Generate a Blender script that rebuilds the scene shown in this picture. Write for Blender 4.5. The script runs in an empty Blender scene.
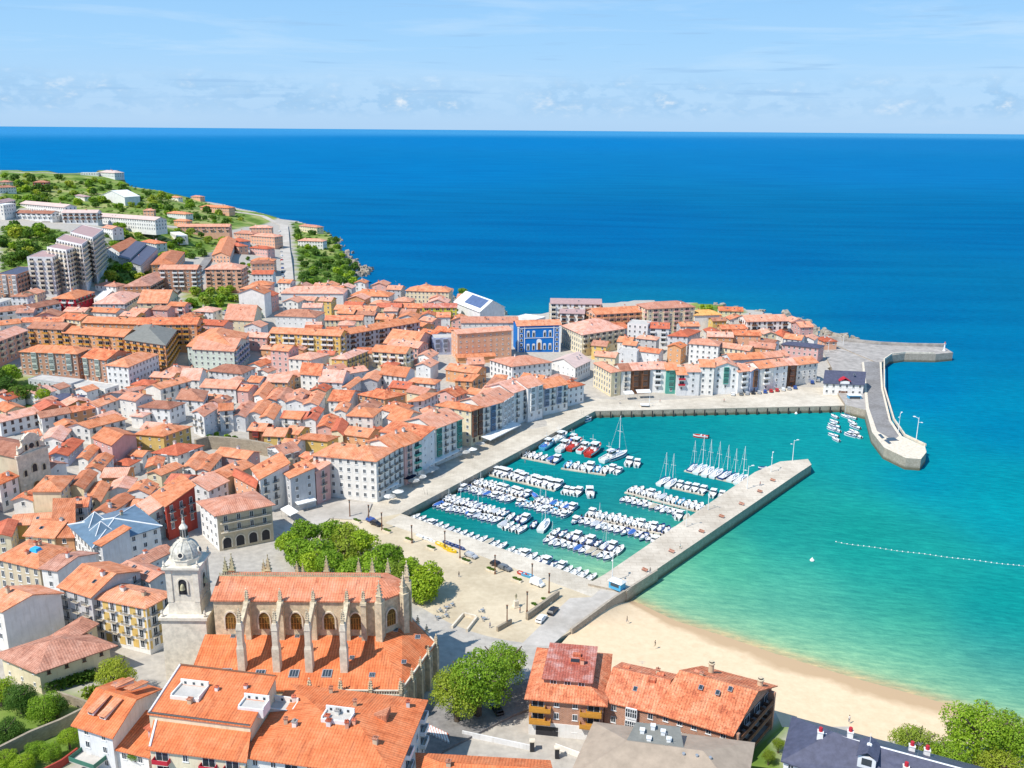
import bpy, math, random
import numpy as np
from mathutils import Vector, Matrix
rng = random.Random(7)
nprng = np.random.RandomState(11)
sc = bpy.context.scene
col = sc.collection
R = math.radians

# ------------------------------------------------------------------ camera
FPX, CX, CY, HC = 920.0, 512.0, 384.0, 130.0
HOR = 129.5
PITCH = math.atan((CY - HOR) / FPX)
ROLL = 0.0078
Fv = np.array([0, math.cos(PITCH), -math.sin(PITCH)])
R0 = np.array([1.0, 0, 0]); U0 = np.array([0, math.sin(PITCH), math.cos(PITCH)])
Rv = R0 * math.cos(ROLL) + U0 * math.sin(ROLL)
Uv = -R0 * math.sin(ROLL) + U0 * math.cos(ROLL)
cam = bpy.data.cameras.new('camera'); camo = bpy.data.objects.new('camera', cam); col.objects.link(camo)
m = Matrix(((Rv[0], Uv[0], -Fv[0], 0), (Rv[1], Uv[1], -Fv[1], 0), (Rv[2], Uv[2], -Fv[2], HC), (0, 0, 0, 1)))
camo.matrix_world = m
cam.sensor_width = 36; cam.lens = FPX / 1024 * 36; cam.clip_start = 1; cam.clip_end = 600000
sc.camera = camo

# ------------------------------------------------------------------ light
SUN_AZ = math.atan2(-0.62, -0.80)      # direction towards the sun, ground plane
SUN_EL = R(53)
sd = Vector((math.cos(SUN_EL) * math.cos(SUN_AZ), math.cos(SUN_EL) * math.sin(SUN_AZ), math.sin(SUN_EL)))
sl = bpy.data.lights.new('sun', 'SUN'); sl.energy = 4.4; sl.angle = R(0.5); sl.color = (1, 0.955, 0.88)
so = bpy.data.objects.new('sun', sl); col.objects.link(so)
so.rotation_euler = sd.to_track_quat('Z', 'Y').to_euler()
w = bpy.data.worlds.new('World'); sc.world = w; w.use_nodes = True
nt = w.node_tree; N = nt.nodes; L = nt.links
N.clear()
out = N.new('ShaderNodeOutputWorld'); bg = N.new('ShaderNodeBackground'); bg.inputs[1].default_value = 0.10
sky = N.new('ShaderNodeTexSky'); sky.sky_type = 'NISHITA'; sky.sun_disc = False
sky.sun_elevation = SUN_EL; sky.sun_rotation = math.atan2(sd.x, sd.y)
sky.air_density = 1.0; sky.dust_density = 0.3; sky.ozone_density = 2.0; sky.altitude = 100
tc = N.new('ShaderNodeTexCoord')
sep = N.new('ShaderNodeSeparateXYZ'); L.new(tc.outputs['Generated'], sep.inputs[0])
def wnode(t, **kw):
    n = N.new(t)
    for k, v in kw.items(): setattr(n, k, v)
    return n
def wmap(scale, loc=(0, 0, 0)):
    n = N.new('ShaderNodeMapping'); n.inputs['Scale'].default_value = scale; n.inputs['Location'].default_value = loc
    L.new(tc.outputs['Generated'], n.inputs[0]); return n
def wnoise(scale, loc, detail, rough=.6, dist=0.0):
    n = N.new('ShaderNodeTexNoise'); n.inputs['Scale'].default_value = 1
    n.inputs['Detail'].default_value = detail; n.inputs['Roughness'].default_value = rough; n.inputs['Distortion'].default_value = dist
    L.new(wmap(scale, loc).outputs[0], n.inputs['Vector']); return n
def wramp(src, stops):
    n = N.new('ShaderNodeValToRGB'); e = n.color_ramp.elements
    e[0].position, e[0].color = stops[0][0], (*[stops[0][1]] * 3, 1) if not isinstance(stops[0][1], tuple) else (*stops[0][1], 1)
    e[1].position, e[1].color = stops[1][0], (*[stops[1][1]] * 3, 1) if not isinstance(stops[1][1], tuple) else (*stops[1][1], 1)
    for p, c in stops[2:]:
        k = e.new(p); k.color = (*[c] * 3, 1) if not isinstance(c, tuple) else (*c, 1)
    L.new(src, n.inputs[0]); return n
def wmath(op, a, b):
    n = N.new('ShaderNodeMath'); n.operation = op
    for i, v in enumerate((a, b)):
        if isinstance(v, (int, float)): n.inputs[i].default_value = v
        else: L.new(v, n.inputs[i])
    return n.outputs[0]
def wmix(fac, a, b, mode='MIX'):
    n = N.new('ShaderNodeMix'); n.data_type = 'RGBA'; n.blend_type = mode
    for i, v in ((0, fac), (6, a), (7, b)):
        if isinstance(v, (int, float)): n.inputs[i].default_value = v
        elif isinstance(v, tuple): n.inputs[i].default_value = (*v, 1)
        else: L.new(v, n.inputs[i])
    return n.outputs[2]
# bluish lift of the low sky, then two cloud layers (cirrus veils and a low cumulus bank)
zr = wmath('MULTIPLY', sep.outputs[2], 1.0)
base = wramp(zr, [(0.0, (3.4, 5.3, 7.6)), (0.03, (3.6, 5.6, 7.9)), (0.08, (3.0, 5.4, 8.1)), (0.16, (2.3, 4.8, 8.0)), (0.5, (1.2, 2.8, 5.6))])
low = wmix(0.93, sky.outputs[0], base.outputs[0])
n1 = wnoise((3.0, 3.0, 34.0), (0.3, 0, 0), 8, .62, .4)
veil = wmath('MULTIPLY', wramp(n1.outputs[0], [(0.50, 0.0), (0.75, 0.42)]).outputs[0], wramp(zr, [(0.03, 0.15), (0.075, 1.0), (0.5, .6)]).outputs[0])
c1 = wmix(veil, low, (6.3, 7.3, 8.0))
n2 = wnoise((30.0, 30.0, 62.0), (4.0, 1.3, 0), 8, .6, .1)
band = wramp(zr, [(0.010, 0.0), (0.022, 1.0), (0.036, 1.0), (0.056, 0.0)])
cum = wramp(n2.outputs[0], [(0.44, 0.0), (0.56, .85)])
n3 = wnoise((9.0, 9.0, 14.0), (1.1, .4, 0), 3, .5)
cf = wmath('MULTIPLY', wmath('MULTIPLY', cum.outputs[0], band.outputs[0]), wramp(n3.outputs[0], [(0.36, .35), (0.52, 1.0)]).outputs[0])
shade = wramp(n2.outputs[0], [(0.50, (2.3, 4.4, 6.9)), (0.60, (3.4, 5.2, 7.2)), (0.70, (6.6, 7.2, 7.8))])
c2 = wmix(cf, c1, shade.outputs[0])
n4 = wnoise((8.0, 8.0, 170.0), (7.0, 2.0, 0.3), 5, .55)
grey = wmath('MULTIPLY', wramp(n4.outputs[0], [(0.58, 0.0), (0.68, .55)]).outputs[0], wramp(zr, [(0.02, 0.0), (0.035, 1.0), (0.2, .9)]).outputs[0])
c3 = wmix(grey, c2, (2.7, 4.6, 7.0))
L.new(c3, bg.inputs[0]); L.new(bg.outputs[0], out.inputs[0])
sc.view_settings.view_transform = 'Standard'; sc.view_settings.look = 'None'
sc.view_settings.exposure = 0.32; sc.view_settings.gamma = 1.0; sc.view_settings.use_curve_mapping = False
sc.cycles.volume_bounces = 0; sc.cycles.max_bounces = 5; sc.cycles.diffuse_bounces = 3; sc.cycles.glossy_bounces = 2; sc.cycles.transparent_max_bounces = 6

# ------------------------------------------------------------------ pixels to the ground
def ray(px, py):
    return Fv * FPX + Rv * (px - CX) - Uv * (py - CY)
def P(px, py, z):
    d = ray(px, py); t = (z - HC) / d[2]
    return np.array([d[0] * t, d[1] * t, z])
def proj(p):
    q = np.array(p, float) - np.array([0, 0, HC]); f = q @ Fv
    return CX + FPX * (q @ Rv) / f, CY - FPX * (q @ Uv) / f

CTRL = [(400, 510, 3), (500, 455, 3), (595, 405, 3), (720, 400, 3), (850, 400, 3), (600, 590, 3), (520, 590, 3), (450, 560, 3), (350, 530, 3.2),
        (300, 640, 4), (400, 700, 4), (650, 700, 4), (760, 740, 4), (900, 770, 4.5), (500, 760, 4), (200, 690, 5), (100, 700, 6), (20, 720, 7), (100, 760, 6),
        (290, 510, 3.6), (240, 560, 3.6), (180, 570, 5), (60, 560, 8), (0, 620, 9), (-60, 500, 13), (40, 500, 10), (130, 500, 7), (200, 480, 6),
        (260, 460, 7), (150, 430, 9), (50, 420, 11), (320, 440, 5), (330, 400, 6.5), (420, 400, 4), (480, 390, 3.6), (250, 380, 8), (130, 385, 10), (30, 390, 11),
        (-60, 380, 16), (340, 340, 8), (430, 330, 7), (260, 335, 12), (160, 345, 13), (60, 345, 14), (0, 345, 16), (100, 315, 22), (30, 310, 26), (200, 300, 24),
        (270, 290, 17), (285, 250, 19), (285, 225, 20), (330, 300, 12), (400, 305, 8), (340, 260, 13), (325, 232, 12), (360, 272, 3),
        (240, 250, 26), (230, 215, 28), (160, 255, 32), (100, 275, 33), (40, 265, 40), (0, 240, 50), (60, 222, 56), (120, 218, 52), (170, 205, 44),
        (130, 190, 58), (100, 172, 66), (60, 174, 70), (10, 172, 74), (0, 200, 66), (-120, 172, 80), (-150, 250, 62), (-150, 320, 34), (200, 228, 37), (250, 212, 26),
        (500, 330, 5), (480, 310, 6), (560, 325, 6), (600, 310, 8), (660, 310, 10), (720, 315, 10), (770, 325, 8), (820, 345, 4), (700, 350, 6), (600, 360, 3.5), (640, 375, 3.2), (800, 380, 3.2)]
cxy = []; ch = []
for px, py, h in CTRL:
    q = P(px, py, h); cxy.append(q[:2]); ch.append(h)
cxy = np.array(cxy); ch = np.array(ch, float)
GX0, GY0, GS = -1150.0, 120.0, 5.0
gx = np.arange(GX0, 800, GS); gy = np.arange(GY0, 2600, GS)
XX, YY = np.meshgrid(gx, gy)
num = np.zeros_like(XX); den = np.zeros_like(XX)
for (a, b), h in zip(cxy, ch):
    wgt = 1.0 / (((XX - a) ** 2 + (YY - b) ** 2) + 60.0 + 0.004 * (b * b) ) ** 1.9
    num += wgt * h; den += wgt
HH = num / den
def hgt(x, y):
    fx = (x - GX0) / GS; fy = (y - GY0) / GS
    i = min(max(int(fx), 0), len(gx) - 2); j = min(max(int(fy), 0), len(gy) - 2)
    u = min(max(fx - i, 0), 1); v = min(max(fy - j, 0), 1)
    return float((HH[j, i] * (1 - u) + HH[j, i + 1] * u) * (1 - v) + (HH[j + 1, i] * (1 - u) + HH[j + 1, i + 1] * u) * v)
def G(px, py, up=0.0):
    """first point where the view ray comes down to ground + up"""
    d = ray(px, py); d = d / math.hypot(d[0], d[1])
    t = 90.0; last = t
    while t < 2600:
        x, y, z = d[0] * t, d[1] * t, HC + d[2] * t
        if z <= hgt(x, y) + up: break
        last = t; t += 4.0
    lo, hi = last, t
    for _ in range(14):
        mt = (lo + hi) / 2
        if HC + d[2] * mt <= hgt(d[0] * mt, d[1] * mt) + up: hi = mt
        else: lo = mt
    x, y = d[0] * hi, d[1] * hi
    return np.array([x, y, hgt(x, y) + up])

# ------------------------------------------------------------------ mesh helpers
class MB:
    def __init__(s): s.v = []; s.f = []; s.m = []
    def add(s, verts, faces, mi=0):
        o = len(s.v); s.v.extend([tuple(map(float, v)) for v in verts])
        for f in faces: s.f.append([o + i for i in f]); s.m.append(mi)
        return s
    def box(s, x0, x1, y0, y1, z0, z1, mi=0, open_bottom=False):
        v = [(x0, y0, z0), (x1, y0, z0), (x1, y1, z0), (x0, y1, z0), (x0, y0, z1), (x1, y0, z1), (x1, y1, z1), (x0, y1, z1)]
        f = [(4, 5, 6, 7), (0, 1, 5, 4), (1, 2, 6, 5), (2, 3, 7, 6), (3, 0, 4, 7)]
        if not open_bottom: f.append((3, 2, 1, 0))
        return s.add(v, f, mi)
    def taper(s, x0, x1, y0, y1, z0, z1, k, mi=0):
        cx, cy = (x0 + x1) / 2, (y0 + y1) / 2
        q = lambda x, c: c + (x - c) * k
        v = [(x0, y0, z0), (x1, y0, z0), (x1, y1, z0), (x0, y1, z0), (q(x0, cx), q(y0, cy), z1), (q(x1, cx), q(y0, cy), z1), (q(x1, cx), q(y1, cy), z1), (q(x0, cx), q(y1, cy), z1)]
        return s.add(v, [(4, 5, 6, 7), (0, 1, 5, 4), (1, 2, 6, 5), (2, 3, 7, 6), (3, 0, 4, 7), (3, 2, 1, 0)], mi)
    def lathe(s, prof, n=16, mi=0, c=(0, 0), rot=0.0, cap=True):
        vs = []; fs = []
        for r, z in prof:
            for k in range(n):
                a = rot + 2 * math.pi * k / n
                vs.append((c[0] + r * math.cos(a), c[1] + r * math.sin(a), z))
        for i in range(len(prof) - 1):
            for k in range(n):
                k2 = (k + 1) % n
                fs.append((i * n + k, i * n + k2, (i + 1) * n + k2, (i + 1) * n + k))
        if cap:
            fs.append(tuple(range((len(prof) - 1) * n, len(prof) * n))); fs.append(tuple(reversed(range(n))))
        return s.add(vs, fs, mi)
    def tube(s, p, q, r0, r1=None, n=6, mi=0):
        r1 = r0 if r1 is None else r1
        p = Vector(p); q = Vector(q); d = (q - p).normalized()
        a = d.orthogonal().normalized(); b = d.cross(a)
        vs = [p + (a * math.cos(2 * math.pi * k / n) + b * math.sin(2 * math.pi * k / n)) * r0 for k in range(n)]
        vs += [q + (a * math.cos(2 * math.pi * k / n) + b * math.sin(2 * math.pi * k / n)) * r1 for k in range(n)]
        fs = [(k, (k + 1) % n, n + (k + 1) % n, n + k) for k in range(n)] + [tuple(range(n, 2 * n)), tuple(reversed(range(n)))]
        return s.add(vs, fs, mi)
    def slab(s, polys, verts, t, mi=0, mside=None):
        """closed sheet: top polygons over shared verts, underside t lower, edges closed"""
        n = len(verts); o = len(s.v)
        s.v.extend([tuple(map(float, v)) for v in verts]); s.v.extend([(float(v[0]), float(v[1]), float(v[2]) - t) for v in verts])
        cnt = {}
        for p in polys:
            s.f.append([o + i for i in p]); s.m.append(mi)
            s.f.append([o + n + i for i in reversed(p)]); s.m.append(mi if mside is None else mside)
            for a, b in zip(p, p[1:] + p[:1]): cnt[(a, b)] = 1
        for (a, b) in list(cnt):
            if (b, a) not in cnt:
                s.f.append([o + n + a, o + n + b, o + b, o + a]); s.m.append(mi if mside is None else mside)
        return s
    def prism(s, pts, z0, z1, mi=0, mside=None):
        n = len(pts)
        ar = sum(pts[i][0] * pts[(i + 1) % n][1] - pts[(i + 1) % n][0] * pts[i][1] for i in range(n))
        if ar < 0: pts = pts[::-1]
        v = [(p[0], p[1], z0) for p in pts] + [(p[0], p[1], z1) for p in pts]
        o = len(s.v); s.add(v, [tuple(range(n, 2 * n))], mi)
        ms = mi if mside is None else mside
        for i in range(n):
            s.f.append([o + i, o + (i + 1) % n, o + n + (i + 1) % n, o + n + i]); s.m.append(ms)
        return s
    def mesh(s, name, mats, smooth=False):
        me = bpy.data.meshes.new(name); me.from_pydata(s.v, [], s.f)
        for mt in (mats if isinstance(mats, (list, tuple)) else [mats]): me.materials.append(mt)
        me.polygons.foreach_set('material_index', s.m)
        if smooth: me.polygons.foreach_set('use_smooth', [True] * len(s.f))
        uv = me.uv_layers.new(name='uv').data
        co = []
        for pl in me.polygons:
            n = pl.normal
            u = Vector((-n.y, n.x, 0)) if abs(n.z) < 0.999 else Vector((1, 0, 0))
            u.normalize(); v = n.cross(u)
            for vi in pl.vertices:
                p = Vector(s.v[vi]); co += [p.dot(u), p.dot(v)]
        uv.foreach_set('uv', co)
        return me
    def build(s, name, mats, parent=None, smooth=False, loc=(0, 0, 0), rz=0):
        o = bpy.data.objects.new(name, s.mesh(name, mats, smooth)); col.objects.link(o)
        o.location = loc; o.rotation_euler.z = rz
        if parent is not None: o.parent = parent
        return o
def tag(o, label=None, cat=None, group=None, kind=None):
    if label: o['label'] = label
    if cat: o['category'] = cat
    if group: o['group'] = group
    if kind: o['kind'] = kind
    return o
def thing(name, label, cat, loc=(0, 0, 0), rz=0, group=None):
    o = bpy.data.objects.new(name, None); col.objects.link(o)
    o.location = [float(v) for v in loc]; o.rotation_euler.z = rz; o.empty_display_size = .5
    return tag(o, label, cat, group)
def inst(name, me, parent=None, loc=(0, 0, 0), rz=0, scale=None):
    o = bpy.data.objects.new(name, me); col.objects.link(o)
    o.location = [float(v) for v in loc]; o.rotation_euler.z = rz
    if scale: o.scale = scale
    if parent is not None: o.parent = parent
    return o
def copy_tree(o, parent=None):
    c = o.copy(); col.objects.link(c); c.parent = parent
    for chd in list(o.children): copy_tree(chd, c)
    return c
def ordinal(n):
    w_ = ['first', 'second', 'third', 'fourth', 'fifth', 'sixth', 'seventh', 'eighth', 'ninth', 'tenth', 'eleventh', 'twelfth']
    return w_[n - 1] if n <= 12 else str(n) + ('th' if 10 < n % 100 < 20 else {1: 'st', 2: 'nd', 3: 'rd'}.get(n % 10, 'th'))

# ------------------------------------------------------------------ materials
def newmat(name):
    mt = bpy.data.materials.new(name); mt.use_nodes = True
    return mt, mt.node_tree.nodes, mt.node_tree.links, mt.node_tree.nodes['Principled BSDF']
def mixn(nd, lk, fac, a, b, mode='MIX'):
    n = nd.new('ShaderNodeMix'); n.data_type = 'RGBA'; n.blend_type = mode
    for i, v in ((0, fac), (6, a), (7, b)):
        if isinstance(v, (int, float)): n.inputs[i].default_value = v
        elif isinstance(v, tuple): n.inputs[i].default_value = (*v, 1)
        else: lk.new(v, n.inputs[i])
    return n.outputs[2]
def noisen(nd, lk, vec, scale, detail=3, rough=.55, vscale=None):
    n = nd.new('ShaderNodeTexNoise'); n.inputs['Scale'].default_value = scale; n.inputs['Detail'].default_value = detail; n.inputs['Roughness'].default_value = rough
    if vscale:
        mp = nd.new('ShaderNodeMapping'); mp.inputs['Scale'].default_value = vscale; lk.new(vec, mp.inputs[0]); vec = mp.outputs[0]
    lk.new(vec, n.inputs['Vector']); return n.outputs[0]
def rampn(nd, lk, src, stops):
    n = nd.new('ShaderNodeValToRGB'); e = n.color_ramp.elements
    for i, (p, c) in enumerate(stops):
        k = e[i] if i < 2 else e.new(p)
        k.position = p; k.color = (*c, 1) if isinstance(c, tuple) else (c, c, c, 1)
    lk.new(src, n.inputs[0]); return n.outputs[0]
def plain(name, c, rough=.6, var=.12, scale=.6, spec=.3, metal=0, objvar=0.0):
    """weathered flat colour: two noise octaves of tone, optional tone per object"""
    mt, nd, lk, bs = newmat(name)
    g = nd.new('ShaderNodeNewGeometry')
    n = noisen(nd, lk, g.outputs['Position'], scale, 5, .65)
    cl = rampn(nd, lk, n, [(0.3, tuple(x * (1 - var) for x in c)), (0.7, tuple(min(x * (1 + var), .9) for x in c))])
    if objvar:
        oi = nd.new('ShaderNodeObjectInfo')
        cl = mixn(nd, lk, 1.0, cl, rampn(nd, lk, oi.outputs['Random'], [(0, 1 - objvar), (1, 1.0)]), 'MULTIPLY')
    lk.new(cl, bs.inputs['Base Color']); bs.inputs['Roughness'].default_value = rough
    bs.inputs['Specular IOR Level'].default_value = spec; bs.inputs['Metallic'].default_value = metal
    return mt
def wallmat(name, c):
    mt, nd, lk, bs = newmat(name)
    uv = nd.new('ShaderNodeUVMap'); uv.uv_map = 'uv'
    g = nd.new('ShaderNodeNewGeometry'); oi = nd.new('ShaderNodeObjectInfo')
    n = noisen(nd, lk, g.outputs['Position'], .35, 5, .65)
    st = noisen(nd, lk, uv.outputs[0], 1.0, 4, .6, (1.6, .18, 1))
    cl = rampn(nd, lk, n, [(0.3, tuple(x * .88 for x in c)), (0.65, tuple(min(x * 1.06, .88) for x in c))])
    cl = mixn(nd, lk, 1.0, cl, rampn(nd, lk, st, [(0.34, (.90, .885, .86)), (0.50, (1., 1., 1.))]), 'MULTIPLY')
    cl = mixn(nd, lk, 1.0, cl, rampn(nd, lk, oi.outputs['Random'], [(0, (.86, .87, .9)), (.5, (1., 1., 1.)), (1, (1., .96, .9))]), 'MULTIPLY')
    lk.new(cl, bs.inputs['Base Color']); bs.inputs['Roughness'].default_value = .85; bs.inputs['Specular IOR Level'].default_value = .2
    return mt
def brickmat(name, c, mortar=(.5, .45, .4)):
    mt, nd, lk, bs = newmat(name)
    uv = nd.new('ShaderNodeUVMap'); uv.uv_map = 'uv'
    br = nd.new('ShaderNodeTexBrick'); lk.new(uv.outputs[0], br.inputs['Vector'])
    br.inputs['Scale'].default_value = 1; br.inputs['Brick Width'].default_value = .6; br.inputs['Row Height'].default_value = .25; br.inputs['Mortar Size'].default_value = .025
    br.inputs['Color1'].default_value = (*c, 1); br.inputs['Color2'].default_value = (c[0] * .75, c[1] * .72, c[2] * .7, 1); br.inputs['Mortar'].default_value = (*mortar, 1)
    n = noisen(nd, lk, uv.outputs[0], .5, 4)
    cl = mixn(nd, lk, 1.0, br.outputs[0], rampn(nd, lk, n, [(.3, .82), (.7, 1.1)]), 'MULTIPLY')
    lk.new(cl, bs.inputs['Base Color']); bs.inputs['Roughness'].default_value = .85
    return mt
def tilemat(name, c1, c2, c3, course=.4, chan=.3, contrast=.3, objvar=True):
    """clay tile roof: channels down the slope, courses across, patchy age"""
    mt, nd, lk, bs = newmat(name)
    uv = nd.new('ShaderNodeUVMap'); uv.uv_map = 'uv'; oi = nd.new('ShaderNodeObjectInfo')
    off = nd.new('ShaderNodeVectorMath'); off.operation = 'ADD'; lk.new(uv.outputs[0], off.inputs[0])
    mul = nd.new('ShaderNodeMath'); mul.operation = 'MULTIPLY'; mul.inputs[1].default_value = 97.0; lk.new(oi.outputs['Random'], mul.inputs[0])
    lk.new(mul.outputs[0], off.inputs[1])
    v = off.outputs[0]
    n1 = noisen(nd, lk, v, .35, 5, .7)
    n2 = noisen(nd, lk, v, 1.0, 2, .7, (3.2, 2.4, 1))
    n3 = noisen(nd, lk, v, 1.0, 5, .7, (.9, .16, 1))
    cl = rampn(nd, lk, n1, [(.30, c3), (.46, c1), (.70, c2)])
    cl = mixn(nd, lk, .75, cl, rampn(nd, lk, n2, [(.3, (1 - contrast,) * 3), (.5, (1., 1., 1.)), (.72, (1 + contrast * .55,) * 3)]), 'MULTIPLY')
    cl = mixn(nd, lk, .8, cl, rampn(nd, lk, n3, [(.33, (.62, .58, .58)), (.5, (1., 1., 1.))]), 'MULTIPLY')
    wv = nd.new('ShaderNodeTexWave'); wv.wave_type = 'BANDS'; wv.bands_direction = 'X'; wv.inputs['Scale'].default_value = .31416 / chan * .5 * 1.0; wv.inputs['Distortion'].default_value = .4
    lk.new(v, wv.inputs['Vector'])
    wy = nd.new('ShaderNodeTexWave'); wy.wave_type = 'BANDS'; wy.bands_direction = 'Y'; wy.wave_profile = 'SAW'; wy.inputs['Scale'].default_value = .31416 / course * .5; wy.inputs['Distortion'].default_value = .6
    lk.new(v, wy.inputs['Vector'])
    cl = mixn(nd, lk, .55, cl, rampn(nd, lk, wv.outputs[1], [(0, (.6, .56, .55)), (.55, (1.08, 1.08, 1.08))]), 'MULTIPLY')
    cl = mixn(nd, lk, .35, cl, rampn(nd, lk, wy.outputs[1], [(0, (.6, .56, .55)), (.3, (1., 1., 1.))]), 'MULTIPLY')
    if objvar: cl = mixn(nd, lk, 1.0, cl, rampn(nd, lk, oi.outputs['Random'], [(0, (.74, .70, .72)), (.2, (.95, .92, .9)), (.5, (1., 1., 1.)), (.75, (1.05, 1.08, 1.14)), (.92, (1.07, 1.2, 1.38)), (1., (1.0, .86, .72))]), 'MULTIPLY')
    lk.new(cl, bs.inputs['Base Color']); bs.inputs['Roughness'].default_value = .8; bs.inputs['Specular IOR Level'].default_value = .25
    bp = nd.new('ShaderNodeBump'); bp.inputs['Strength'].default_value = .35; bp.inputs['Distance'].default_value = .06
    lk.new(wv.outputs[1], bp.inputs['Height']); lk.new(bp.outputs[0], bs.inputs['Normal'])
    return mt
M = {}
M['white'] = wallmat('whitewash', (.78, .77, .75)); M['cream'] = wallmat('cream_render', (.76, .66, .46)); M['yellow'] = wallmat('yellow_render', (.72, .50, .17))
M['orange'] = wallmat('ochre_orange_render', (.70, .37, .19)); M['pink'] = wallmat('pink_render', (.70, .42, .38)); M['grey'] = wallmat('grey_render', (.55, .55, .56))
M['beige'] = wallmat('sandstone', (.58, .49, .35)); M['mint'] = wallmat('pale_mint_render', (.60, .68, .62)); M['red'] = wallmat('red_render', (.42, .07, .05))
M['blue'] = wallmat('bright_blue_render', (.01, .17, .56)); M['salmon'] = wallmat('salmon_render', (.76, .43, .29)); M['green'] = wallmat('teal_green_wood', (.10, .36, .30))
M['lilac'] = wallmat('pale_blue_grey_render', (.40, .45, .58)); M['brick'] = brickmat('orange_brick', (.52, .22, .11)); M['brown'] = wallmat('brown_timber', (.20, .10, .06))
M['lime'] = wallmat('lime_yellow_render', (.62, .58, .10)); M['crimson'] = wallmat('crimson_panel', (.50, .03, .05))
M['t_orange'] = tilemat('orange_clay_tile', (.68, .25, .115), (.76, .36, .21), (.48, .15, .07))
M['t_salmon'] = tilemat('faded_salmon_tile', (.72, .34, .22), (.78, .45, .33), (.56, .22, .13))
M['t_red'] = tilemat('red_clay_tile', (.55, .14, .07), (.64, .20, .11), (.36, .09, .05))
M['t_brown'] = tilemat('weathered_brown_tile', (.48, .21, .13), (.58, .30, .20), (.30, .13, .08))
M['t_mottled'] = tilemat('mottled_villa_tile', (.66, .20, .09), (.78, .36, .20), (.40, .10, .05), contrast=.6)
M['t_fresh'] = tilemat('fresh_orange_tile', (.70, .20, .075), (.74, .27, .12), (.60, .15, .05), contrast=.22, objvar=False)
M['t_amber'] = tilemat('amber_tile', (.75, .36, .10), (.8, .42, .15), (.62, .27, .08))
M['slate'] = plain('dark_slate', (.075, .078, .12), .5, .25, .8, .4)
M['bluezinc'] = plain('blue_zinc_sheet', (.13, .20, .27), .4, .2, .5, .5)
M['greyroof'] = plain('weathered_grey_beige_sheet', (.38, .30, .225), .7, .16, .4)
M['greytile'] = plain('grey_fibre_tile', (.20, .20, .18), .8, .15, .7)
M['mauve'] = plain('mauve_tile', (.40, .27, .26), .8, .15, .7)
M['pinktile'] = tilemat('bleached_red_tile', (.58, .18, .12), (.74, .48, .42), (.46, .11, .08), contrast=.45)
M['pinkroof'] = plain('dusty_pink_roof', (.60, .45, .40), .8, .12, .4)
M['whiteroof'] = plain('white_membrane', (.76, .76, .75), .6, .05, .2)
M['flat'] = plain('pale_flat_roof', (.50, .47, .43), .9, .15, .4)
M['trim'] = plain('white_paint', (.78, .78, .77), .5, .05, 1.0)
M['brass'] = plain('old_brass', (.45, .30, .10), .4, .1, 2, .5, .6)
M['glass'] = plain('window_glass', (.045, .06, .075), .12, .3, .4, .6, 0, .35)
M['dark'] = plain('dark_iron_and_shade', (.03, .03, .035), .5, .2, 1.0)  # ironwork, and the painted shade of arches and openings
M['wood'] = plain('varnished_wood', (.22, .10, .04), .5, .2, 1.5)
M['ochrewood'] = plain('ochre_balcony_panel', (.58, .27, .04), .6, .12, 1.5)
M['shut_green'] = plain('green_shutter_paint', (.05, .17, .12), .5); M['shut_blue'] = plain('blue_shutter_paint', (.12, .22, .36), .5); M['shut_brown'] = plain('brown_shutter_paint', (.18, .08, .05), .5)
M['stone'] = plain('church_sandstone', (.58, .48, .33), .85, .34, .9); M['palestone'] = plain('pale_limestone', (.66, .58, .46), .85, .24, .8)
M['rubble'] = brickmat('rubble_masonry', (.40, .33, .24), (.30, .26, .20)); M['concrete'] = plain('weathered_concrete', (.36, .33, .30), .9, .3, .3)
M['greenstone'] = plain('lichen_stone', (.42, .38, .24), .9, .35, .8)
M['solar'] = plain('solar_glass', (.10, .14, .26), .2, .2, .3, .6)
M['steel'] = plain('galvanised_steel', (.45, .46, .47), .4, .1, 1, .5, .5)
M['blackrubber'] = plain('black_rubber', (.02, .02, .02), .8)
M['canvas'] = plain('white_canvas', (.78, .77, .74), .9, .06, .6); M['navycanvas'] = plain('navy_canvas', (.03, .04, .09), .9)
def leafmat(name, c, c2):
    mt, nd, lk, bs = newmat(name)
    g = nd.new('ShaderNodeNewGeometry'); oi = nd.new('ShaderNodeObjectInfo')
    n = noisen(nd, lk, g.outputs['Position'], .6, 4, .7)
    cl = mixn(nd, lk, rampn(nd, lk, g.outputs['Random Per Island'], [(0, 0.), (1, 1.)]), c, c2)
    cl = mixn(nd, lk, .6, cl, rampn(nd, lk, n, [(.32, (.6, .66, .6)), (.65, (1.25, 1.2, .95))]), 'MULTIPLY')
    cl = mixn(nd, lk, 1.0, cl, rampn(nd, lk, oi.outputs['Random'], [(0, (.72, .78, .75)), (.5, (1., 1., 1.)), (1, (1.3, 1.12, .9))]), 'MULTIPLY')
    lk.new(cl, bs.inputs['Base Color']); bs.inputs['Roughness'].default_value = .6; bs.inputs['Specular IOR Level'].default_value = .25
    tr = nd.new('ShaderNodeBsdfTranslucent'); lk.new(cl, tr.inputs[0]); mx = nd.new('ShaderNodeMixShader'); mx.inputs[0].default_value = .38
    lk.new(bs.outputs[0], mx.inputs[1]); lk.new(tr.outputs[0], mx.inputs[2]); lk.new(mx.outputs[0], nd['Material Output'].inputs[0])
    return mt
M['leaf'] = leafmat('fresh_green_leaves', (.22, .38, .022), (.34, .50, .05)); M['leafd'] = leafmat('dark_green_leaves', (.085, .19, .028), (.15, .26, .04))
M['leafy'] = leafmat('yellow_green_leaves', (.28, .38, .03), (.38, .46, .07)); M['bark'] = plain('bark', (.12, .09, .065), .9, .3, 2)
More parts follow.
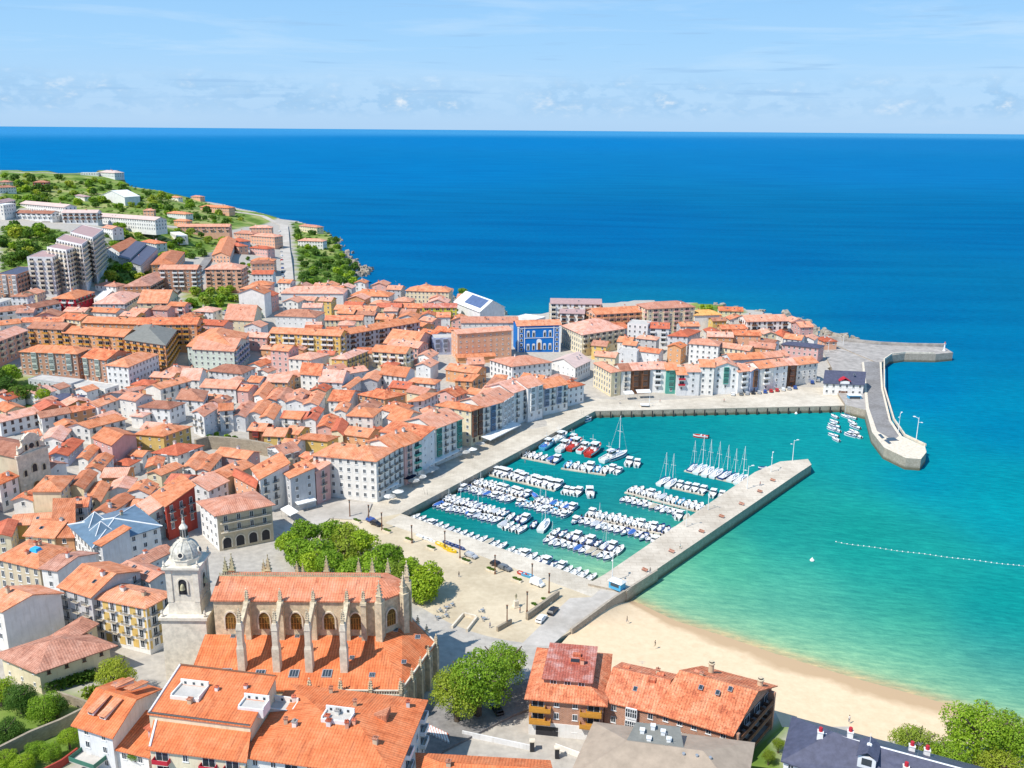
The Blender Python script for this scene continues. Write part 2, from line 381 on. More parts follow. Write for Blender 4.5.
# ------------------------------------------------------------------ land, sea, quays
def inpoly(px, py, poly):
    poly = np.array(poly); x = np.asarray(px); y = np.asarray(py); r = np.zeros(x.shape, bool); j = len(poly) - 1
    for i in range(len(poly)):
        xi, yi = poly[i]; xj, yj = poly[j]
        r ^= ((yi > y) != (yj > y)) & (x < (xj - xi) * (y - yi) / (yj - yi + 1e-12) + xi); j = i
    return r
def pl(pts, z=None):
    return [tuple((P(a, b, z) if z is not None else G(a, b))[:2]) for a, b in pts]
land = pl([(393, 514), (590, 409), (838, 400), (832, 380), (840, 352), (826, 340), (800, 323), (770, 312), (740, 307), (700, 302), (640, 299), (600, 303), (545, 312), (505, 315), (455, 298), (420, 293),
           (385, 297), (366, 286), (356, 278), (352, 262), (345, 250), (334, 236), (322, 227), (300, 221), (280, 218), (255, 211), (230, 205), (200, 199), (160, 190), (130, 186), (123, 176), (112, 169),
           (95, 172), (60, 173), (20, 170), (-140, 169)])
land += [(-1140, 1500), (-1140, 130), (700, 130)] + pl([(1150, 790), (1000, 748), (900, 730), (790, 716), (700, 690), (610, 665), (562, 640), (640, 583), (600, 588), (585, 588)])
land = [tuple(p) for p in land]
inl = inpoly(XX, YY, land)
TH = np.where(inl, HH - .25, -7.0)
# greenness of the ground: gardens and hillside by area
GREEN_PX = [[(0, 168), (130, 172), (190, 196), (280, 217), (255, 226), (228, 232), (160, 224), (150, 216), (0, 212)], [(0, 225), (75, 235), (45, 258), (25, 268), (0, 272)],
            [(105, 226), (175, 228), (225, 240), (205, 256), (160, 262), (150, 285), (98, 288), (110, 245)], [(292, 222), (330, 226), (352, 258), (366, 284), (345, 296), (300, 296)],
            [(184, 290), (240, 288), (236, 312), (184, 312)], [(-60, 370), (50, 375), (45, 405), (-60, 415)], [(0, 690), (95, 690), (110, 720), (80, 768), (-40, 790), (-40, 690)],
            [(745, 745), (790, 715), (786, 775), (740, 780)], [(870, 720), (1100, 705), (1100, 800), (1000, 760)], [(205, 475), (255, 475), (255, 486), (205, 486)], [(250, 300), (262, 300), (258, 345), (250, 345)], [(690, 300), (745, 306), (740, 325), (700, 325)]]
GM = np.zeros_like(XX)
for g_ in GREEN_PX:
    GM = np.maximum(GM, inpoly(XX, YY, pl(g_)).astype(float))
ny, nx = XX.shape
keep = inl.copy()
for dj in (-1, 0, 1):
    for di in (-1, 0, 1): keep |= np.roll(np.roll(inl, dj, 0), di, 1)
idx = np.arange(ny * nx).reshape(ny, nx)
q = keep[:-1, :-1] & keep[1:, :-1] & keep[:-1, 1:] & keep[1:, 1:]
fa = np.stack([idx[:-1, :-1][q], idx[:-1, 1:][q], idx[1:, 1:][q], idx[1:, :-1][q]], 1)
used = np.unique(fa); remap = -np.ones(ny * nx, int); remap[used] = np.arange(len(used))
vv = np.stack([XX.ravel(), YY.ravel(), TH.ravel()], 1)[used]
me = bpy.data.meshes.new('ground'); me.from_pydata(vv.tolist(), [], remap[fa].tolist())
at_ = me.attributes.new('green', 'FLOAT', 'POINT'); at_.data.foreach_set('value', GM.ravel()[used].astype(np.float32))
mt, nd, lk, bs = newmat('town_ground')
g = nd.new('ShaderNodeNewGeometry'); a = nd.new('ShaderNodeAttribute'); a.attribute_name = 'green'
sp = nd.new('ShaderNodeSeparateXYZ'); lk.new(g.outputs['Normal'], sp.inputs[0])
n1 = noisen(nd, lk, g.outputs['Position'], .035, 6, .6); n2 = noisen(nd, lk, g.outputs['Position'], .5, 5, .65)
paved = rampn(nd, lk, n2, [(.3, (.36, .33, .29)), (.7, (.50, .46, .40))])
grass = rampn(nd, lk, n1, [(.36, (.07, .14, .02)), (.5, (.17, .25, .05)), (.62, (.33, .33, .13))])
rock = rampn(nd, lk, n2, [(.35, (.10, .09, .08)), (.65, (.42, .37, .30))])
cl = mixn(nd, lk, a.outputs['Fac'], paved, grass)
cl = mixn(nd, lk, rampn(nd, lk, sp.outputs[2], [(.55, 1.), (.8, 0.)]), cl, rock)
lk.new(cl, bs.inputs['Base Color']); bs.inputs['Roughness'].default_value = .95; bs.inputs['Specular IOR Level'].default_value = .1
me.materials.append(mt)
go = bpy.data.objects.new('ground', me); col.objects.link(go); tag(go, kind='structure')

# sea: one sheet to the horizon, finer near the shore, water tint from depth, pale haze painted in at the horizon
SHORE_PX = [(590, 583), (612, 594), (640, 604), (675, 620.5), (725, 636), (775, 653), (810, 664), (856, 678), (900, 690), (938, 701), (985, 716), (1060, 738), (1200, 780)]
SHORE = np.array([P(a, b, 0)[:2] for a, b in SHORE_PX])
def dist_poly(x, y, poly):
    d = np.full(x.shape, 1e9)
    for (ax, ay), (bx, by) in zip(poly[:-1], poly[1:]):
        t = np.clip(((x - ax) * (bx - ax) + (y - ay) * (by - ay)) / ((bx - ax) ** 2 + (by - ay) ** 2), 0, 1)
        d = np.minimum(d, np.hypot(x - ax - t * (bx - ax), y - ay - t * (by - ay)))
    return d
def lin(c): return np.array([(v / 255 / 12.92) if v / 255 <= .04045 else ((v / 255 + .055) / 1.055) ** 2.4 for v in c])
SEA_C = [(420, 525, (20, 140, 135)), (520, 500, (12, 145, 150)), (620, 440, (12, 146, 152)), (700, 420, (14, 150, 155)), (590, 570, (22, 145, 145)), (760, 440, (18, 155, 158)), (690, 470, (12, 148, 155)),
         (840, 440, (18, 158, 162)), (680, 590, (100, 192, 158)), (720, 570, (70, 180, 150)), (780, 520, (35, 165, 152)), (860, 540, (28, 165, 152)), (800, 620, (80, 186, 160)), (900, 630, (55, 178, 155)), (920, 560, (30, 165, 155)),
         (1000, 620, (15, 160, 155)), (1000, 500, (6, 156, 170)), (930, 470, (4, 150, 172)), (1000, 420, (0, 138, 175)), (920, 390, (0, 132, 178)), (1000, 340, (0, 122, 170)), (900, 310, (0, 116, 168)), (760, 260, (0, 112, 168)),
         (600, 230, (0, 112, 172)), (500, 260, (0, 112, 170)), (400, 240, (0, 116, 176)), (1000, 230, (0, 114, 170)), (400, 170, (0, 126, 190)), (900, 170, (8, 126, 188)), (100, 150, (0, 128, 192)), (1000, 145, (20, 130, 192)), (500, 142, (4, 130, 196)), (500, 132.5, (70, 160, 215)), (100, 131, (60, 155, 215)), (950, 135.5, (80, 165, 215)), (1300, 500, (0, 140, 170)), (1300, 250, (0, 116, 180))]  # points by the horizon put a pale haze band into the water colour
spx = np.array([P(a, b, 0)[:2] for a, b, c in SEA_C]); scl = np.array([lin(c) for a, b, c in SEA_C]) / 1.55
rows = np.concatenate([np.arange(140, 560, 2.0), 560 * (150000 / 560.) ** (np.arange(0, 130) / 129.)])
tan_ = np.linspace(-1.25, 1.25, 281)
SX = rows[:, None] * tan_[None, :]; SY = np.repeat(rows[:, None], len(tan_), 1)
lx = np.arctan2(SX, SY) * 2.2; ly = np.log(np.hypot(SX, SY))
clx = np.arctan2(spx[:, 0], spx[:, 1]) * 2.2; cly = np.log(np.hypot(spx[:, 0], spx[:, 1]))
num = np.zeros(SX.shape + (3,)); den = np.zeros(SX.shape)
for i in range(len(spx)):
    wgt = 1 / ((lx - clx[i]) ** 2 + (ly - cly[i]) ** 2 + .004) ** 1.8
    num += wgt[..., None] * scl[i]; den += wgt
SC = num / den[..., None]
D = dist_poly(SX, SY, SHORE)
for c_, w0, w1 in (((140, 205, 165), 24., 1.7), ((180, 208, 160), 6., 1.3), ((215, 195, 150), 2.4, 2.)):
    k = np.exp(-(D / w0) ** w1)[..., None]; SC = SC * (1 - k) + lin(c_) / 1.55 * k
ny, nx = SX.shape; idx = np.arange(ny * nx).reshape(ny, nx)
fa = np.stack([idx[:-1, :-1].ravel(), idx[:-1, 1:].ravel(), idx[1:, 1:].ravel(), idx[1:, :-1].ravel()], 1)
me = bpy.data.meshes.new('sea'); me.from_pydata(np.stack([SX.ravel(), SY.ravel(), np.zeros(ny * nx)], 1).tolist(), [], fa.tolist())
ca = me.color_attributes.new('tint', 'FLOAT_COLOR', 'POINT'); ca.data.foreach_set('color', np.concatenate([SC.reshape(-1, 3), np.ones((ny * nx, 1))], 1).astype(np.float32).ravel())
mt, nd, lk, bs = newmat('sea_water')
g = nd.new('ShaderNodeNewGeometry'); a = nd.new('ShaderNodeAttribute'); a.attribute_name = 'tint'
mpr0 = nd.new('ShaderNodeMapping'); mpr0.inputs['Rotation'].default_value = (0, 0, .1); lk.new(g.outputs['Position'], mpr0.inputs[0])
mpr = nd.new('ShaderNodeMapping'); mpr.inputs['Rotation'].default_value = (0, 0, .22); lk.new(g.outputs['Position'], mpr.inputs[0])
w1 = noisen(nd, lk, mpr.outputs[0], 1.0, 5, .75, (.16, .62, 1)); w2 = noisen(nd, lk, g.outputs['Position'], 1.0, 3, .6, (.7, 1.1, 1)); w3 = noisen(nd, lk, mpr0.outputs[0], 1.0, 7, .62, (.004, .018, 1))
cl = mixn(nd, lk, .95, a.outputs['Color'], rampn(nd, lk, w1, [(.30, (.60, .74, .80)), (.5, (1., 1., 1.)), (.68, (1.5, 1.28, 1.2))]), 'MULTIPLY')
cl = mixn(nd, lk, .8, cl, rampn(nd, lk, w3, [(.36, (.7, .84, .89)), (.5, (1., 1., 1.)), (.62, (1.2, 1.12, 1.07))]), 'MULTIPLY')
bp = nd.new('ShaderNodeBump'); bp.inputs['Strength'].default_value = .5; bp.inputs['Distance'].default_value = .5
ad = nd.new('ShaderNodeMath'); ad.operation = 'ADD'; lk.new(w1, ad.inputs[0]); lk.new(w2, ad.inputs[1]); lk.new(ad.outputs[0], bp.inputs['Height'])
df = nd.new('ShaderNodeBsdfDiffuse'); lk.new(cl, df.inputs['Color']); gl = nd.new('ShaderNodeBsdfGlossy'); gl.inputs['Roughness'].default_value = .22; lk.new(bp.outputs[0], gl.inputs['Normal']); lk.new(bp.outputs[0], df.inputs['Normal'])
lw_ = nd.new('ShaderNodeLayerWeight'); lw_.inputs['Blend'].default_value = .25; lk.new(bp.outputs[0], lw_.inputs['Normal'])
mxs = nd.new('ShaderNodeMixShader'); lk.new(rampn(nd, lk, lw_.outputs['Fresnel'], [(.0, .006), (1., .022)]), mxs.inputs[0]); lk.new(df.outputs[0], mxs.inputs[1]); lk.new(gl.outputs[0], mxs.inputs[2]); lk.new(mxs.outputs[0], nd['Material Output'].inputs[0])
me.materials.append(mt)
so_ = bpy.data.objects.new('sea', me); col.objects.link(so_); tag(so_, kind='structure')

# beach: a sheet falling from the sea wall under the water
def paved(name, c1, c2, joint=0, scale=.4, big=.05):
    mt, nd, lk, bs = newmat(name)
    g = nd.new('ShaderNodeNewGeometry')
    n = noisen(nd, lk, g.outputs['Position'], scale, 6, .7); nb = noisen(nd, lk, g.outputs['Position'], big, 4, .6)
    cl = rampn(nd, lk, n, [(.3, c1), (.7, c2)])
    cl = mixn(nd, lk, .9, cl, rampn(nd, lk, nb, [(.35, (.80, .78, .75)), (.6, (1.06, 1.05, 1.04))]), 'MULTIPLY')
    if joint:
        br = nd.new('ShaderNodeTexBrick'); lk.new(g.outputs['Position'], br.inputs['Vector']); br.inputs['Scale'].default_value = 1; br.inputs['Brick Width'].default_value = joint; br.inputs['Row Height'].default_value = joint * .5
        br.inputs['Mortar Size'].default_value = joint * .02; br.inputs['Color1'].default_value = (1, 1, 1, 1); br.inputs['Color2'].default_value = (.9, .9, .9, 1); br.inputs['Mortar'].default_value = (.72, .7, .68, 1)
        cl = mixn(nd, lk, .8, cl, br.outputs[0], 'MULTIPLY')
    lk.new(cl, bs.inputs['Base Color']); bs.inputs['Roughness'].default_value = .9; bs.inputs['Specular IOR Level'].default_value = .15
    return mt
back = [P(a, b, 2.6) for a, b in [(652, 576), (628, 592), (603, 608), (575, 628), (560, 645), (600, 672), (660, 700), (720, 725), (790, 745), (870, 765), (960, 790), (1060, 820), (1200, 860)]]
mb = MB(); NS = 14; vs = []
front = [np.array([*p, 0]) for p in SHORE]
for i in range(13):
    b_ = back[i][:2]; f_ = front[i][:2]; ext = (f_ - b_) / max(np.linalg.norm(f_ - b_), 1) * 16
    for k in range(NS + 1):
        t = k / NS
        if t <= .8:
            u = t / .8; p = b_ + (f_ - b_) * u; z = 2.6 * (1 - u) ** 1.3 + .02
        else:
            u = (t - .8) / .2; p = f_ + ext * u; z = .02 - 1.2 * u
        vs.append((p[0], p[1], z))
fs = [(i * (NS + 1) + k, (i + 1) * (NS + 1) + k, (i + 1) * (NS + 1) + k + 1, i * (NS + 1) + k + 1) for i in range(12) for k in range(NS)]
mb.add(vs, fs)
mt, nd, lk, bs = newmat('beach_sand')
g = nd.new('ShaderNodeNewGeometry'); sp = nd.new('ShaderNodeSeparateXYZ'); lk.new(g.outputs['Position'], sp.inputs[0])
n = noisen(nd, lk, g.outputs['Position'], .5, 8, .78); n2 = noisen(nd, lk, g.outputs['Position'], .08, 4, .6)
dry = rampn(nd, lk, n, [(.3, (.66, .49, .31)), (.7, (.78, .61, .41))])
ad = nd.new('ShaderNodeMath'); ad.operation = 'MULTIPLY_ADD'; lk.new(n2, ad.inputs[0]); ad.inputs[1].default_value = .5; lk.new(sp.outputs[2], ad.inputs[2])
cl = mixn(nd, lk, rampn(nd, lk, ad.outputs[0], [(.42, (0., 0., 0.)), (.60, (1., 1., 1.))]), (.50, .35, .21), dry)
lk.new(cl, bs.inputs['Base Color']); bs.inputs['Roughness'].default_value = .95; bs.inputs['Specular IOR Level'].default_value = .1
tag(mb.build('beach', mt, smooth=True), kind='structure')

M['quaystone'] = paved('pale_quay_paving', (.56, .50, .41), (.66, .60, .50), 2.2)
M['pierdeck'] = paved('pier_concrete', (.56, .49, .40), (.66, .59, .49), 4.0)
M['plaza'] = paved('plaza_sand', (.52, .43, .30), (.62, .53, .38), 0, .6, .07)
M['asphalt'] = paved('asphalt', (.20, .19, .19), (.30, .29, .28), 0, .8, .1)
M['paleroad'] = paved('worn_pale_road', (.42, .39, .35), (.54, .50, .45), 0, .5, .08)
M['quaywall'] = brickmat('quay_wall_masonry', (.48, .41, .32), (.32, .28, .23))
_m = M['quaywall']; nd, lk = _m.node_tree.nodes, _m.node_tree.links; bs = nd['Principled BSDF']      # weed and tide stain below high water
g = nd.new('ShaderNodeNewGeometry'); sp = nd.new('ShaderNodeSeparateXYZ'); lk.new(g.outputs['Position'], sp.inputs[0]); n = noisen(nd, lk, g.outputs['Position'], .6, 4, .7)
ad = nd.new('ShaderNodeMath'); ad.operation = 'MULTIPLY_ADD'; lk.new(n, ad.inputs[0]); ad.inputs[1].default_value = -1.2; lk.new(sp.outputs[2], ad.inputs[2])
src = bs.inputs['Base Color'].links[0].from_socket
lk.new(mixn(nd, lk, rampn(nd, lk, ad.outputs[0], [(.0, .85), (1., 0.)]), src, (.11, .095, .05)), bs.inputs['Base Color'])
M['rock'] = plain('coastal_rock', (.34, .29, .23), .9, .45, .5)
def sheet(name, px, z, mats, z0=None, z_px=None):
    pts = [P(a, b, z)[:2] for a, b in px]
    mb = MB()
    mb.prism([tuple(p) for p in pts], (z - .3) if z0 is None else z0, z, 0, 1)
    return tag(mb.build(name, mats), kind='structure')
Q = [M['quaystone'], M['quaywall']]
QZ = 3.3
# quay along the town and the north side, the near quay with the plaza, one surface each
sheet('west_quay', [(401, 513.5), (595, 411), (848, 405.5), (843, 388), (800, 387), (700, 398), (640, 401), (590, 398), (555, 408), (470, 445), (400, 487), (375, 500), (366, 520)], QZ, Q, -4)
sheet('south_quay', [(366, 520), (401, 513.5), (470, 537.5), (585, 578.5), (606, 586), (640, 582), (570, 632), (520, 660), (430, 640), (400, 590), (300, 540), (330, 518)], QZ + .004, [M['plaza'], M['quaywall']], -4)
sheet('quay_apron', [(401.5, 514), (470, 537.2), (585, 578), (604, 585.5), (592, 597), (470, 552), (385, 523)], QZ + .03, [M['quaystone'], M['quaystone']], QZ - .1)
sheet('harbour_road', [(604, 585.7), (640, 581), (575, 625), (525, 668), (500, 665), (548, 618), (570, 598), (592, 597)], QZ + .034, [M['paleroad'], M['paleroad']], QZ - .1)
sheet('harbour_pier', [(780, 461.5), (808, 459), (811.5, 464.5), (800, 472), (655, 570.5), (627, 591), (606, 587.5), (588, 583.5), (605, 574), (755, 472)], 4.0, [M['pierdeck'], M['quaywall']], -4)
sheet('plaza_streets', [(285, 520), (330, 500), (372, 503), (366, 520), (330, 518), (300, 545), (283, 548)], QZ + .3, [M['paleroad'], M['paleroad']], QZ - 1)
# breakwater: root apron, seaward arm, inner arm with a lower ledge and a parapet
sheet('breakwater_apron', [(815, 337), (880, 346.5), (881.5, 362), (863, 366), (866, 410), (846, 405), (836, 390), (832, 368)], 4.6, [M['concrete'], M['quaywall']], -4)
sheet('seaward_arm', [(820, 338.5), (880, 345), (944, 347), (953, 352.5), (936, 354), (905, 353.5), (890, 355.5), (882, 362), (876, 362)], 5.0, [M['concrete'], M['quaywall']], -4)
sheet('inner_arm', [(862, 362), (881.5, 361), (883, 388), (891, 420), (902, 436), (925, 446.5), (926.5, 452), (921, 459), (906, 458), (884, 447.5), (872, 432), (866, 410)], 4.9, [M['palestone'], M['quaywall']], -4)
sheet('inner_arm_road', [(864, 362), (879.5, 361), (881, 388), (889, 421), (899, 436), (893, 440), (877, 431), (869, 408)], 4.93, [M['asphalt'], M['asphalt']], 4.8)
for nm, pts, z, h_, wd, lab in (('parapet_wall', [(820, 337.5), (850, 341.5), (880, 344.5), (912, 346), (945, 346.5)], 5.0, 1.6, 1.2, 'long grey sea parapet along the outer edge of the seaward breakwater arm'),
                         ('parapet_wall', [(934, 353.7), (905, 353.2), (891, 354.7), (883.5, 360), (883.5, 388), (893, 420), (904, 436), (925, 446)], 5.0, .9, .6, 'white kerb-like parapet curving along the inner side of the breakwater')):
    mb = MB(); w_ = [P(a, b, z)[:2] for a, b in pts]
    nrm = []
    for i in range(len(w_)):
        d = w_[min(i + 1, len(w_) - 1)] - w_[max(i - 1, 0)]; d = d / np.linalg.norm(d); nrm.append(np.array([-d[1], d[0]]))
    for i in range(len(w_) - 1):
        a0, a1, b0, b1 = w_[i], w_[i] + nrm[i] * wd, w_[i + 1], w_[i + 1] + nrm[i + 1] * wd
        mb.prism([tuple(a0), tuple(b0), tuple(b1), tuple(a1)], z - .2, z + h_, 0)
    tag(mb.build(nm, M['palestone'] if h_ < 1 else M['concrete']), lab, 'wall')
# timber fender posts along the north quay belong to the quay wall
mb = MB()
for k in range(24):
    t = (k + .5) / 24; a = P(595 + (846 - 595) * t, 411.4 + (406 - 411.4) * t, QZ)
    mb.box(a[0] - .22, a[0] + .22, a[1] - .6, a[1] - .0, -1, QZ - .25)
f_ = tag(mb.build('quay_fenders', M['dark']), kind='structure')
# sea wall above the beach
mb = MB(); w_ = [P(a, b, 3.3)[:2] for a, b in [(656, 572), (612, 600), (570, 631)]]
for a, b in zip(w_[:-1], w_[1:]):
    d = (b - a) / np.linalg.norm(b - a); n_ = np.array([-d[1], d[0]])
    mb.prism([tuple(a), tuple(b), tuple(b + n_ * .7), tuple(a + n_ * .7)], 0.5, 4.2)
tag(mb.build('sea_wall', M['quaywall']), 'stone sea wall between the harbour road and the sandy beach', 'wall')

# ------------------------------------------------------------------ houses
FH = 2.95
def winmesh(w_, h_, style, shut=None):
    """window on the wall plane y = 0 facing -y, sill at z = 0; returns frame MB, pane MB"""
    f = MB(); p = MB(); t = .09
    p.box(-w_ / 2 + t, w_ / 2 - t, -.05, .05, t, h_ - t)
    f.box(-w_ / 2, -w_ / 2 + t, -.09, .05, 0, h_); f.box(w_ / 2 - t, w_ / 2, -.09, .05, 0, h_)
    f.box(-w_ / 2 + t, w_ / 2 - t, -.09, .05, 0, t); f.box(-w_ / 2 + t, w_ / 2 - t, -.09, .05, h_ - t, h_)
    f.box(-.035, .035, -.08, -.052, t, h_ - t)
    if style == 's':
        f.box(-w_ / 2 - .55, -w_ / 2 - .02, -.08, .04, -.02, h_ + .02, 1); f.box(w_ / 2 + .02, w_ / 2 + .55, -.08, .04, -.02, h_ + .02, 1)
    else:
        f.box(-w_ / 2 - .12, w_ / 2 + .12, -.16, .04, -.1, -.002)
    if style == 'd':      # balcony with an iron rail
        f.box(-w_ / 2 - .5, w_ / 2 + .5, -.85, 0, -.16, -.03, 2)
        for x in np.linspace(-w_ / 2 - .46, w_ / 2 + .46, 11): f.box(x - .025, x + .025, -.84, -.79, -.03, .95, 1)
        f.box(-w_ / 2 - .5, w_ / 2 + .5, -.86, -.78, .95, 1.02, 1)
    if style == 'g':      # glazed gallery bay
        f.v.clear(); f.f.clear(); f.m.clear(); p.v.clear(); p.f.clear(); p.m.clear()
        p.box(-w_ / 2 + .06, w_ / 2 - .06, -.72, -.02, .1, h_ - .1)
        f.box(-w_ / 2, w_ / 2, -.8, 0, -.35, .1, 1); f.box(-w_ / 2, w_ / 2, -.82, 0, h_ - .12, h_ + .12, 1)
        n = 5
        for k in range(n + 1):
            x = -w_ / 2 + w_ * k / n; f.box(x - .06, x + .06, -.78, -.70, .1, h_ - .12, 1)
        for sx in (-1, 1): f.box(min(sx * w_ / 2, sx * (w_ / 2 - .08)), max(sx * w_ / 2, sx * (w_ / 2 - .08)), -.69, 0, .1, h_ - .12, 1)
        f.box(-w_ / 2 + .08, w_ / 2 - .08, -.77, -.71, h_ * .55, h_ * .55 + .07, 1)
    if style == 'b':      # long recessed-look balcony with solid front
        f.box(-w_ / 2 - .3, w_ / 2 + .3, -1.1, 0, -.2, -.05, 2); f.box(-w_ / 2 - .3, w_ / 2 + .3, -1.12, -1.0, -.05, .85, 1)
        f.box(-w_ / 2 - .3, -w_ / 2 - .2, -1.0, 0, -.05, .85, 1); f.box(w_ / 2 + .2, w_ / 2 + .3, -1.0, 0, -.05, .85, 1)
    return f, p
WIN = {}
def win(style, colr='trim'):
    k = (style, colr)
    if k not in WIN:
        dims = {'w': (1.1, 1.5), 's': (1.0, 1.5), 'd': (1.2, 2.2), 'g': (2.4, 2.2), 'b': (2.6, 2.1), 'o': (.75, .9), 't': (1.2, 2.0)}[style]
        f, p = winmesh(*dims, style)
        names = {'w': 'window', 's': 'shuttered_window', 'd': 'balcony_door', 'g': 'glazed_gallery', 'b': 'balcony', 'o': 'small_window', 't': 'tall_window'}
        one = MB(); one.v = list(f.v); one.f = list(f.f); one.m = list(f.m); one.add(p.v, p.f, 3)
        mats = [M['trim'], M[colr] if style in 'sgb' else M['dark'], M['palestone'], M['glass']]
        if style in 'wot' and colr != 'trim': mats[0] = M[colr]
        WIN[k] = (names[style], dims, one.mesh(names[style], mats), f.mesh(names[style], mats), p.mesh('pane', M['glass']))
    return WIN[k]
SPACE = {'w': 2.7, 's': 3.1, 'd': 3.2, 'g': 3.1, 'b': 4.0, 'o': 3.2, 't': 2.5}
mchim = MB(); mchim.box(-.4, .4, -.4, .4, -1.2, 1.1).box(-.52, .52, -.52, .52, 1.1, 1.25, 1); mchim.lathe([(.14, 1.25), (.12, 1.6)], 6, 1, (-.18, 0)); mchim.lathe([(.14, 1.25), (.12, 1.6)], 6, 1, (.2, 0))
CHIM = [mchim.mesh('chimney', [M[a], M[b]]) for a, b in (('white', 't_red'), ('beige', 't_brown'), ('salmon', 't_red'), ('white', 'concrete'))]
msky = MB(); msky.box(-.45, .45, -.6, .6, -.15, .09).box(-.36, .36, -.5, .5, .09, .11, 1); SKYL = msky.mesh('skylight', [M['steel'], M['glass']])
mant = MB(); mant.tube((0, 0, -.5), (0, 0, 3), .03, .02, 5); mant.box(-.7, .7, -.02, .02, 2.9, 2.94); mant.box(-.5, .5, -.02, .02, 2.6, 2.64); mant.box(-.02, .02, -.6, .6, 2.75, 2.79); ANT = mant.mesh('aerial', M['steel'])
HOUSES = []
def quadz(z, *pts): return [(p[0], p[1], z) for p in pts]
def house(A, B, C, D, zg, ze, roof='g', wall='white', tile='t_orange', win_='w', slope=.36, ov=.55, label=None, cat='house', name='house', group=None, floors=3, near=False, chim=None, zb=None, sub=None, hide=(), ground=None, blind=(), trimroof=None):
    A, B, C, D = [np.array(p[:2], float) for p in (A, B, C, D)]
    if label is None and tile in ('t_orange', 't_salmon'):
        far_ = np.hypot(A[0], A[1]) > 430
        tile = rng.choice(['t_orange'] * 5 + ['t_salmon'] * (7 if far_ else 4) + ['t_red', 't_brown', 't_mottled', 't_mottled'])
    cen = (A + B + C + D) / 4; rz = math.atan2(B[1] - A[1], B[0] - A[0])
    cr, sr = math.cos(rz), math.sin(rz)
    def loc(p): d = p - cen; return np.array([d[0] * cr + d[1] * sr, -d[0] * sr + d[1] * cr])
    q = [loc(p) for p in (A, B, C, D)]
    h = ze - zg; zb_ = -3.0 if zb is None else zb
    t = thing(name, label, cat, (cen[0], cen[1], zg), rz, group)
    order = {'x': [1, 2, 3, 0]}.get(roof, [0, 1, 2, 3])
    a, b, c, d = [q[i] for i in order]
    # overhanged outline
    e = [a, b, c, d]; oq = []
    for i in range(4):
        p0, p1, p2 = e[i - 1], e[i], e[(i + 1) % 4]
        d1 = (p1 - p0) / np.linalg.norm(p1 - p0); d2 = (p2 - p1) / np.linalg.norm(p2 - p1)
        n1 = np.array([d1[1], -d1[0]]); n2 = np.array([d2[1], -d2[0]]); k = (n1 + n2) / (1 + n1 @ n2)
        oq.append(p1 + k * ov)
    th = .24; t_ridge = None
    depth = (np.linalg.norm(d - a) + np.linalg.norm(c - b)) / 2; wid = (np.linalg.norm(b - a) + np.linalg.norm(c - d)) / 2
    wb = MB(); rb = MB(); top = None
    def wallq(p, r, z1, z2): wb.add([(p[0], p[1], zb_), (r[0], r[1], zb_), (r[0], r[1], z2), (p[0], p[1], z1)], [(0, 1, 2, 3)])
    if roof in 'gx':
        rh = slope * depth / 2; m1, m2 = (a + d) / 2, (b + c) / 2; o1, o2 = (oq[0] + oq[3]) / 2, (oq[1] + oq[2]) / 2
        ez = h - ov * slope + th
        rb.slab([[0, 1, 5, 4], [2, 3, 4, 5]], quadz(ez, *oq) + [(o1[0], o1[1], h + rh + th), (o2[0], o2[1], h + rh + th)], th)
        wallq(a, b, h, h); wallq(c, d, h, h)
        wb.add([(b[0], b[1], zb_), (c[0], c[1], zb_), (c[0], c[1], h), (m2[0], m2[1], h + rh), (b[0], b[1], h)], [(0, 1, 2, 3, 4)])
        wb.add([(d[0], d[1], zb_), (a[0], a[1], zb_), (a[0], a[1], h), (m1[0], m1[1], h + rh), (d[0], d[1], h)], [(0, 1, 2, 3, 4)])
        zroof = lambda p: h + th + rh * (1 - abs(((p - a) @ ((d - a) / np.linalg.norm(d - a))) / depth * 2 - 1))
    elif roof in 'hm':
        ez = h - ov * slope + th; o = oq
        for i in range(4): wallq(e[i], e[(i + 1) % 4], h, h)
        if roof == 'm':
            ins = 3.0; cc = sum(e) / 4; inner = []
            for i in range(4):
                v = cc - o[i]; inner.append(o[i] + np.array([np.sign(v[0]) * (ins + ov), np.sign(v[1]) * (ins + ov)]) * .95)
            rise = 1.9; zi = ez + rise
            rb.slab([[0, 1, 5, 4], [1, 2, 6, 5], [2, 3, 7, 6], [3, 0, 4, 7], [4, 5, 6, 7]], quadz(ez, *o) + quadz(zi, *inner), th)
            zroof = lambda p: zi; rh = rise
            t['inner'] = [float(x) for pp in inner for x in pp]; t['zi'] = zi
        else:
            if wid >= depth:
                s_ = depth / 2; rh = slope * depth / 2 + ov * slope
                w1 = (o[0] + o[3]) / 2; w2 = (o[1] + o[2]) / 2; u = (w2 - w1) / np.linalg.norm(w2 - w1); k = min(s_ + ov, np.linalg.norm(w2 - w1) / 2 - .05)
                r1, r2 = w1 + u * k, w2 - u * k; fcs = [[0, 1, 5, 4], [1, 2, 5], [2, 3, 4, 5], [3, 0, 4]]
            else:
                s_ = wid / 2; rh = slope * wid / 2 + ov * slope
                w1 = (o[0] + o[1]) / 2; w2 = (o[3] + o[2]) / 2; u = (w2 - w1) / np.linalg.norm(w2 - w1); k = min(s_ + ov, np.linalg.norm(w2 - w1) / 2 - .05)
                r1, r2 = w1 + u * k, w2 - u * k; fcs = [[0, 1, 4], [1, 2, 5, 4], [2, 3, 5], [3, 0, 4, 5]]
            rb.slab(fcs, quadz(ez, *o) + [(r1[0], r1[1], ez + rh), (r2[0], r2[1], ez + rh)], th)
            half = min(wid, depth) / 2; t_ridge = (r1, r2, ez + rh, ez, o, wid >= depth)
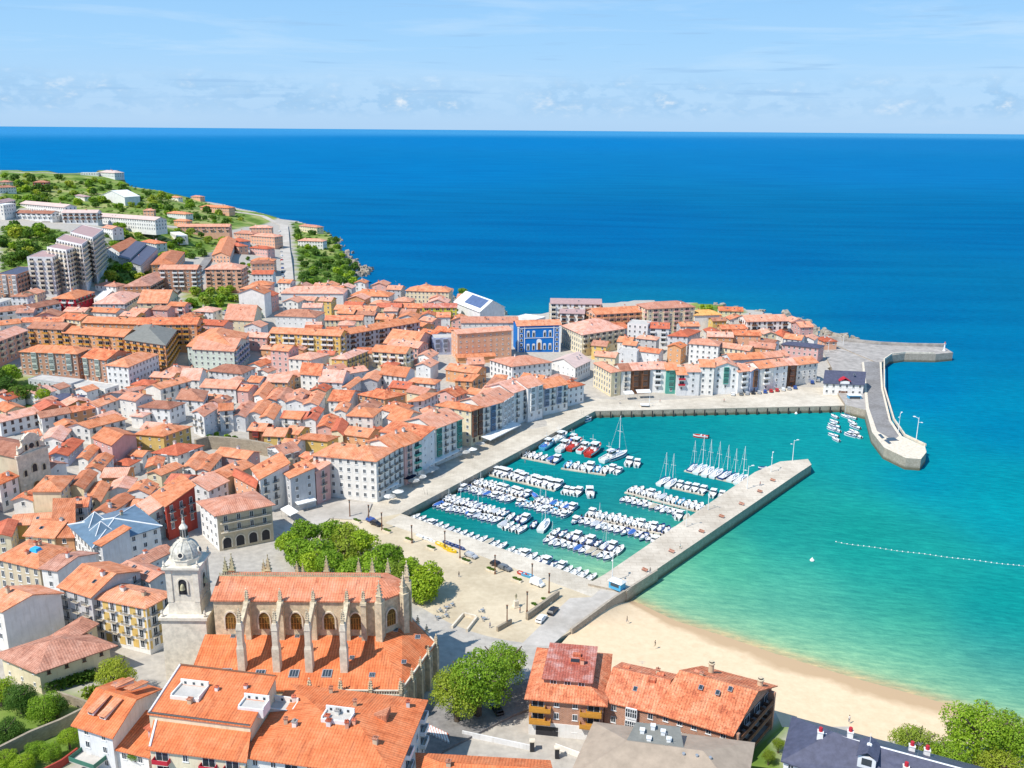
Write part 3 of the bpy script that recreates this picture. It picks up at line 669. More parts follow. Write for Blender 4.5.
            def zroof(p):
                ds = []
                for i in range(4):
                    u_ = (e[(i + 1) % 4] - e[i]); u_ = u_ / np.linalg.norm(u_); ds.append(abs((p - e[i]) @ np.array([-u_[1], u_[0]])))
                return h + th + slope * min(ds)
    elif roof == 's':
        rh = slope * depth
        rb.slab([[0, 1, 2, 3]], quadz(h - ov * slope + th, oq[0], oq[1]) + quadz(h + rh + ov * slope + th, oq[2], oq[3]), th)
        wallq(a, b, h, h); wallq(b, c, h, h + rh); wallq(c, d, h + rh, h + rh); wallq(d, a, h + rh, h)
        zroof = lambda p: h + th + rh * ((p - a) @ ((d - a) / np.linalg.norm(d - a))) / depth
    else:
        rh = 0
        for i in range(4): wallq(e[i], e[(i + 1) % 4], h + .5, h + .5)
        ins = [p + (sum(e) / 4 - p) * .02 for p in e]
        rb.slab([[0, 1, 2, 3]], quadz(h + .25, *ins), .2)
        for i in range(4):
            j = (i + 1) % 4; wb.add([(e[i][0], e[i][1], h + .5), (e[j][0], e[j][1], h + .5), (ins[j][0], ins[j][1], h + .5), (ins[i][0], ins[i][1], h + .5), (ins[j][0], ins[j][1], h + .2), (ins[i][0], ins[i][1], h + .2)], [(0, 1, 2, 3), (3, 2, 4, 5)])
        zroof = lambda p: h + .25
    wo = wb.build('wall', M[wall], t); ro = rb.build('roof', [M[tile]], t)
    hr = dict(t=t, q=q, e=e, poly=[A, B, C, D], ze=ze, zg=zg, h=h, rh=rh, floors=floors, win=win_, near=near, wall=wall, tile=tile, roofk=roof, cen=cen, rz=rz, auto=label is None, loc=loc, zroof=zroof, ro=ro, wo=wo, hide=hide, wid=wid, depth=depth, blind=blind, ridge=t_ridge, gable=(roof == 'g', roof == 'x'))
    # chimneys, skylights, aerials are roof furniture
    ncm = rng.choice([0, 1, 1, 2]) if chim is None else chim
    if roof not in 'f' or chim:
        for _ in range(ncm):
            u, v = rng.uniform(.18, .82), rng.uniform(.25, .75)
            p = (a * (1 - u) + b * u) * (1 - v) + (d * (1 - u) + c * u) * v
            k = rng.uniform(.8, 1.15); inst('chimney', rng.choice(CHIM), ro, (p[0], p[1], zroof(p)), rng.choice([0, 1.57]), (k, k, rng.uniform(.8, 1.1)))
        if roof in 'gxh' and rng.random() < .55 and min(wid, depth) > 6:
            for _ in range(rng.choice([1, 1, 2])):
                u, v = rng.uniform(.25, .75), .25
                p = (a * (1 - u) + b * u) * (1 - v) + (d * (1 - u) + c * u) * v
                if roof != 'h':
                    so2 = inst('skylight', SKYL, ro, (p[0], p[1], zroof(p) + .02)); ang = math.atan(slope)
                    dr = math.atan2((b - a)[1], (b - a)[0]); so2.rotation_euler = (ang, 0, dr)
    if rng.random() < .25 and h > 5:
        p = sum(e) / 4; inst('aerial', ANT, ro, (p[0], p[1], zroof(p)), rng.random() * 3)
    HOUSES.append(hr)
    return hr
def add_windows():
    from collections import defaultdict
    bbs = [(min(p[0] for p in H['poly']) - .3, max(p[0] for p in H['poly']) + .3, min(p[1] for p in H['poly']) - .3, max(p[1] for p in H['poly']) + .3) for H in HOUSES]
    def covered(x, y, z, me_):
        for H, bb in zip(HOUSES, bbs):
            if H is me_ or not (bb[0] < x < bb[1] and bb[2] < y < bb[3]): continue
            if z < H['ze'] - .3 and z > H['zg'] - 2:
                pp = H['poly']; ok = True
                for i in range(4):
                    a, b = pp[i], pp[(i + 1) % 4]
                    if (b[0] - a[0]) * (y - a[1]) - (b[1] - a[1]) * (x - a[0]) < -.2: ok = False; break
                if ok: return True
        return False
    tot = 0
    for H in HOUSES:
        if not H['win']: continue
        cr, sr = math.cos(H['rz']), math.sin(H['rz'])
        spec = H['win'].split('|')     # front | right | left | back, each 'cycle:colour'
        for i in range(4):
            if i in H['blind']: continue
            A, B = H['poly'][i], H['poly'][(i + 1) % 4]; u = (B - A); Ln = np.linalg.norm(u); u = u / Ln; n = np.array([u[1], -u[0]])
            mid = (A + B) / 2
            view = -mid / np.linalg.norm(mid)
            if n @ view < -.12: continue
            sp = spec[min(i, len(spec) - 1)] if i < 2 else (spec[2] if len(spec) > 2 else spec[0]) if i == 3 else spec[-1]
            if sp == '-': continue
            cyc, colr = (sp.split(':') + ['trim'])[:2]
            per = sum(SPACE[c_] for c_ in cyc) / len(cyc)
            ncol = int((Ln - 1.0) / per); 
            if ncol < 1: ncol = 1 if Ln > 2.2 else 0
            far = np.linalg.norm(mid) > 620
            maxr = H['floors']
            for r in range(int(math.floor(maxr + .3))):
                zs = H['h'] - (r + 1) * FH + .95
                if r == 0 and zs < -.5: continue
                for k in range(ncol):
                    st = cyc[(k + (0)) % len(cyc)]
                    x = Ln * (k + .5) / ncol
                    ground = (r >= int(math.floor(maxr + .3)) - 1)
                    if ground and st in 'dgb': st = 'w' if st != 'd' else 't'
                    if st == '-': continue
                    nm, dm, one, fr, pn = win(st, colr if st in 'sgb' or (st in 'wot' and colr in ('brown', 'shut_green', 'dark', 'shut_brown', 'palestone')) else 'trim')
                    z = zs - (.55 if st in 'db' else .35 if st in 'gt' else 0)
                    p = A + u * x + n * .7
                    if covered(p[0], p[1], H['zg'] + z + .6, H): continue
                    if ground and hgt(p[0], p[1]) > H['zg'] + z + 1.0: continue
                    pos = A + u * x; d = pos - H['cen']; lp = (d[0] * cr + d[1] * sr, -d[0] * sr + d[1] * cr, z)
                    ang = math.atan2(u[1], u[0]) - H['rz']
                    kx = min(1.0, Ln / ncol / (dm[0] + .35)) if st in 'gb' else 1.0
                    if H['near']:
                        wo_ = inst(nm, fr, H['t'], lp, ang, (kx, 1, 1)); inst('pane', pn, wo_)
                    else: inst(nm, one, H['t'], lp, ang, (kx, 1, 1))
                    tot += 1
    print('windows', tot)
OX = OY = 0.0; SCL = 1.0
def tile_(ox, oy, s):
    global OX, OY, SCL; OX, OY, SCL = ox, oy, s
def T(p): return (OX + p[0] / SCL, OY + p[1] / SCL)
def F(a, b, c, fl, roof='g', wall='white', tile='t_orange', win_='w', d=None, lift=0.0, **kw):
    """front facade eaves a, b (pixels in the tile); c = far right eave corner pixel, or the depth in metres"""
    up = fl * FH + .3 + lift
    A = G(*T(a), up); B = G(*T(b), up); ze = (A[2] + B[2]) / 2
    A = P(*T(a), ze); B = P(*T(b), ze)
    if isinstance(c, tuple): C = P(*T(c), ze)
    else:
        u = (B - A)[:2]; u /= np.linalg.norm(u); C = np.array([B[0] - u[1] * c, B[1] + u[0] * c, ze])
    Dd = P(*T(d), ze) if d is not None else A + C - B
    zg = ze - up
    return house(A, B, C, Dd, zg, ze, roof, wall, tile, win_, floors=fl, **kw)
def Rr(b, c, dep, fl, roof='g', wall='white', tile='t_orange', win_='w', **kw):
    """facade facing right: eaves b (near) to c (far), dep metres deep to the left"""
    up = fl * FH + .3
    B = G(*T(b), up); C = G(*T(c), up); ze = (B[2] + C[2]) / 2; B = P(*T(b), ze); C = P(*T(c), ze)
    u = (C - B)[:2]; u /= np.linalg.norm(u); n = np.array([-u[1], u[0]]) * dep
    A = B[:2] + n; Dd = C[:2] + n
    return house(A, B, C, Dd, ze - up, ze, roof, wall, tile, win_, floors=fl, **kw)
# ------------------------------------------------------------------ the town, district by district
# --- blocks on the left, third street back
tile_(0, 300, 4)
F((-60, 185), (108, 122), 12, 4, 'g', 'salmon', 't_salmon', 'wb:cream')
F((112, 112), (250, 118), 12, 4, 'g', 'orange', 't_salmon', 'bw:ochrewood')
F((252, 131), (495, 147), 13, 4, 'g', 'orange', 't_orange', 'bwb:ochrewood')
F((78, 206), (308, 215), 12, 4, 'h', 'brick', 't_orange', 'wwg:mint', label='brick block with three pale glazed bays beside the dark left trees', cat='apartment block', name='apartment_block')
F((330, 229), (424, 240), 16, 4, 'g', 'brick', 't_orange', 'gw:mint')
F((424, 260), (512, 268), (632, 217), 4, 'h', 'white', 't_orange', 'w|w', label='corner block with one white square-windowed face and a red-edged orange roof', cat='apartment block', name='apartment_block')
F((498, 157), (660, 180), (705, 119), 5, 'h', 'orange', 'greytile', 'b:ochrewood|b:ochrewood', slope=.3, label='ochre apartment block under a large plain grey hipped roof', cat='apartment block', name='apartment_block')
F((550, 98), (785, 97), 13, 5, 'g', 'orange', 't_orange', 'bwb:ochrewood')
F((770, 196), (935, 205), (990, 158), 4, 'g', 'mint', 't_salmon', 'w|b:lilac', slope=.26, label='pale mint block with a blind gable above the old town roofs', cat='apartment block', name='apartment_block')
F((112, 318), (285, 338), 8, 1.2, 'f', 'grey', 'flat', 'w'); F((290, 340), (420, 360), 8, 1.2, 'f', 'white', 'flat', 'w')
tile_(0, 350, 6.4)
F((0, 462), (250, 402), 9, 2, 'g', 'white', 't_orange', 'ww:shut_brown')
F((305, 312), (450, 327), 9, 1.3, 'h', 'white', 'slate', 'w', label='small white house with a dark slate hipped roof below the brick blocks', chim=0)
F((264, 434), (448, 402), 8, 2, 'g', 'white', 't_brown', 'wd'); F((452, 402), (625, 364), 8, 2, 'g', 'orange', 't_orange', 'w'); F((627, 363), (752, 318), 8, 2.3, 'g', 'white', 't_orange', 'w')
F((690, 290), (782, 276), (905, 250), 2, 'x', 'grey', 't_salmon', 'o|w'); F((765, 308), (868, 325), 9, 3, 'g', 'white', 't_orange', 'o')
F((430, 490), (572, 500), (800, 442), 2, 'x', 'white', 't_orange', 'w|d'); F((265, 575), (398, 578), (452, 508), 1.6, 'x', 'white', 't_orange', 'w')
F((295, 682), (430, 675), (530, 582), 1.2, 'x', 'lilac', 't_red', 'w'); F((596, 560), (715, 607), (870, 545), 3.2, 'g', 'pink', 't_orange', 'o|-', label='tall house with a blind dusty pink side wall behind the baroque church', name='house')
F((498, 690), (560, 702), (628, 626), 2, 'x', 'white', 't_orange', 'o'); F((553, 756), (645, 768), (722, 682), 2.2, 'x', 'white', 't_orange', 'o')
F((185, 560), (262, 545), 8, 1.6, 'g', 'white', 't_orange', 'w')
tile_(140, 350, 6.4)
F((-28, 536), (150, 550), (322, 490), 3, 'h', 'yellow', 't_orange', 'o|w', label='square yellow-fronted house with a white side and an orange hipped roof', near=True)
F((-5, 362), (188, 376), (285, 338), 2.4, 'h', 'white', 't_orange', 'w'); F((35, 236), (130, 249), (320, 197), 2.5, 'x', 'white', 't_orange', '-|d', label='long white house showing a plain white gable to the left of the mint block')
F((258, 186), (376, 192), (422, 132), 2, 'g', 'white', 't_orange', 'w|-'); F((440, 132), (652, 152), (738, 112), 2, 'h', 'white', 't_orange', 'w'); F((388, 236), (612, 248), 12, 2, 'g', 'white', 't_orange', 'w')
F((235, 312), (402, 326), (432, 262), 2.5, 'h', 'white', 't_orange', 'wd'); F((335, 398), (408, 424), (492, 372), 3, 'x', 'white', 't_orange', 'd|o'); F((508, 388), (592, 382), 9, 3, 'g', 'white', 't_orange', 'd')
F((580, 426), (672, 428), (742, 344), 2, 'x', 'white', 't_orange', 'o'); F((690, 406), (772, 408), (838, 332), 2, 'x', 'white', 't_orange', 'o'); F((690, 202), (762, 207), 9, 2, 'g', 'white', 't_salmon', 'o')
F((800, 202), (942, 207), (1002, 167), 2, 'g', 'orange', 't_orange', 'w'); F((730, 292), (792, 312), (852, 232), 2, 'x', 'white', 't_orange', 'o'); F((792, 322), (870, 322), (932, 254), 2, 'x', 'grey', 't_salmon', 'o'); F((920, 322), (1026, 328), 10, 2, 'g', 'white', 't_orange', 'w')
F((770, 432), (852, 442), (902, 362), 2, 'x', 'white', 't_orange', 'o'); F((905, 432), (1024, 442), 9, 2, 'g', 'white', 't_orange', 'd')
F((695, 512), (787, 518), 9, 2, 'g', 'brown', 't_orange', 'g:red', label='low house with dark red glazed balconies at the end of the long stone wall'); F((792, 548), (922, 553), 10, 2, 'g', 'yellow', 't_orange', 'w'); F((930, 530), (1012, 540), 9, 2, 'g', 'yellow', 't_orange', 'w')
F((82, 656), (240, 672), (400, 612), 2, 'h', 'white', 't_salmon', 'wg:trim'); F((40, 752), (135, 745), 9, 2.4, 'x', 'cream', 't_orange', 'wd')
F((620, 255), (690, 262), 9, 2, 'g', 'pink', 't_salmon', 'o'); F((440, 330), (510, 340), 8, 2, 'x', 'pink', 't_salmon', 'o')
tile_(140, 440, 6.4)
F((48, 212), (136, 224), (268, 168), 2.5, 'x', 'cream', 't_orange', 'w|o', label='cream house with a broad bare grey side wall and a small orange roof', name='house')
F((278, 172), (352, 187), (432, 96), 2.2, 'x', 'white', 't_orange', 'w'); F((365, 192), (440, 198), (520, 102), 2.2, 'x', 'white', 't_salmon', 'w'); F((440, 217), (560, 237), (722, 162), 2.4, 'x', 'beige', 't_orange', '-')
F((480, 92), (682, 122), 8, 2, 'g', 'pink', 't_orange', 'o'); F((165, 277), (272, 287), 9, 2, 'g', 'white', 't_red', 'o'); F((258, 282), (440, 322), (562, 262), 2, 'x', 'white', 't_orange', 'w')
F((84, 352), (166, 424), (352, 343), 3.6, 's', 'red', 't_orange', 'w|d', slope=.22, near=True, label='deep red house with black balconies beside the narrow street by the town hall', chim=1)
F((-10, 410), (64, 474), (158, 436), 2.9, 's', 'mint', 't_orange', 'w|d', slope=.2, near=True)
F((-70, 330), (60, 345), (110, 285), 2.4, 'x', 'white', 't_orange', 'o'); F((600, 225), (738, 300), (760, 262), 3, 'g', 'salmon', 't_salmon', 'o')
F((716, 182), (768, 252), (955, 192), 4, 's', 'white', 't_orange', 'w|d', slope=.2, near=True, label='white house with rows of black balconies right of the town hall', chim=2)
F((905, 195), (962, 244), (1118, 206), 4, 's', 'grey', 't_orange', 'w|w', slope=.18, near=True, label='grey-white house with an awning, between black-balcony house and pink house')
F((1080, 165), (1124, 206), (1214, 172), 3.9, 's', 'pink', 't_salmon', 'w|d', slope=.18, near=True, label='narrow pink house squeezed against the large white quayside block')
F((822, 48), (915, 94), (1022, 64), 2, 'x', 'white', 't_salmon', 'g:grey'); 
tile_(0, 460, 6.4)
F((-66, 124), (-5, 155), (112, 103), 3, 'h', 'white', 't_orange', 'w|t', near=True)
F((207, 198), (385, 198), (472, 102), 3.6, 'h', 'cream', 't_orange', '-|w', label='tall pale yellow house with a windowless front facing the small square', near=True)
F((440, 168), (535, 180), (618, 84), 3, 'x', 'cream', 't_orange', '-'); F((468, 302), (555, 295), 8, 3, 'g', 'white', 't_orange', 'd', near=True)
F((345, 494), (472, 492), (484, 360), 2, 's', 'orange', 't_orange', 'w', slope=.34, label='house hidden under one steep plain orange roof beside the blue zinc roof', chim=0); F((160, 482), (345, 497), 12, 2, 'g', 'cream', 't_orange', 'w'); F((-40, 494), (66, 486), (106, 392), 2, 'x', 'cream', 't_red', 'w')
F((-20, 628), (252, 692), (452, 572), 3, 'h', 'beige', 't_orange', 't', label='broad beige building with a bright blue skylight cover on its roof', chim=3, near=True)
F((265, 692), (367, 706), (612, 600), 3.2, 'g', 'white', 't_brown', 'w|-', slope=.25, near=True, label='house with a large blank white wall beside the broad beige building')
F((448, 418), (600, 560), (1024, 425), 3, 'h', 'white', 'bluezinc', 't|w', slope=.22, near=True, label='white building with blue zinc roofs and pale ridge caps behind the yellow-panelled building', cat='building', name='civic_building', chim=1)
HZINC = HOUSES[-1]
F((612, 532), (652, 548), (830, 474), 3.5, 's', 'white', 't_orange', 'w|-', slope=.18, near=True, label='white wing with a narrow orange roof standing against the blue zinc roofed building')
F((600, 330), (700, 345), (850, 240), 2.6, 'x', 'white', 't_orange', 'o|-'); F((690, 290), (900, 310), (1010, 262), 2.2, 'h', 'white', 't_salmon', 'w'); F((880, 205), (935, 215), (1010, 175), 2.3, 'x', 'white', 't_orange', 'o'); F((650, 110), (800, 108), 9, 2, 'g', 'orange', 't_orange', 'o'); F((690, 200), (830, 185), (870, 120), 2, 'x', 'white', 't_orange', 'o'); F((545, 250), (640, 262), (700, 160), 2.4, 'x', 'cream', 't_orange', '-')
tile_(0, 576, 4)
F((238, 42), (365, 82), 15, 4, 'g', 'grey', 't_orange', 'dd', near=True, label='grey house with iron balconies left of the yellow-panelled building')
F((366, 84), (583, 127), (690, 70), 4, 'h', 'white', 't_orange', 'd|d', near=True, d=None, label='white and yellow panelled building with balconies beside the bell tower', cat='building', chim=3, slope=.3)
HYEL = HOUSES[-1]
F((470, -30), (600, 20), (690, -10), 3.6, 'g', 'white', 't_orange', 'o', near=True); F((420, -15), (475, 5), (690, -100), 3.4, 'x', 'white', 't_orange', 'o', near=True)
F((-80, 108), (12, 140), (243, 70), 3.6, 'g', 'white', 't_orange', 'w|-', near=True, label='white house with a large bluish bare wall at the left edge', slope=.3)
F((5, 308), (155, 373), (436, 277), 1.9, 'h', 'cream', 't_brown', 'o|o:brown', near=True, slope=.34, ov=1.2, label='old cream house with a wide faded hipped roof above the ivy wall', chim=0)
F((215, 235), (275, 262), (385, 192), 2.2, 'h', 'cream', 't_brown', 'o', near=True, label='small annex with a faded hipped roof behind the old cream house', chim=0)
F((308, 589), (447, 633), (625, 455), 2.9, 'g', 'white', 't_fresh', 'w|-', near=True, slope=.36, ov=.9, label='house with long shed dormers on its orange roof beside the garden wall', chim=0)
HDORM = HOUSES[-1]
F((462, 690), (592, 720), (668, 590), 1.6, 's', 'white', 't_fresh', 'w', near=True, slope=.14, label='low white lean-to with an orange roof between dormer house and pink wall', chim=0)
tile_(0, 0, 1)
F((150, 748), (244, 760), (251.5, 727), 4.2, 's', 'cream', 't_fresh', 'bwb:crimson', near=True, slope=.28, ov=.6, label='foreground apartment house with red balconies and the lower of two orange roofs', cat='apartment block', name='apartment_block', chim=0)
HBL = HOUSES[-1]
F((149, 714), (250, 726.5), (276, 686), HBL['floors'] + (HBL['rh'] + .35) / FH, 's', 'cream', 't_fresh', '-', near=True, slope=.16, ov=.3, label='upper orange roofed block with a white light well beside the bell tower', cat='apartment block', name='apartment_block', chim=1)
HBU = HOUSES[-1]
F((246, 755), (393, 775), (423.5, 702), 4.4, 'h', 'white', 't_fresh', 'wwb:trim', near=True, slope=.24, ov=.8, label='large white foreground block with a light well in its orange hipped roof', cat='apartment block', name='apartment_block', chim=6)
HBR = HOUSES[-1]
F((147.5, 728), (158, 733), 7, 4.0, 's', 'pink', 't_red', 'o', near=True, slope=.1, label='narrow rose pink wall house at the corner of the foreground block', chim=0)
# villas on the beach
F((529, 696), (603.5, 703), (608.5, 655), 3, 'm', 'brick', 't_mottled', 'g:ochrewood', near=True, ov=.9, slope=.42, label='brick apartment house with a terrace roof of bleached red tiles above the beach', cat='apartment block', name='apartment_block', chim=0)
HVILLA = HOUSES[-1]
F((605, 700), (660, 713), 15, 2.8, 'g', 'brick', 't_mottled', 'wg:trim', near=True, slope=.42, label='middle brick wing with a mottled orange roof and raised hatches', cat='apartment block', name='apartment_block', chim=1)
F((659, 711), (731, 732), (772, 686), 3, 'g', 'brick', 't_mottled', 'ww|b:brown', near=True, slope=.40, ov=.9, label='end brick house with deep side balconies facing right on the beach', cat='apartment block', name='apartment_block', chim=1)
HEND = HOUSES[-1]
F((572, 776), (742, 800), (752, 744), 3, 'h', 'grey', 'greyroof', 'w', near=True, slope=.34, label='building under a big beige-grey sheet roof with dark dormer skylights', cat='building', name='building', chim=0)
HGREY = HOUSES[-1]
F((784, 760), (1050, 850), (1062, 790), 3, 'h', 'white', 'slate', 'w', d=(794, 718), near=True, slope=.5, label='long building with a dark slate roof and red-capped white chimneys', cat='building', name='building', chim=0)
HSLATE = HOUSES[-1]
F((420, 784), (556, 792), (548, 762), 3, 'h', 'cream', 't_fresh', 'w', near=True, label='orange hipped roof cut off by the bottom edge below the big tree', chim=1)
# --- old town towards the harbour
tile_(280, 340, 6.4)
F((130, 217), (256, 227), (292, 166), 3, 'g', 'white', 't_orange', 'w'); F((250, 266), (396, 272), (446, 207), 2.5, 'g', 'white', 't_orange', 'wd|-'); F((55, 117), (197, 127), (312, 92), 3, 'h', 'white', 't_orange', 'w|-')
F((-60, 62), (52, 72), 10, 4, 'g', 'pink', 't_salmon', 'w'); F((330, 118), (426, 122), (562, 68), 3, 'h', 'yellow', 't_salmon', 'o|d', label='yellow house with a windowless front below the long cream block'); F((590, 72), (802, 87), 12, 3, 'g', 'cream', 't_salmon', 'b:trim')
F((640, 217), (802, 237), (862, 187), 2.5, 'g', 'white', 't_salmon', 't|-'); F((820, 267), (990, 282), (1026, 257), 2.5, 'h', 'white', 't_orange', 'w'); F((500, 347), (672, 377), (802, 347), 2.5, 'h', 'orange', 't_orange', 't|o')
F((310, 387), (442, 392), (512, 332), 2, 'g', 'white', 't_orange', 'w|-'); F((430, 482), (592, 492), (652, 442), 3, 'h', 'white', 't_orange', 'w', label='square white house with two floors of small windows among the harbour roofs'); F((110, 627), (302, 647), (372, 617), 2.4, 'h', 'yellow', 't_orange', 'o', label='yellow house under an orange hipped roof behind the large white quayside block')
F((38, 397), (152, 402), (192, 332), 2, 'x', 'white', 't_orange', 'o'); F((150, 412), (242, 417), (287, 342), 2, 'x', 'white', 't_orange', 'o'); F((-40, 385), (36, 392), (84, 320), 2, 'x', 'white', 't_salmon', 'o'); F((10, 497), (162, 502), 9, 2, 'g', 'white', 't_orange', 'w'); F((160, 507), (227, 512), (277, 442), 2, 'x', 'white', 't_red', 'o'); F((240, 557), (332, 562), (372, 492), 2, 'x', 'pink', 't_orange', 'o'); F((330, 582), (402, 607), (432, 532), 2, 'x', 'cream', 't_red', 'o')
F((410, 602), (562, 622), 10, 2, 'g', 'orange', 't_salmon', 'o'); F((0, 252), (132, 232), 10, 2, 'g', 'beige', 't_orange', 'w'); F((400, 302), (442, 312), (522, 252), 2, 'x', 'white', 't_orange', 'o'); F((520, 262), (622, 262), (662, 212), 2, 'x', 'grey', 't_salmon', 'o'); F((870, 162), (962, 172), (1012, 142), 2.4, 'x', 'white', 't_orange', 'o|-'); F((690, 32), (882, 52), 12, 2.6, 'g', 'pink', 't_salmon', 't')
F((350, 455), (420, 460), (450, 410), 2, 'x', 'white', 't_salmon', 'o'); F((700, 300), (820, 312), 10, 2, 'g', 'orange', 't_red', 'o'); F((810, 330), (920, 350), 10, 2.2, 'g', 'cream', 't_orange', 'o'); F((640, 440), (760, 470), (850, 420), 2.6, 'h', 'white', 't_salmon', 'o'); F((820, 395), (920, 385), (1010, 340), 2.6, 'h', 'white', 't_salmon', 't'); F((880, 100), (960, 115), (1010, 85), 2.2, 'x', 'white', 't_orange', 'o'); F((690, 500), (800, 545), (900, 470), 3.2, 'g', 'white', 't_salmon', 'o'); F((0, 680), (90, 690), 9, 2, 'g', 'white', 't_salmon', 'o'); F((330, 200), (430, 180), 9, 2, 'g', 'white', 't_salmon', 'o'); F((440, 215), (560, 195), 9, 2, 'g', 'white', 't_salmon', 'o')
tile_(0, 0, 1)
Q5 = dict(near=False, group='houses along the west quay')
F((313, 455), (376, 461), (397, 448.5), 5, 'h', 'white', 't_orange', 'w|d', near=True, label='large white corner block facing the plaza at the quay', cat='apartment block', name='apartment_block', chim=3)
Rr((394.5, 449.5), (404, 445.5), 14, 5, 'x', 'white', 't_orange', 'd', **Q5); Rr((404.5, 446), (412, 443), 14, 5, 'x', 'pink', 't_salmon', 'd', **Q5); Rr((412.3, 443), (421, 439), 14, 5, 'x', 'white', 't_salmon', 'b:green', **Q5); Rr((421.3, 438.5), (434.5, 431), 18, 5, 's', 'white', 't_salmon', 'o', slope=.12, **Q5)
Rr((435, 429), (462, 418.5), 16, 5, 'x', 'white', 't_salmon', 'gdd:green', label='quay house with teal green glazed galleries left of the cream corner', **Q5); F((436, 405), (471, 411), (482.5, 407), 5, 'h', 'cream', 't_orange', 'w|g:shut_brown', label='cream corner quay house with brown galleries on its right side', group=Q5['group'])
Rr((483, 407.5), (502, 402), 14, 5, 'x', 'white', 't_salmon', 'dg:shut_blue', label='quay house with dark blue glazed galleries above the large awning', **Q5); Rr((502.3, 401.5), (513, 395), 14, 5, 'x', 'white', 't_orange', 'g:trim', **Q5); Rr((513.3, 393), (528, 388), 16, 5, 'x', 'white', 't_salmon', 'd', **Q5); Rr((528.3, 388), (543, 384), 15, 5.3, 'x', 'white', 't_salmon', 'g:trim', label='white quay house framed by two tall white pilasters', **Q5)
Rr((543.3, 389), (568, 384), 13, 4.2, 'x', 'white', 't_salmon', 'gd:lilac', **Q5); Rr((568.3, 388), (584, 384.5), 10, 3, 'h', 'white', 't_orange', 'w', **Q5)
tile_(420, 330, 6.4)
F((165, 252), (362, 277), 11, 2, 'g', 'orange', 't_orange', 'o'); F((225, 322), (332, 327), (422, 297), 2.4, 'g', 'orange', 't_salmon', 'd'); F((88, 57), (236, 52), 10, 3, 'f', 'lilac', 'flat', 'g:lilac', label='grey-blue house with glazed galleries left of the salmon pink block')
F((240, 27), (586, 2), 12, 5, 'g', 'salmon', 't_salmon', 'oo', slope=.2, label='long salmon pink block with few windows left of the blue palace', cat='apartment block', name='apartment_block'); F((242, 178), (480, 166), 6, 1, 'g', 'orange', 't_orange', '-', chim=0, label='low orange arcade at the foot of the salmon pink block', cat='arcade', name='arcade')
F((448, 190), (590, 234), (842, 205), 3, 'h', 'white', 't_salmon', 't|w', slope=.3, label='white college-like building with a broad salmon hipped roof before the blue palace', cat='building', name='building')
F((640, 312), (770, 330), 10, 3, 'g', 'white', 't_orange', 'o'); F((775, 318), (900, 348), (1000, 310), 3, 'h', 'white', 't_salmon', 'o'); F((430, 345), (560, 385), (650, 350), 3.6, 'g', 'white', 't_salmon', 'o'); F((370, 420), (470, 470), (570, 415), 4, 'g', 'orange', 't_salmon', 'o'); F((900, 345), (985, 360), (1030, 340), 2.6, 'h', 'white', 't_orange', 'w')
tile_(540, 290, 6.4)
F((75, 456), (226, 497), (322, 452), 2.6, 'x', 'white', 'pinkroof', 'o|t', label='white gabled building with a dusty pink roof below the blue palace', cat='building', name='building')
F((70, 86), (392, 91), 12, 6, 'g', 'white', 'mauve', 'bw:palestone', label='white block with dull mauve roofs standing highest against the sea', cat='apartment block', name='apartment_block'); F((128, 147), (282, 152), 9, 4.6, 'g', 'white', 'mauve', 'b:shut_brown|w')
F((140, 227), (272, 287), (545, 245), 4, 'h', 'cream', 't_salmon', 't|b:palestone', label='cream building beside the blue palace with a long salmon roof', cat='building', name='building'); F((440, 247), (556, 243), 12, 4, 'g', 'lilac', 't_salmon', 'b:trim'); F((560, 217), (690, 227), 12, 4.8, 'f', 'white', 'flat', 'w'); F((690, 242), (826, 247), 12, 4, 'g', 'white', 't_salmon', 'b:trim')
F((355, 157), (690, 138), 14, 5, 'g', 'salmon', 't_salmon', 'b:orange'); F((690, 122), (992, 107), 17, 6, 'h', 'cream', 't_salmon', 'wb:pink', slope=.3, label='large cream block with a wide salmon hipped roof at the seaward edge', cat='apartment block', name='apartment_block'); F((820, 292), (946, 297), (1026, 262), 4, 'h', 'white', 't_salmon', 'w'); F((620, 388), (760, 405), 8, 2.4, 'g', 'white', 't_orange', 'o'); F((350, 420), (480, 432), 9, 3, 'g', 'cream', 't_orange', 'o'); F((500, 390), (620, 400), 8, 2.6, 'f', 'white', 'flat', 'o')
tile_(0, 0, 1)
QN = dict(group='houses along the north quay')
F((594, 363), (611.5, 372.5), (621, 371), 4, 'h', 'cream', 't_salmon', 't|t', label='cream corner house where the west and north quays meet', **QN)
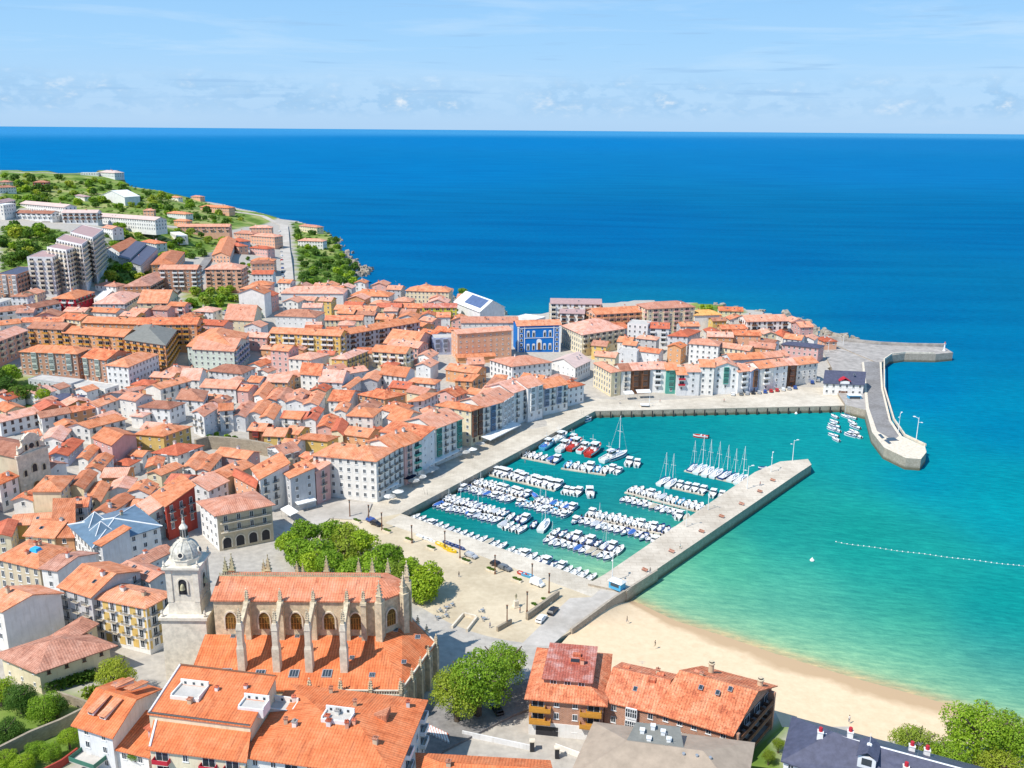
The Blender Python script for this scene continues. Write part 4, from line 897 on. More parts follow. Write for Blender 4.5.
for a, b, fl, wl, tl, wn, rf, lab in [((621.4, 371), (631, 370.6), 4, 'white', 't_salmon', 'd', 'g', None), ((631.3, 370.4), (650, 369.4), 4, 'brown', 't_salmon', 'g:brown', 'g', 'quay house fronted with dark brown glazed galleries'), ((650.3, 368.8), (666.5, 369), 4, 'white', 't_salmon', 'b:trim', 'g', None), ((666.8, 370), (677, 370), 4, 'green', 't_orange', 'g:green', 'g', 'narrow quay house with a bright teal green front'),
                                ((677.3, 374.5), (687, 374.5), 3.5, 'white', 't_orange', 'b:crimson', 'g', 'narrow white quay house with crimson balconies'), ((687.3, 371.6), (700, 371.6), 4, 'white', 't_salmon', 'w', 'g', None), ((700.4, 366.5), (714.5, 367), 4.8, 'white', 't_salmon', 'w', 'g', None), ((714.9, 367), (738.3, 367), 4.6, 'white', 't_salmon', 'wgw:green', 'x', 'white gabled quay house with a central strip of green galleries'),
                                ((738.7, 372), (751, 370.5), 3.8, 'white', 't_salmon', 'b:trim', 'g', None), ((751.3, 371), (760, 369.5), 3.8, 'lilac', 't_orange', 'g:brown', 'x', None), ((760.3, 368.5), (774, 367), 4, 'white', 't_salmon', 'b:trim', 'g', None), ((774.2, 366.8), (788, 365), 4, 'white', 't_salmon', 'w', 'g', None), ((788.2, 365.3), (797, 364.8), 3.8, 'brown', 't_salmon', 'g:shut_brown', 'g', None), ((797.3, 365), (818, 362.5), 3.5, 'white', 't_salmon', 'w', 'g', None)]:
    F(a, b, 12, fl, rf, wl, tl, wn, label=lab, **QN)
tile_(680, 290, 6.4)
F((60, 342), (246, 357), (262, 330), 4, 'h', 'white', 't_salmon', 'w'); F((248, 362), (442, 388), 9, 3.2, 'g', 'cream', 't_salmon', 't'); F((180, 297), (340, 302), 10, 4, 'g', 'orange', 't_salmon', 'o'); F((342, 287), (516, 292), 10, 4, 'g', 'salmon', 't_salmon', 'o'); F((330, 447), (540, 437), 11, 4, 'g', 'white', 't_salmon', '-'); F((440, 362), (602, 377), 10, 3.6, 'g', 'orange', 't_salmon', 'o'); F((540, 437), (700, 420), 10, 3.8, 'g', 'white', 't_salmon', '-')
F((95, 162), (266, 157), 12, 4, 'h', 'white', 't_amber', '-|wb:trim', label='white house with an amber tiled roof near the seaward trees'); F((250, 132), (402, 137), 10, 2, 'g', 'cream', 't_salmon', 'w'); F((428, 202), (692, 197), 14, 4.5, 'g', 'white', 't_salmon', 'wbw:brown', label='big white gabled villa at the seaward end of the old quarter', cat='villa', name='villa'); F((650, 347), (886, 372), (922, 356), 2.6, 'h', 'pink', 'slate', 'w', slope=.3, label='pink house with a grey slate roof at the end of the north quay')
F((700, 217), (802, 217), 8, 2, 'f', 'white', 'whiteroof', 'w'); F((268, 250), (430, 248), 9, 3, 'g', 'orange', 't_salmon', 'o'); F((870, 305), (925, 330), 8, 1.6, 'h', 'salmon', 't_red', 'w')
F((560, 255), (660, 300), (700, 270), 2, 'h', 'white', 't_salmon', 'o'); F((470, 325), (600, 345), 8, 3, 'g', 'white', 't_salmon', 'o')
tile_(820, 320, 4.8)
F((20, 302), (210, 310), (212, 270), 2, 'g', 'white', 'slate', 'w:crimson', slope=.5, label='boathouse with dark slate roofs and a red painted gable beside the breakwater', cat='boathouse', name='boathouse', chim=0)
tile_(0, 0, 1)
F((517.5, 326), (561, 324.8), 14, 5.2, 'g', 'blue', 't_orange', '-', slope=.25, label='bright blue palace with white pilasters and tall window surrounds', cat='palace', name='palace', chim=0)
HBLUE = HOUSES[-1]
F((199.5, 501.5), (216.6, 515), (271.6, 504.4), 3.8, 'h', 'white', 't_salmon', 'w|-', slope=.22, near=True, ov=.9, label='town hall with a sandstone arcade of four arches behind the plaza trees', cat='town hall', name='town_hall', chim=0)
HTOWN = HOUSES[-1]
# --- upper town
tile_(0, 230, 6.4)
SL = 'white apartment tower unit with tiers of balconies, '
F((172, 176), (335, 178), (425, 138), 8, 'f', 'white', 'mauve', 'b:palestone|b:cream', label=SL + 'nearest of the stepped tower row', cat='apartment tower', name='apartment_tower'); F((300, 112), (424, 132), (525, 98), 9, 'f', 'white', 'mauve', 'b:palestone|b:cream', label=SL + 'second in the stepped tower row', cat='apartment tower', name='apartment_tower'); F((360, 62), (524, 96), (575, 60), 9, 'f', 'white', 'mauve', 'b:palestone|b:cream', label=SL + 'third in the stepped tower row', cat='apartment tower', name='apartment_tower'); F((450, 16), (592, 52), (662, 0), 9, 'f', 'white', 'mauve', 'b:palestone|b:cream', label=SL + 'farthest of the stepped tower row', cat='apartment tower', name='apartment_tower')
F((-20, 286), (105, 291), (243, 242), 5, 'f', 'brick', 'slate', 'wg:trim|b:brick', label='brick block with a dark flat roof at the left edge before the tower row', cat='apartment block', name='apartment_block')
F((-30, 527), (215, 502), 10, 2, 'g', 'white', 't_brown', 'b:trim'); F((218, 502), (386, 467), 10, 2, 'g', 'white', 't_brown', 'b:trim'); F((335, 437), (480, 442), (602, 397), 2.5, 'h', 'crimson', 't_orange', 'b:trim|b:brown', label='building with bright crimson walls below the stepped tower row', cat='building', name='building'); F((600, 442), (652, 452), (722, 392), 2, 'f', 'white', 'whiteroof', 'w'); F((608, 352), (742, 362), 9, 1.5, 'h', 'white', 't_salmon', 'w'); F((600, 472), (796, 472), (906, 407), 2.5, 'h', 'grey', 't_orange', 'w|b:grey'); F((530, 592), (880, 602), 12, 4, 'g', 'orange', 't_orange', 'o'); F((380, 562), (512, 577), 11, 3.5, 'g', 'cream', 't_orange', 'w'); F((665, 128), (762, 140), (885, 78), 2, 'x', 'white', 't_orange', 'w'); F((0, 470), (90, 440), 9, 1.6, 'f', 'white', 'flat', 'w')
F((130, 590), (400, 585), 9, 3, 'g', 'white', 't_salmon', 'o'); F((0, 610), (130, 596), 9, 3, 'g', 'white', 't_salmon', 'o'); F((410, 520), (540, 525), 9, 3, 'g', 'cream', 't_salmon', 'o'); F((550, 520), (740, 530), 9, 3, 'g', 'white', 't_salmon', 'o')
tile_(120, 230, 6.4)
F((115, 467), (302, 467), (372, 412), 3, 'g', 'cream', 't_orange', 'wb:cream'); F((20, 362), (192, 357), (332, 282), 3, 'h', 'orange', 't_orange', 'w|b:brown'); F((250, 252), (490, 252), 12, 5, 'g', 'brick', 't_salmon', 'bwb:trim', label='long orange-pink brick block behind the leafy upper-town park', cat='apartment block', name='apartment_block'); F((545, 252), (776, 252), 18, 5, 'h', 'salmon', 't_salmon', 'bw:salmon', label='pinkish-red hipped roofed block right of the long brick block', cat='apartment block', name='apartment_block'); F((200, 222), (352, 217), (412, 142), 3, 'h', 'orange', 't_salmon', 'w'); F((-10, 172), (60, 188), (172, 117), 2, 's', 'grey', 'slate', 'w', slope=.06, label='school wing with a dark slanted roof, nearer of two'); F((62, 202), (132, 227), (242, 152), 2, 's', 'grey', 'slate', 'w', slope=.06, label='school wing with a dark slanted roof, nearer the green court')
F((590, 162), (702, 167), (742, 62), 2, 'x', 'salmon', 't_salmon', 'w'); F((830, 112), (942, 122), 9, 2, 'h', 'pink', 't_red', 'w'); F((840, 217), (986, 212), 11, 3, 'h', 'salmon', 't_salmon', 'w'); F((845, 282), (976, 282), 11, 3, 'g', 'white', 't_salmon', 'w'); F((830, 352), (966, 352), 11, 3, 'h', 'pink', 't_salmon', 'w'); F((758, 402), (922, 407), 11, 4.5, 'x', 'white', 't_orange', '-', label='tall house with a blank white gable right of the upper-town park'); F((670, 572), (852, 582), (905, 512), 3, 'g', 'cream', 't_orange', 'o'); F((505, 602), (662, 612), 10, 3, 'g', 'pink', 't_red', 'o'); F((430, 742), (742, 768), (822, 662), 4, 'h', 'mint', 't_orange', 'w'); F((550, 700), (690, 715), 9, 3.5, 'f', 'white', 'flat', 'o'); F((720, 60), (770, 75), 9, 2, 'h', 'lilac', 't_red', 'w'); F((710, 90), (760, 105), 8, 2, 'h', 'salmon', 't_red', 'w')
tile_(240, 220, 6.4)
F((262, 468), (660, 470), 18, 3, 'h', 'white', 't_orange', '-'); F((225, 612), (482, 622), 16, 3, 'h', 'white', 't_orange', 'o'); F((190, 722), (640, 742), 11, 4, 'g', 'yellow', 't_orange', 'bwb:trim', label='long cream and yellow block, straight half of the bent row', cat='apartment block', name='apartment_block'); F((642, 740), (1150, 652), 11, 4, 'g', 'grey', 't_orange', 'wwb:brown', label='long grey-cream block, angled half of the bent row', cat='apartment block', name='apartment_block'); F((545, 640), (782, 640), 10, 3, 'g', 'cream', 't_salmon', 't'); F((605, 572), (862, 582), 11, 3, 'g', 'cream', 't_salmon', 'o'); F((710, 482), (952, 490), 14, 3, 'h', 'white', 't_orange', 'w'); F((400, 560), (520, 560), 10, 3, 'g', 'white', 't_salmon', 'o')
F((370, 132), (530, 137), 10, 2, 'h', 'white', 't_salmon', 'ww', label='white villa with a salmon hipped roof on the green headland', cat='villa', name='villa'); F((378, 36), (492, 48), 9, 2, 'h', 'cream', 't_salmon', 'w', label='smaller villa half hidden by trees at the tip of the headland road', cat='villa', name='villa'); F((70, 262), (215, 262), 10, 3, 'h', 'salmon', 't_salmon', 'w'); F((70, 100), (220, 110), 12, 3, 'h', 'salmon', 't_salmon', 'w'); F((60, 50), (200, 50), 10, 2.6, 'h', 'salmon', 't_salmon', 'w'); F((0, 440), (160, 445), 10, 3, 'h', 'pink', 't_salmon', 'w')
tile_(380, 270, 6.4)
F((165, 132), (440, 140), 14, 4, 'h', 'cream', 't_orange', 'w', label='cream block with an orange hipped roof rising against the open sea', cat='apartment block', name='apartment_block'); F((-20, 238), (134, 238), 10, 3, 'g', 'cream', 't_orange', 'd'); F((136, 238), (276, 243), 10, 3, 'g', 'orange', 't_orange', 't'); F((280, 240), (490, 240), 10, 4, 'g', 'lime', 'pinktile', 'bw:lime', label='yellow-green house with a bleached red roof left of the white hall', name='house'); F((475, 204), (640, 268), (797, 237), 4, 'g', 'white', 'whiteroof', '-', slope=.5, label='white sports hall with solar panels on its steep white roof', cat='sports hall', name='sports_hall', chim=0)
HHALL = HOUSES[-1]
F((520, 337), (882, 337), 13, 4, 'g', 'white', 't_salmon', 'o'); F((25, 467), (226, 490), (342, 422), 2.5, 'g', 'pink', 't_orange', 'o'); F((250, 400), (350, 420), 9, 2.4, 'g', 'white', 't_orange', 'o'); F((150, 420), (250, 435), 9, 2.4, 'g', 'white', 't_red', 'o'); F((350, 385), (480, 400), 9, 2.8, 'g', 'white', 't_orange', 'o'); F((870, 300), (1000, 320), 10, 3.5, 'f', 'white', 'whiteroof', '-')
# --- far hillside
tile_(0, 130, 4)
F((710, 387), (916, 387), 11, 2.6, 'g', 'salmon', 't_salmon', 'bw:pink', label='long salmon terrace of houses on the hillside'); F((800, 307), (915, 312), 11, 2, 'h', 'salmon', 't_salmon', 'w'); F((668, 332), (742, 337), 10, 1.6, 'h', 'white', 't_salmon', 'w'); F((935, 412), (1010, 416), 12, 2, 'h', 'salmon', 't_salmon', 'w'); F((695, 362), (745, 365), 8, 1.6, 'h', 'orange', 't_salmon', 'w'); F((680, 410), (712, 425), 8, 1.4, 'f', 'white', 'whiteroof', 'w')
tile_(0, 150, 6.4)
F((100, 402), (330, 407), 10, 2, 'g', 'white', 't_brown', 'b:trim'); F((130, 342), (412, 367), 11, 3, 'g', 'white', 'pinkroof', 'w'); F((395, 402), (620, 402), 11, 3, 'g', 'white', 'pinkroof', 'b:shut_brown'); F((600, 422), (992, 450), 12, 3, 'g', 'white', 'pinkroof', 'w'); F((-40, 350), (96, 322), 10, 2.6, 'g', 'white', 'mauve', 'b:shut_brown'); F((20, 355), (100, 345), 10, 3.6, 'f', 'white', 'whiteroof', 'w')
F((640, 292), (797, 302), 20, 2.2, 'x', 'white', 'whiteroof', '-', slope=.3, label='large white barn-like hall alone on the far hillside', cat='hall', name='hall', chim=0); F((210, 207), (302, 207), 10, 2, 'h', 'red', 't_brown', 'w', label='dark red house among trees high on the far hill'); F((-20, 242), (102, 237), 10, 2, 'h', 'white', 't_brown', 'w'); F((-10, 205), (60, 205), 10, 2, 'h', 'cream', 't_brown', 'w'); F((632, 142), (732, 147), 14, 2, 'h', 'white', 'pinkroof', 'w', label='pale house on the crest at the tip of the far hill'); F((515, 147), (628, 147), 8, 1, 'f', 'white', 'whiteroof', 'w'); F((915, 387), (982, 387), 8, 2, 'h', 'salmon', 't_salmon', 'w'); F((655, 495), (718, 505), 9, 2, 'g', 'white', 't_orange', 'w'); F((480, 290), (540, 300), 7, 1, 'h', 'white', 'mauve', 'w'); F((905, 545 + 40), (1000, 600), 9, 2, 'h', 'white', 't_orange', 'w')
tile_(0, 0, 1)
F((191, 196.5), (200, 197), 8, 1.2, 'h', 'salmon', 't_salmon', 'w'); F((170, 197), (178, 197.5), 7, 1, 'h', 'white', 't_salmon', 'w')
# ------------------------------------------------------------------ landmark details
def onwall(H, i, x, z, out=0.0):
    """local position and turn for something on wall i, x metres along it"""
    A, B = H['poly'][i], H['poly'][(i + 1) % 4]; u = (B - A) / np.linalg.norm(B - A); n = np.array([u[1], -u[0]])
    d = A + u * x + n * out - H['cen']; cr, sr = math.cos(H['rz']), math.sin(H['rz'])
    return (d[0] * cr + d[1] * sr, -d[0] * sr + d[1] * cr, z), math.atan2(u[1], u[0]) - H['rz']
def wlen(H, i): return float(np.linalg.norm(H['poly'][(i + 1) % 4] - H['poly'][i]))
def wallpart(H, i, name, mb, mats, x, z, out=0.0, parent=None):
    p, a = onwall(H, i, x, z, out); return mb.build(name, mats, parent or H['t'], loc=p, rz=a)
def archpts(w_, h_, pointed=False, n=7):
    r = w_ / 2; pts = [(-r, 0), (r, 0)]
    if pointed:
        hs = h_ - r * 1.45
        pts += [(r - r * (1 - math.cos(t)) * 1.0, hs + 1.45 * r * math.sin(t)) for t in np.linspace(0, math.pi / 2, n)][:-1] + [(0, h_)] + [(-(r - r * (1 - math.cos(t))), hs + 1.45 * r * math.sin(t)) for t in np.linspace(math.pi / 2, 0, n)][1:]
    else:
        hs = h_ - r; pts += [(r * math.cos(t), hs + r * math.sin(t)) for t in np.linspace(0, math.pi, 2 * n)]
    return pts
def archmb(w_, h_, y0, y1, pointed=False, mi=0, mb=None):
    mb = mb or MB(); pts = archpts(w_, h_, pointed); n = len(pts)
    v = [(x, y0, z) for x, z in pts] + [(x, y1, z) for x, z in pts]
    return mb.add(v, [tuple(range(n)), tuple(reversed(range(n, 2 * n)))] + [(i, n + i, n + (i + 1) % n, (i + 1) % n) for i in range(n)][1:], mi)
def archring(w_, h_, t, y0, y1, pointed=False, mi=0, mb=None):
    mb = mb or MB(); a = archpts(w_, h_, pointed)[1:]; b = archpts(w_ + 2 * t, h_ + t, pointed)[1:]; a = a + [(-w_ / 2, 0)] if a[-1] != (-w_ / 2, 0) else a; b = b + [(-w_ / 2 - t, 0)] if b[-1] != (-w_ / 2 - t, 0) else b
    k = min(len(a), len(b))
    for i in range(k - 1):
        q = [a[i], a[i + 1], b[i + 1], b[i]]
        v = [(x, y0, z) for x, z in q] + [(x, y1, z) for x, z in q]
        mb.add(v, [(3, 2, 1, 0), (2, 3, 7, 6), (0, 1, 5, 4)], mi)
    return mb
# --- town hall: the sandstone front with its arcade
H = HTOWN; Lw = wlen(H, 1); h = H['h']
mb = MB(); mb.box(0, Lw, -.16, -.001, -1, h - .15); wallpart(H, 1, 'facade', mb, M['beige'], 0, 0)
for k in range(4):
    x = Lw * (k + .62) / 4.25
    a = wallpart(H, 1, 'arch', archmb(2.5, 3.5, -.20, -.15), M['dark'], x, .1); wallpart(H, 1, 'arch_surround', archring(2.5, 3.5, .35, -.34, -.15), M['palestone'], x, .1).parent = H['t']  # flat dark panel paints the shade of the arcade recess
    for f in (1, 2):
        nm, dm, one, fr, pn = win('t'); p, an = onwall(H, 1, x, h - (3 - f) * 3.05 + .35, .17); o_ = inst('tall_window', fr, H['t'], p, an); inst('pane', pn, o_)
for f in (1, 2):
    z = h - (3 - f) * 3.05 + .1; mb = MB(); mb.box(.8, Lw - .6, -1.0, -.162, z - .18, z, 0)
    for k in range(60): xx = .85 + (Lw - 1.5) * k / 59; mb.box(xx - .02, xx + .02, -.98, -.94, z, z + .9, 1)
    mb.box(.8, Lw - .6, -1.0, -.92, z + .9, z + .97, 1); wallpart(H, 1, 'long_balcony', mb, [M['palestone'], M['dark']], 0, 0)
mb = MB(); mb.box(-.2, Lw + .2, -.35, -.162, h - .5, h - .16); wallpart(H, 1, 'cornice', mb, M['palestone'], 0, 0)
# --- blue palace front
H = HBLUE; Lw = wlen(H, 0); h = H['h']
for x in (.5, Lw - .5):
    mb = MB(); mb.box(-.5, .5, -.3, -.001, -1, h - .3).box(-.7, .7, -.42, -.301, h - 1.2, h - .3); wallpart(H, 0, 'pilaster', mb, M['trim'], x, 0)
for x in (4.2, Lw - 4.2):
    mb = MB(); mb.box(-.22, .22, -.2, -.001, -1, h - .6); wallpart(H, 0, 'pilaster', mb, M['trim'], x, 0)
mb = MB(); mb.box(.2, Lw - .2, -.25, -.002, h - 1.6, h - 1.25).box(4.2, Lw - 4.2, -.2, -.002, h * .52, h * .52 + .3); wallpart(H, 0, 'string_course', mb, M['trim'], 0, 0)
sw = MB(); sw.box(-.75, .75, -.12, -.001, 0, 1.9).box(-.5, .5, -.17, -.121, .22, 1.68, 1); SWM = sw.mesh('framed_window', [M['trim'], M['glass']])
lw = MB(); lw.box(-.85, .85, -.12, -.001, 0, 3.3).box(-.55, .55, -.17, -.121, .2, 2.6, 1).taper(-1.0, 1.0, -.3, -.121, 3.3, 3.9, .5); LWM = lw.mesh('pedimented_window', [M['trim'], M['glass']])
for x in (2.3, Lw - 2.3):
    for k in range(5): p, a = onwall(H, 0, x, .6 + k * 2.75); inst('framed_window', SWM, H['t'], p, a)
for k in (-2, -1, 1, 2):
    for z in (1.0, h * .56): p, a = onwall(H, 0, Lw / 2 + k * (Lw - 9.5) / 5, z); inst('pedimented_window', LWM, H['t'], p, a)
mb = archmb(3.0, 6.4, -.3, -.001); archmb(1.7, 4.4, -.36, -.301, mi=1, mb=mb); wallpart(H, 0, 'portal', mb, [M['trim'], M['wood']], Lw / 2, 1.2)
# --- sports hall: solar panel field on the near slope
H = HHALL; a, b, c, d = H['q']; rh = H['rh']; th = .24; hh = H['h']
def onslope(s, t, dz): # s along AB, t from eave to ridge
    p = a + (b - a) * s + (d - a) * .5 * t; return (p[0], p[1], hh + th + rh * t + dz)
v = [onslope(.30, .2, .12), onslope(.92, .2, .12), onslope(.92, .9, .12), onslope(.30, .9, .12)]
mb = MB(); mb.slab([[0, 1, 2, 3]], v, .1); mb.build('solar_panels', M['solar'], H['ro'])
# --- blue zinc building: ridge caps, glazed lantern, terrace wall
H = HZINC; mb = MB(); r1, r2, zr_, ze_, oo, wide = H['ridge']; a, b, c, d = H['q']
mb.tube((r1[0], r1[1], zr_ + .08), (r2[0], r2[1], zr_ + .08), .2, .2, 6)
for i in range(4):
    r = (r1 if i in (0, 3) else r2) if wide else (r1 if i in (0, 1) else r2); mb.tube((oo[i][0], oo[i][1], ze_ + .08), (r[0], r[1], zr_ + .08), .2, .2, 6)
mb.build('ridge_cap', M['trim'], H['ro'])
for s_, f, s in ((.26, .30, 1.0), (.62, .26, .9)):
    p = a + (b - a) * s_ + (d - a) * f; z0 = H['zroof'](p) - .6
    mb = MB(); r = 2.9 * s; vs = [(p[0] - r, p[1] - r, z0), (p[0] + r, p[1] - r, z0), (p[0] + r, p[1] + r, z0), (p[0] - r, p[1] + r, z0), (p[0], p[1], z0 + 3.4 * s)]
    mb.add(vs, [(0, 1, 4), (1, 2, 4), (2, 3, 4), (3, 0, 4)])
    for i in range(4): mb.tube(vs[i], vs[4], .15, .15, 5, 1)
    mb.build('roof_lantern', [M['bluezinc'], M['trim']], H['ro'])
# --- bright blue cover on the beige building roof
for H in HOUSES:
    lb = H['t'].get('label') or ''
    if 'bright blue skylight cover' in lb:
        a, b, c, d = H['q']; p = a + (b - a) * .62 + (d - a) * .42; z = H['zroof'](p)
        mb = MB(); mb.taper(p[0] - 1.5, p[0] + 1.5, p[1] - 1.1, p[1] + 1.1, z - .5, z + .6, .7); mb.build('skylight_cover', plain('sky_blue_sheet', (.05, .42, .75), .4), H['ro'])
# --- foreground block: stepped upper roof, parapets, light wells
def lightwell(H, s, t, lx_, ly_, order=(0, 1, 2, 3)):
    e = [H['q'][i] for i in order]; a, b, c, d = e; p = a + (b - a) * s + (d - a) * t; z = H['zroof'](p)
    dr = math.atan2((b - a)[1], (b - a)[0])
    mb = MB(); w_ = .28
    mb.box(-lx_, lx_, -ly_, -ly_ + w_, -1.4, .7).box(-lx_, lx_, ly_ - w_, ly_, -1.4, 1.1).box(-lx_, -lx_ + w_, -ly_ + w_, ly_ - w_, -1.4, .9).box(lx_ - w_, lx_, -ly_ + w_, ly_ - w_, -1.4, .9)
    mb.box(-lx_ + w_, lx_ - w_, -ly_ + w_, ly_ - w_, -.5, .22, 1)
    for k in range(3): mb.box(-lx_ + .8 + k * lx_ * .6, -lx_ + 1.3 + k * lx_ * .6, ly_ - w_ - .03, ly_ - w_ - .001, .35, .8, 2)
    return mb.build('light_well', [M['white'], M['flat'], M['glass']], H['ro'], loc=(p[0], p[1], z), rz=dr)
def roofpt(H, px, py):
    d = ray(px, py); d = d / math.hypot(d[0], d[1]); t = 90.0
    while t < 900:
        x, y, z = d[0] * t, d[1] * t, HC + d[2] * t
        p = H['loc'](np.array([x, y]))
        if z <= H['zg'] + H['zroof'](p): return p
        t += .15
def wellat(H, px, py, lx_, ly_):
    p = roofpt(H, px, py); e = H['q']; dr = 0.0; z = H['zroof'](p); mb = MB(); w_ = .28
    mb.box(-lx_, lx_, -ly_, -ly_ + w_, -1.4, .45).box(-lx_, lx_, ly_ - w_, ly_, -1.4, 1.5).box(-lx_, -lx_ + w_, -ly_ + w_, ly_ - w_, -1.4, .75).box(lx_ - w_, lx_, -ly_ + w_, ly_ - w_, -1.4, .75).box(-lx_ + w_, lx_ - w_, -ly_ + w_, ly_ - w_, -1.5, .34, 1)
    for k in range(3): mb.box(-lx_ + .8 + k * lx_ * .6, -lx_ + 1.3 + k * lx_ * .6, ly_ - w_ - .03, ly_ - w_ - .001, .55, 1.1, 2)
    return mb.build('light_well', [M['white'], M['flat'], M['glass']], H['ro'], loc=(p[0], p[1], z), rz=dr)
wellat(HBU, 190, 693, 3.0, 2.2); wellat(HBU, 254, 706, 2.6, 1.6); wellat(HBR, 281, 707, 3.2, 1.5); wellat(HBR, 338, 718, 2.9, 1.5)
for px_, py_ in ((172, 0), (217, 691), (246, 689)):
    if py_: p = roofpt(HBU, px_, py_); inst('chimney', CHIM[0], HBU['ro'], (p[0], p[1], HBU['zroof'](p)), 0, (.8, .8, .8))
for px_, py_ in ((286, 724), (294, 702), (331, 693), (355, 706), (347, 728), (408, 707)): p = roofpt(HBR, px_, py_); inst('chimney', CHIM[px_ % 3], HBR['ro'], (p[0], p[1], HBR['zroof'](p)), .3, (.85, .85, 1.1))
H = HBR; a, b, c, d = H['q']
p = a + (b - a) * .78 + (d - a) * .62; z = H['zroof'](p)
mb = MB(); vs = [(-2.6, -.3, .0), (1.4, -1.4, -.3), (1.4, 1.4, .2), (1.4, -1.4, 1.2), (1.4, 1.4, 1.5)]
mb.add(vs, [(0, 1, 3), (0, 3, 4), (0, 4, 2), (1, 2, 4, 3)]); mb.build('dormer', [M['t_brown']], H['ro'], loc=(p[0], p[1], z))
H = HBL; a, b, c, d = H['q']
for HH_, s0, t0, s1, t1, nm_, m_ in ((HBL, 0, 0, 0, 1, 'parapet', 'trim'), (HBL, 1, 0, 1, 1, 'parapet', 'trim'), (HBU, 0, 0, 0, 1, 'parapet', 'trim'), (HBU, 0, 0, 1, 0, 'gutter', 'dark'), (HBU, 0, 1, 1, 1, 'ridge_cap', 'brown')):
    a, b, c, d = HH_['q']; mb = MB(); p = a + (b - a) * s0 + ((d - a) if s0 == 0 else (c - b)) * t0; q_ = a + (b - a) * s1 + ((d - a) if s1 == 0 else (c - b)) * t1
    mb.tube((p[0], p[1], HH_['zroof'](p) + .12), (q_[0], q_[1], HH_['zroof'](q_) + .12), .22, .22, 6); mb.build(nm_, M[m_], HH_['ro'])
# yellow panels between the window bays of the white and yellow building
H = HYEL
for i in (0, 1):
    Lw = wlen(H, i); n_ = int((Lw - 1.0) / SPACE['d'])
    for k in range(n_ + 1):
        for r in range(4):
            x = Lw * k / n_; w_ = .85; x0, x1 = max(x - w_, .25), min(x + w_, Lw - .25)
            if x1 - x0 < .4: continue
            mb = MB(); mb.box(x0, x1, -.05, -.002, H['h'] - (r + 1) * FH + .35, H['h'] - r * FH - .45); wallpart(H, i, 'panel', mb, M['yellow'], 0, 0)
# --- dormer house: two long shed dormers on the front slope, two behind
H = HDORM; a, b, c, d = H['q']
sd_ = MB(); sd_.add([(-.75, -1.5, 0), (.75, -1.5, 0), (.75, -1.5, .8), (-.75, -1.5, .8), (-.75, 3.0, 1.75), (.75, 3.0, 1.75), (.75, 3, 1.6), (-.75, 3, 1.6)], [(0, 1, 2, 3), (1, 6, 5, 2), (0, 3, 4, 7), (0, 7, 6, 1)], 1)
sd_.slab([[0, 1, 2, 3]], [(-.95, -1.8, .92), (.95, -1.8, .92), (.95, 3.2, 1.95), (-.95, 3.2, 1.95)], .14, 0); sd_.box(-.5, .5, -1.56, -1.501, .2, .7, 2)
SDM = sd_.mesh('shed_dormer', [M['t_orange'], M['white'], M['glass']])
for s, t in ((.28, .22), (.62, .22)):
    p = a + (b - a) * s + (d - a) * t; inst('shed_dormer', SDM, H['ro'], (p[0], p[1], H['zroof'](p)))
for s, t in ((.40, .78), (.80, .78)):
    p = a + (b - a) * s + (d - a) * t; inst('shed_dormer', SDM, H['ro'], (p[0], p[1], H['zroof'](p)), math.pi)
mb = MB(); mb.box(0, 6.5, -3.2, -.1, 2.2, 2.45).box(0, 6.5, -3.25, -3.15, 2.45, 3.4, 1).box(0, .1, -3.15, 0, 2.45, 3.4, 1).box(6.4, 6.5, -3.15, 0, 2.45, 3.4, 1); wallpart(H, 0, 'terrace', mb, [M['flat'], M['shut_green']], .3, 0)
# --- villa terrace roof
H = HVILLA; inn = H['t']['inner']; zi = H['t']['zi']; pts = [(inn[2 * i], inn[2 * i + 1]) for i in range(4)]
del H['t']['inner']; del H['t']['zi']
mb = MB(); mb.prism(pts, zi - .5, zi + 1.05, 0, 1); mb.build('attic', [M['pinktile'], M['brick']], H['t'])
cx_ = sum(p[0] for p in pts) / 4; cy_ = sum(p[1] for p in pts) / 4
mb = MB(); mb.slab([[0, 1, 2, 3]], [(cx_ + (p[0] - cx_) * 1.07, cy_ + (p[1] - cy_) * 1.09, zi + 1.32 + (.25 if i > 1 else 0)) for i, p in enumerate(pts)], .2); at2 = mb.build('terrace_roof', M['pinktile'], H['t'])
mb = MB(); mb.box(-1.2, 1.2, -.9, .9, -.3, .25).box(-1.0, 1.0, -.7, .7, .25, .27, 1); mb.build('roof_opening', [M['t_red'], M['dark']], at2, loc=(cx_ + 1.0, cy_ + .2, zi + 1.55))
inst('chimney', CHIM[2], at2, (cx_ + 2.6, cy_ - .4, zi + 1.5)); mb = MB(); mb.box(-.9, .9, -.5, .5, -.3, .5); mb.build('hatch', M['t_red'], at2, loc=(cx_ + 1.2, cy_ + 2.6, zi + 1.6))
for k in range(3):
    x0 = pts[0][0] + (pts[1][0] - pts[0][0]) * (k + .7) / 3.4; y0 = pts[0][1]
    nm, dm, one, fr, pn = win('w'); o_ = inst('attic_window', fr, H['t'], (x0, y0 - .02, zi - .25), 0, (1.3, 1, .95)); inst('pane', pn, o_)
Lw = wlen(H, 0)
bb = MB(); bb.box(-2.3, 2.3, -1.25, 0, -.2, 0).box(-2.3, 2.3, -1.3, -1.2, 0, .95).box(-2.3, -2.2, -1.2, 0, 0, .95).box(2.2, 2.3, -1.2, 0, 0, .95); BBM = bb.mesh('wooden_balcony', M['ochrewood'])
for x in (2.5, Lw - 2.6):
    for z in (H['h'] - 2.9, H['h'] - 5.85):
        p, a_ = onwall(H, 0, x, z); inst('wooden_balcony', BBM, H['t'], p, a_)
H['win'] = 'bww:ochrewood'
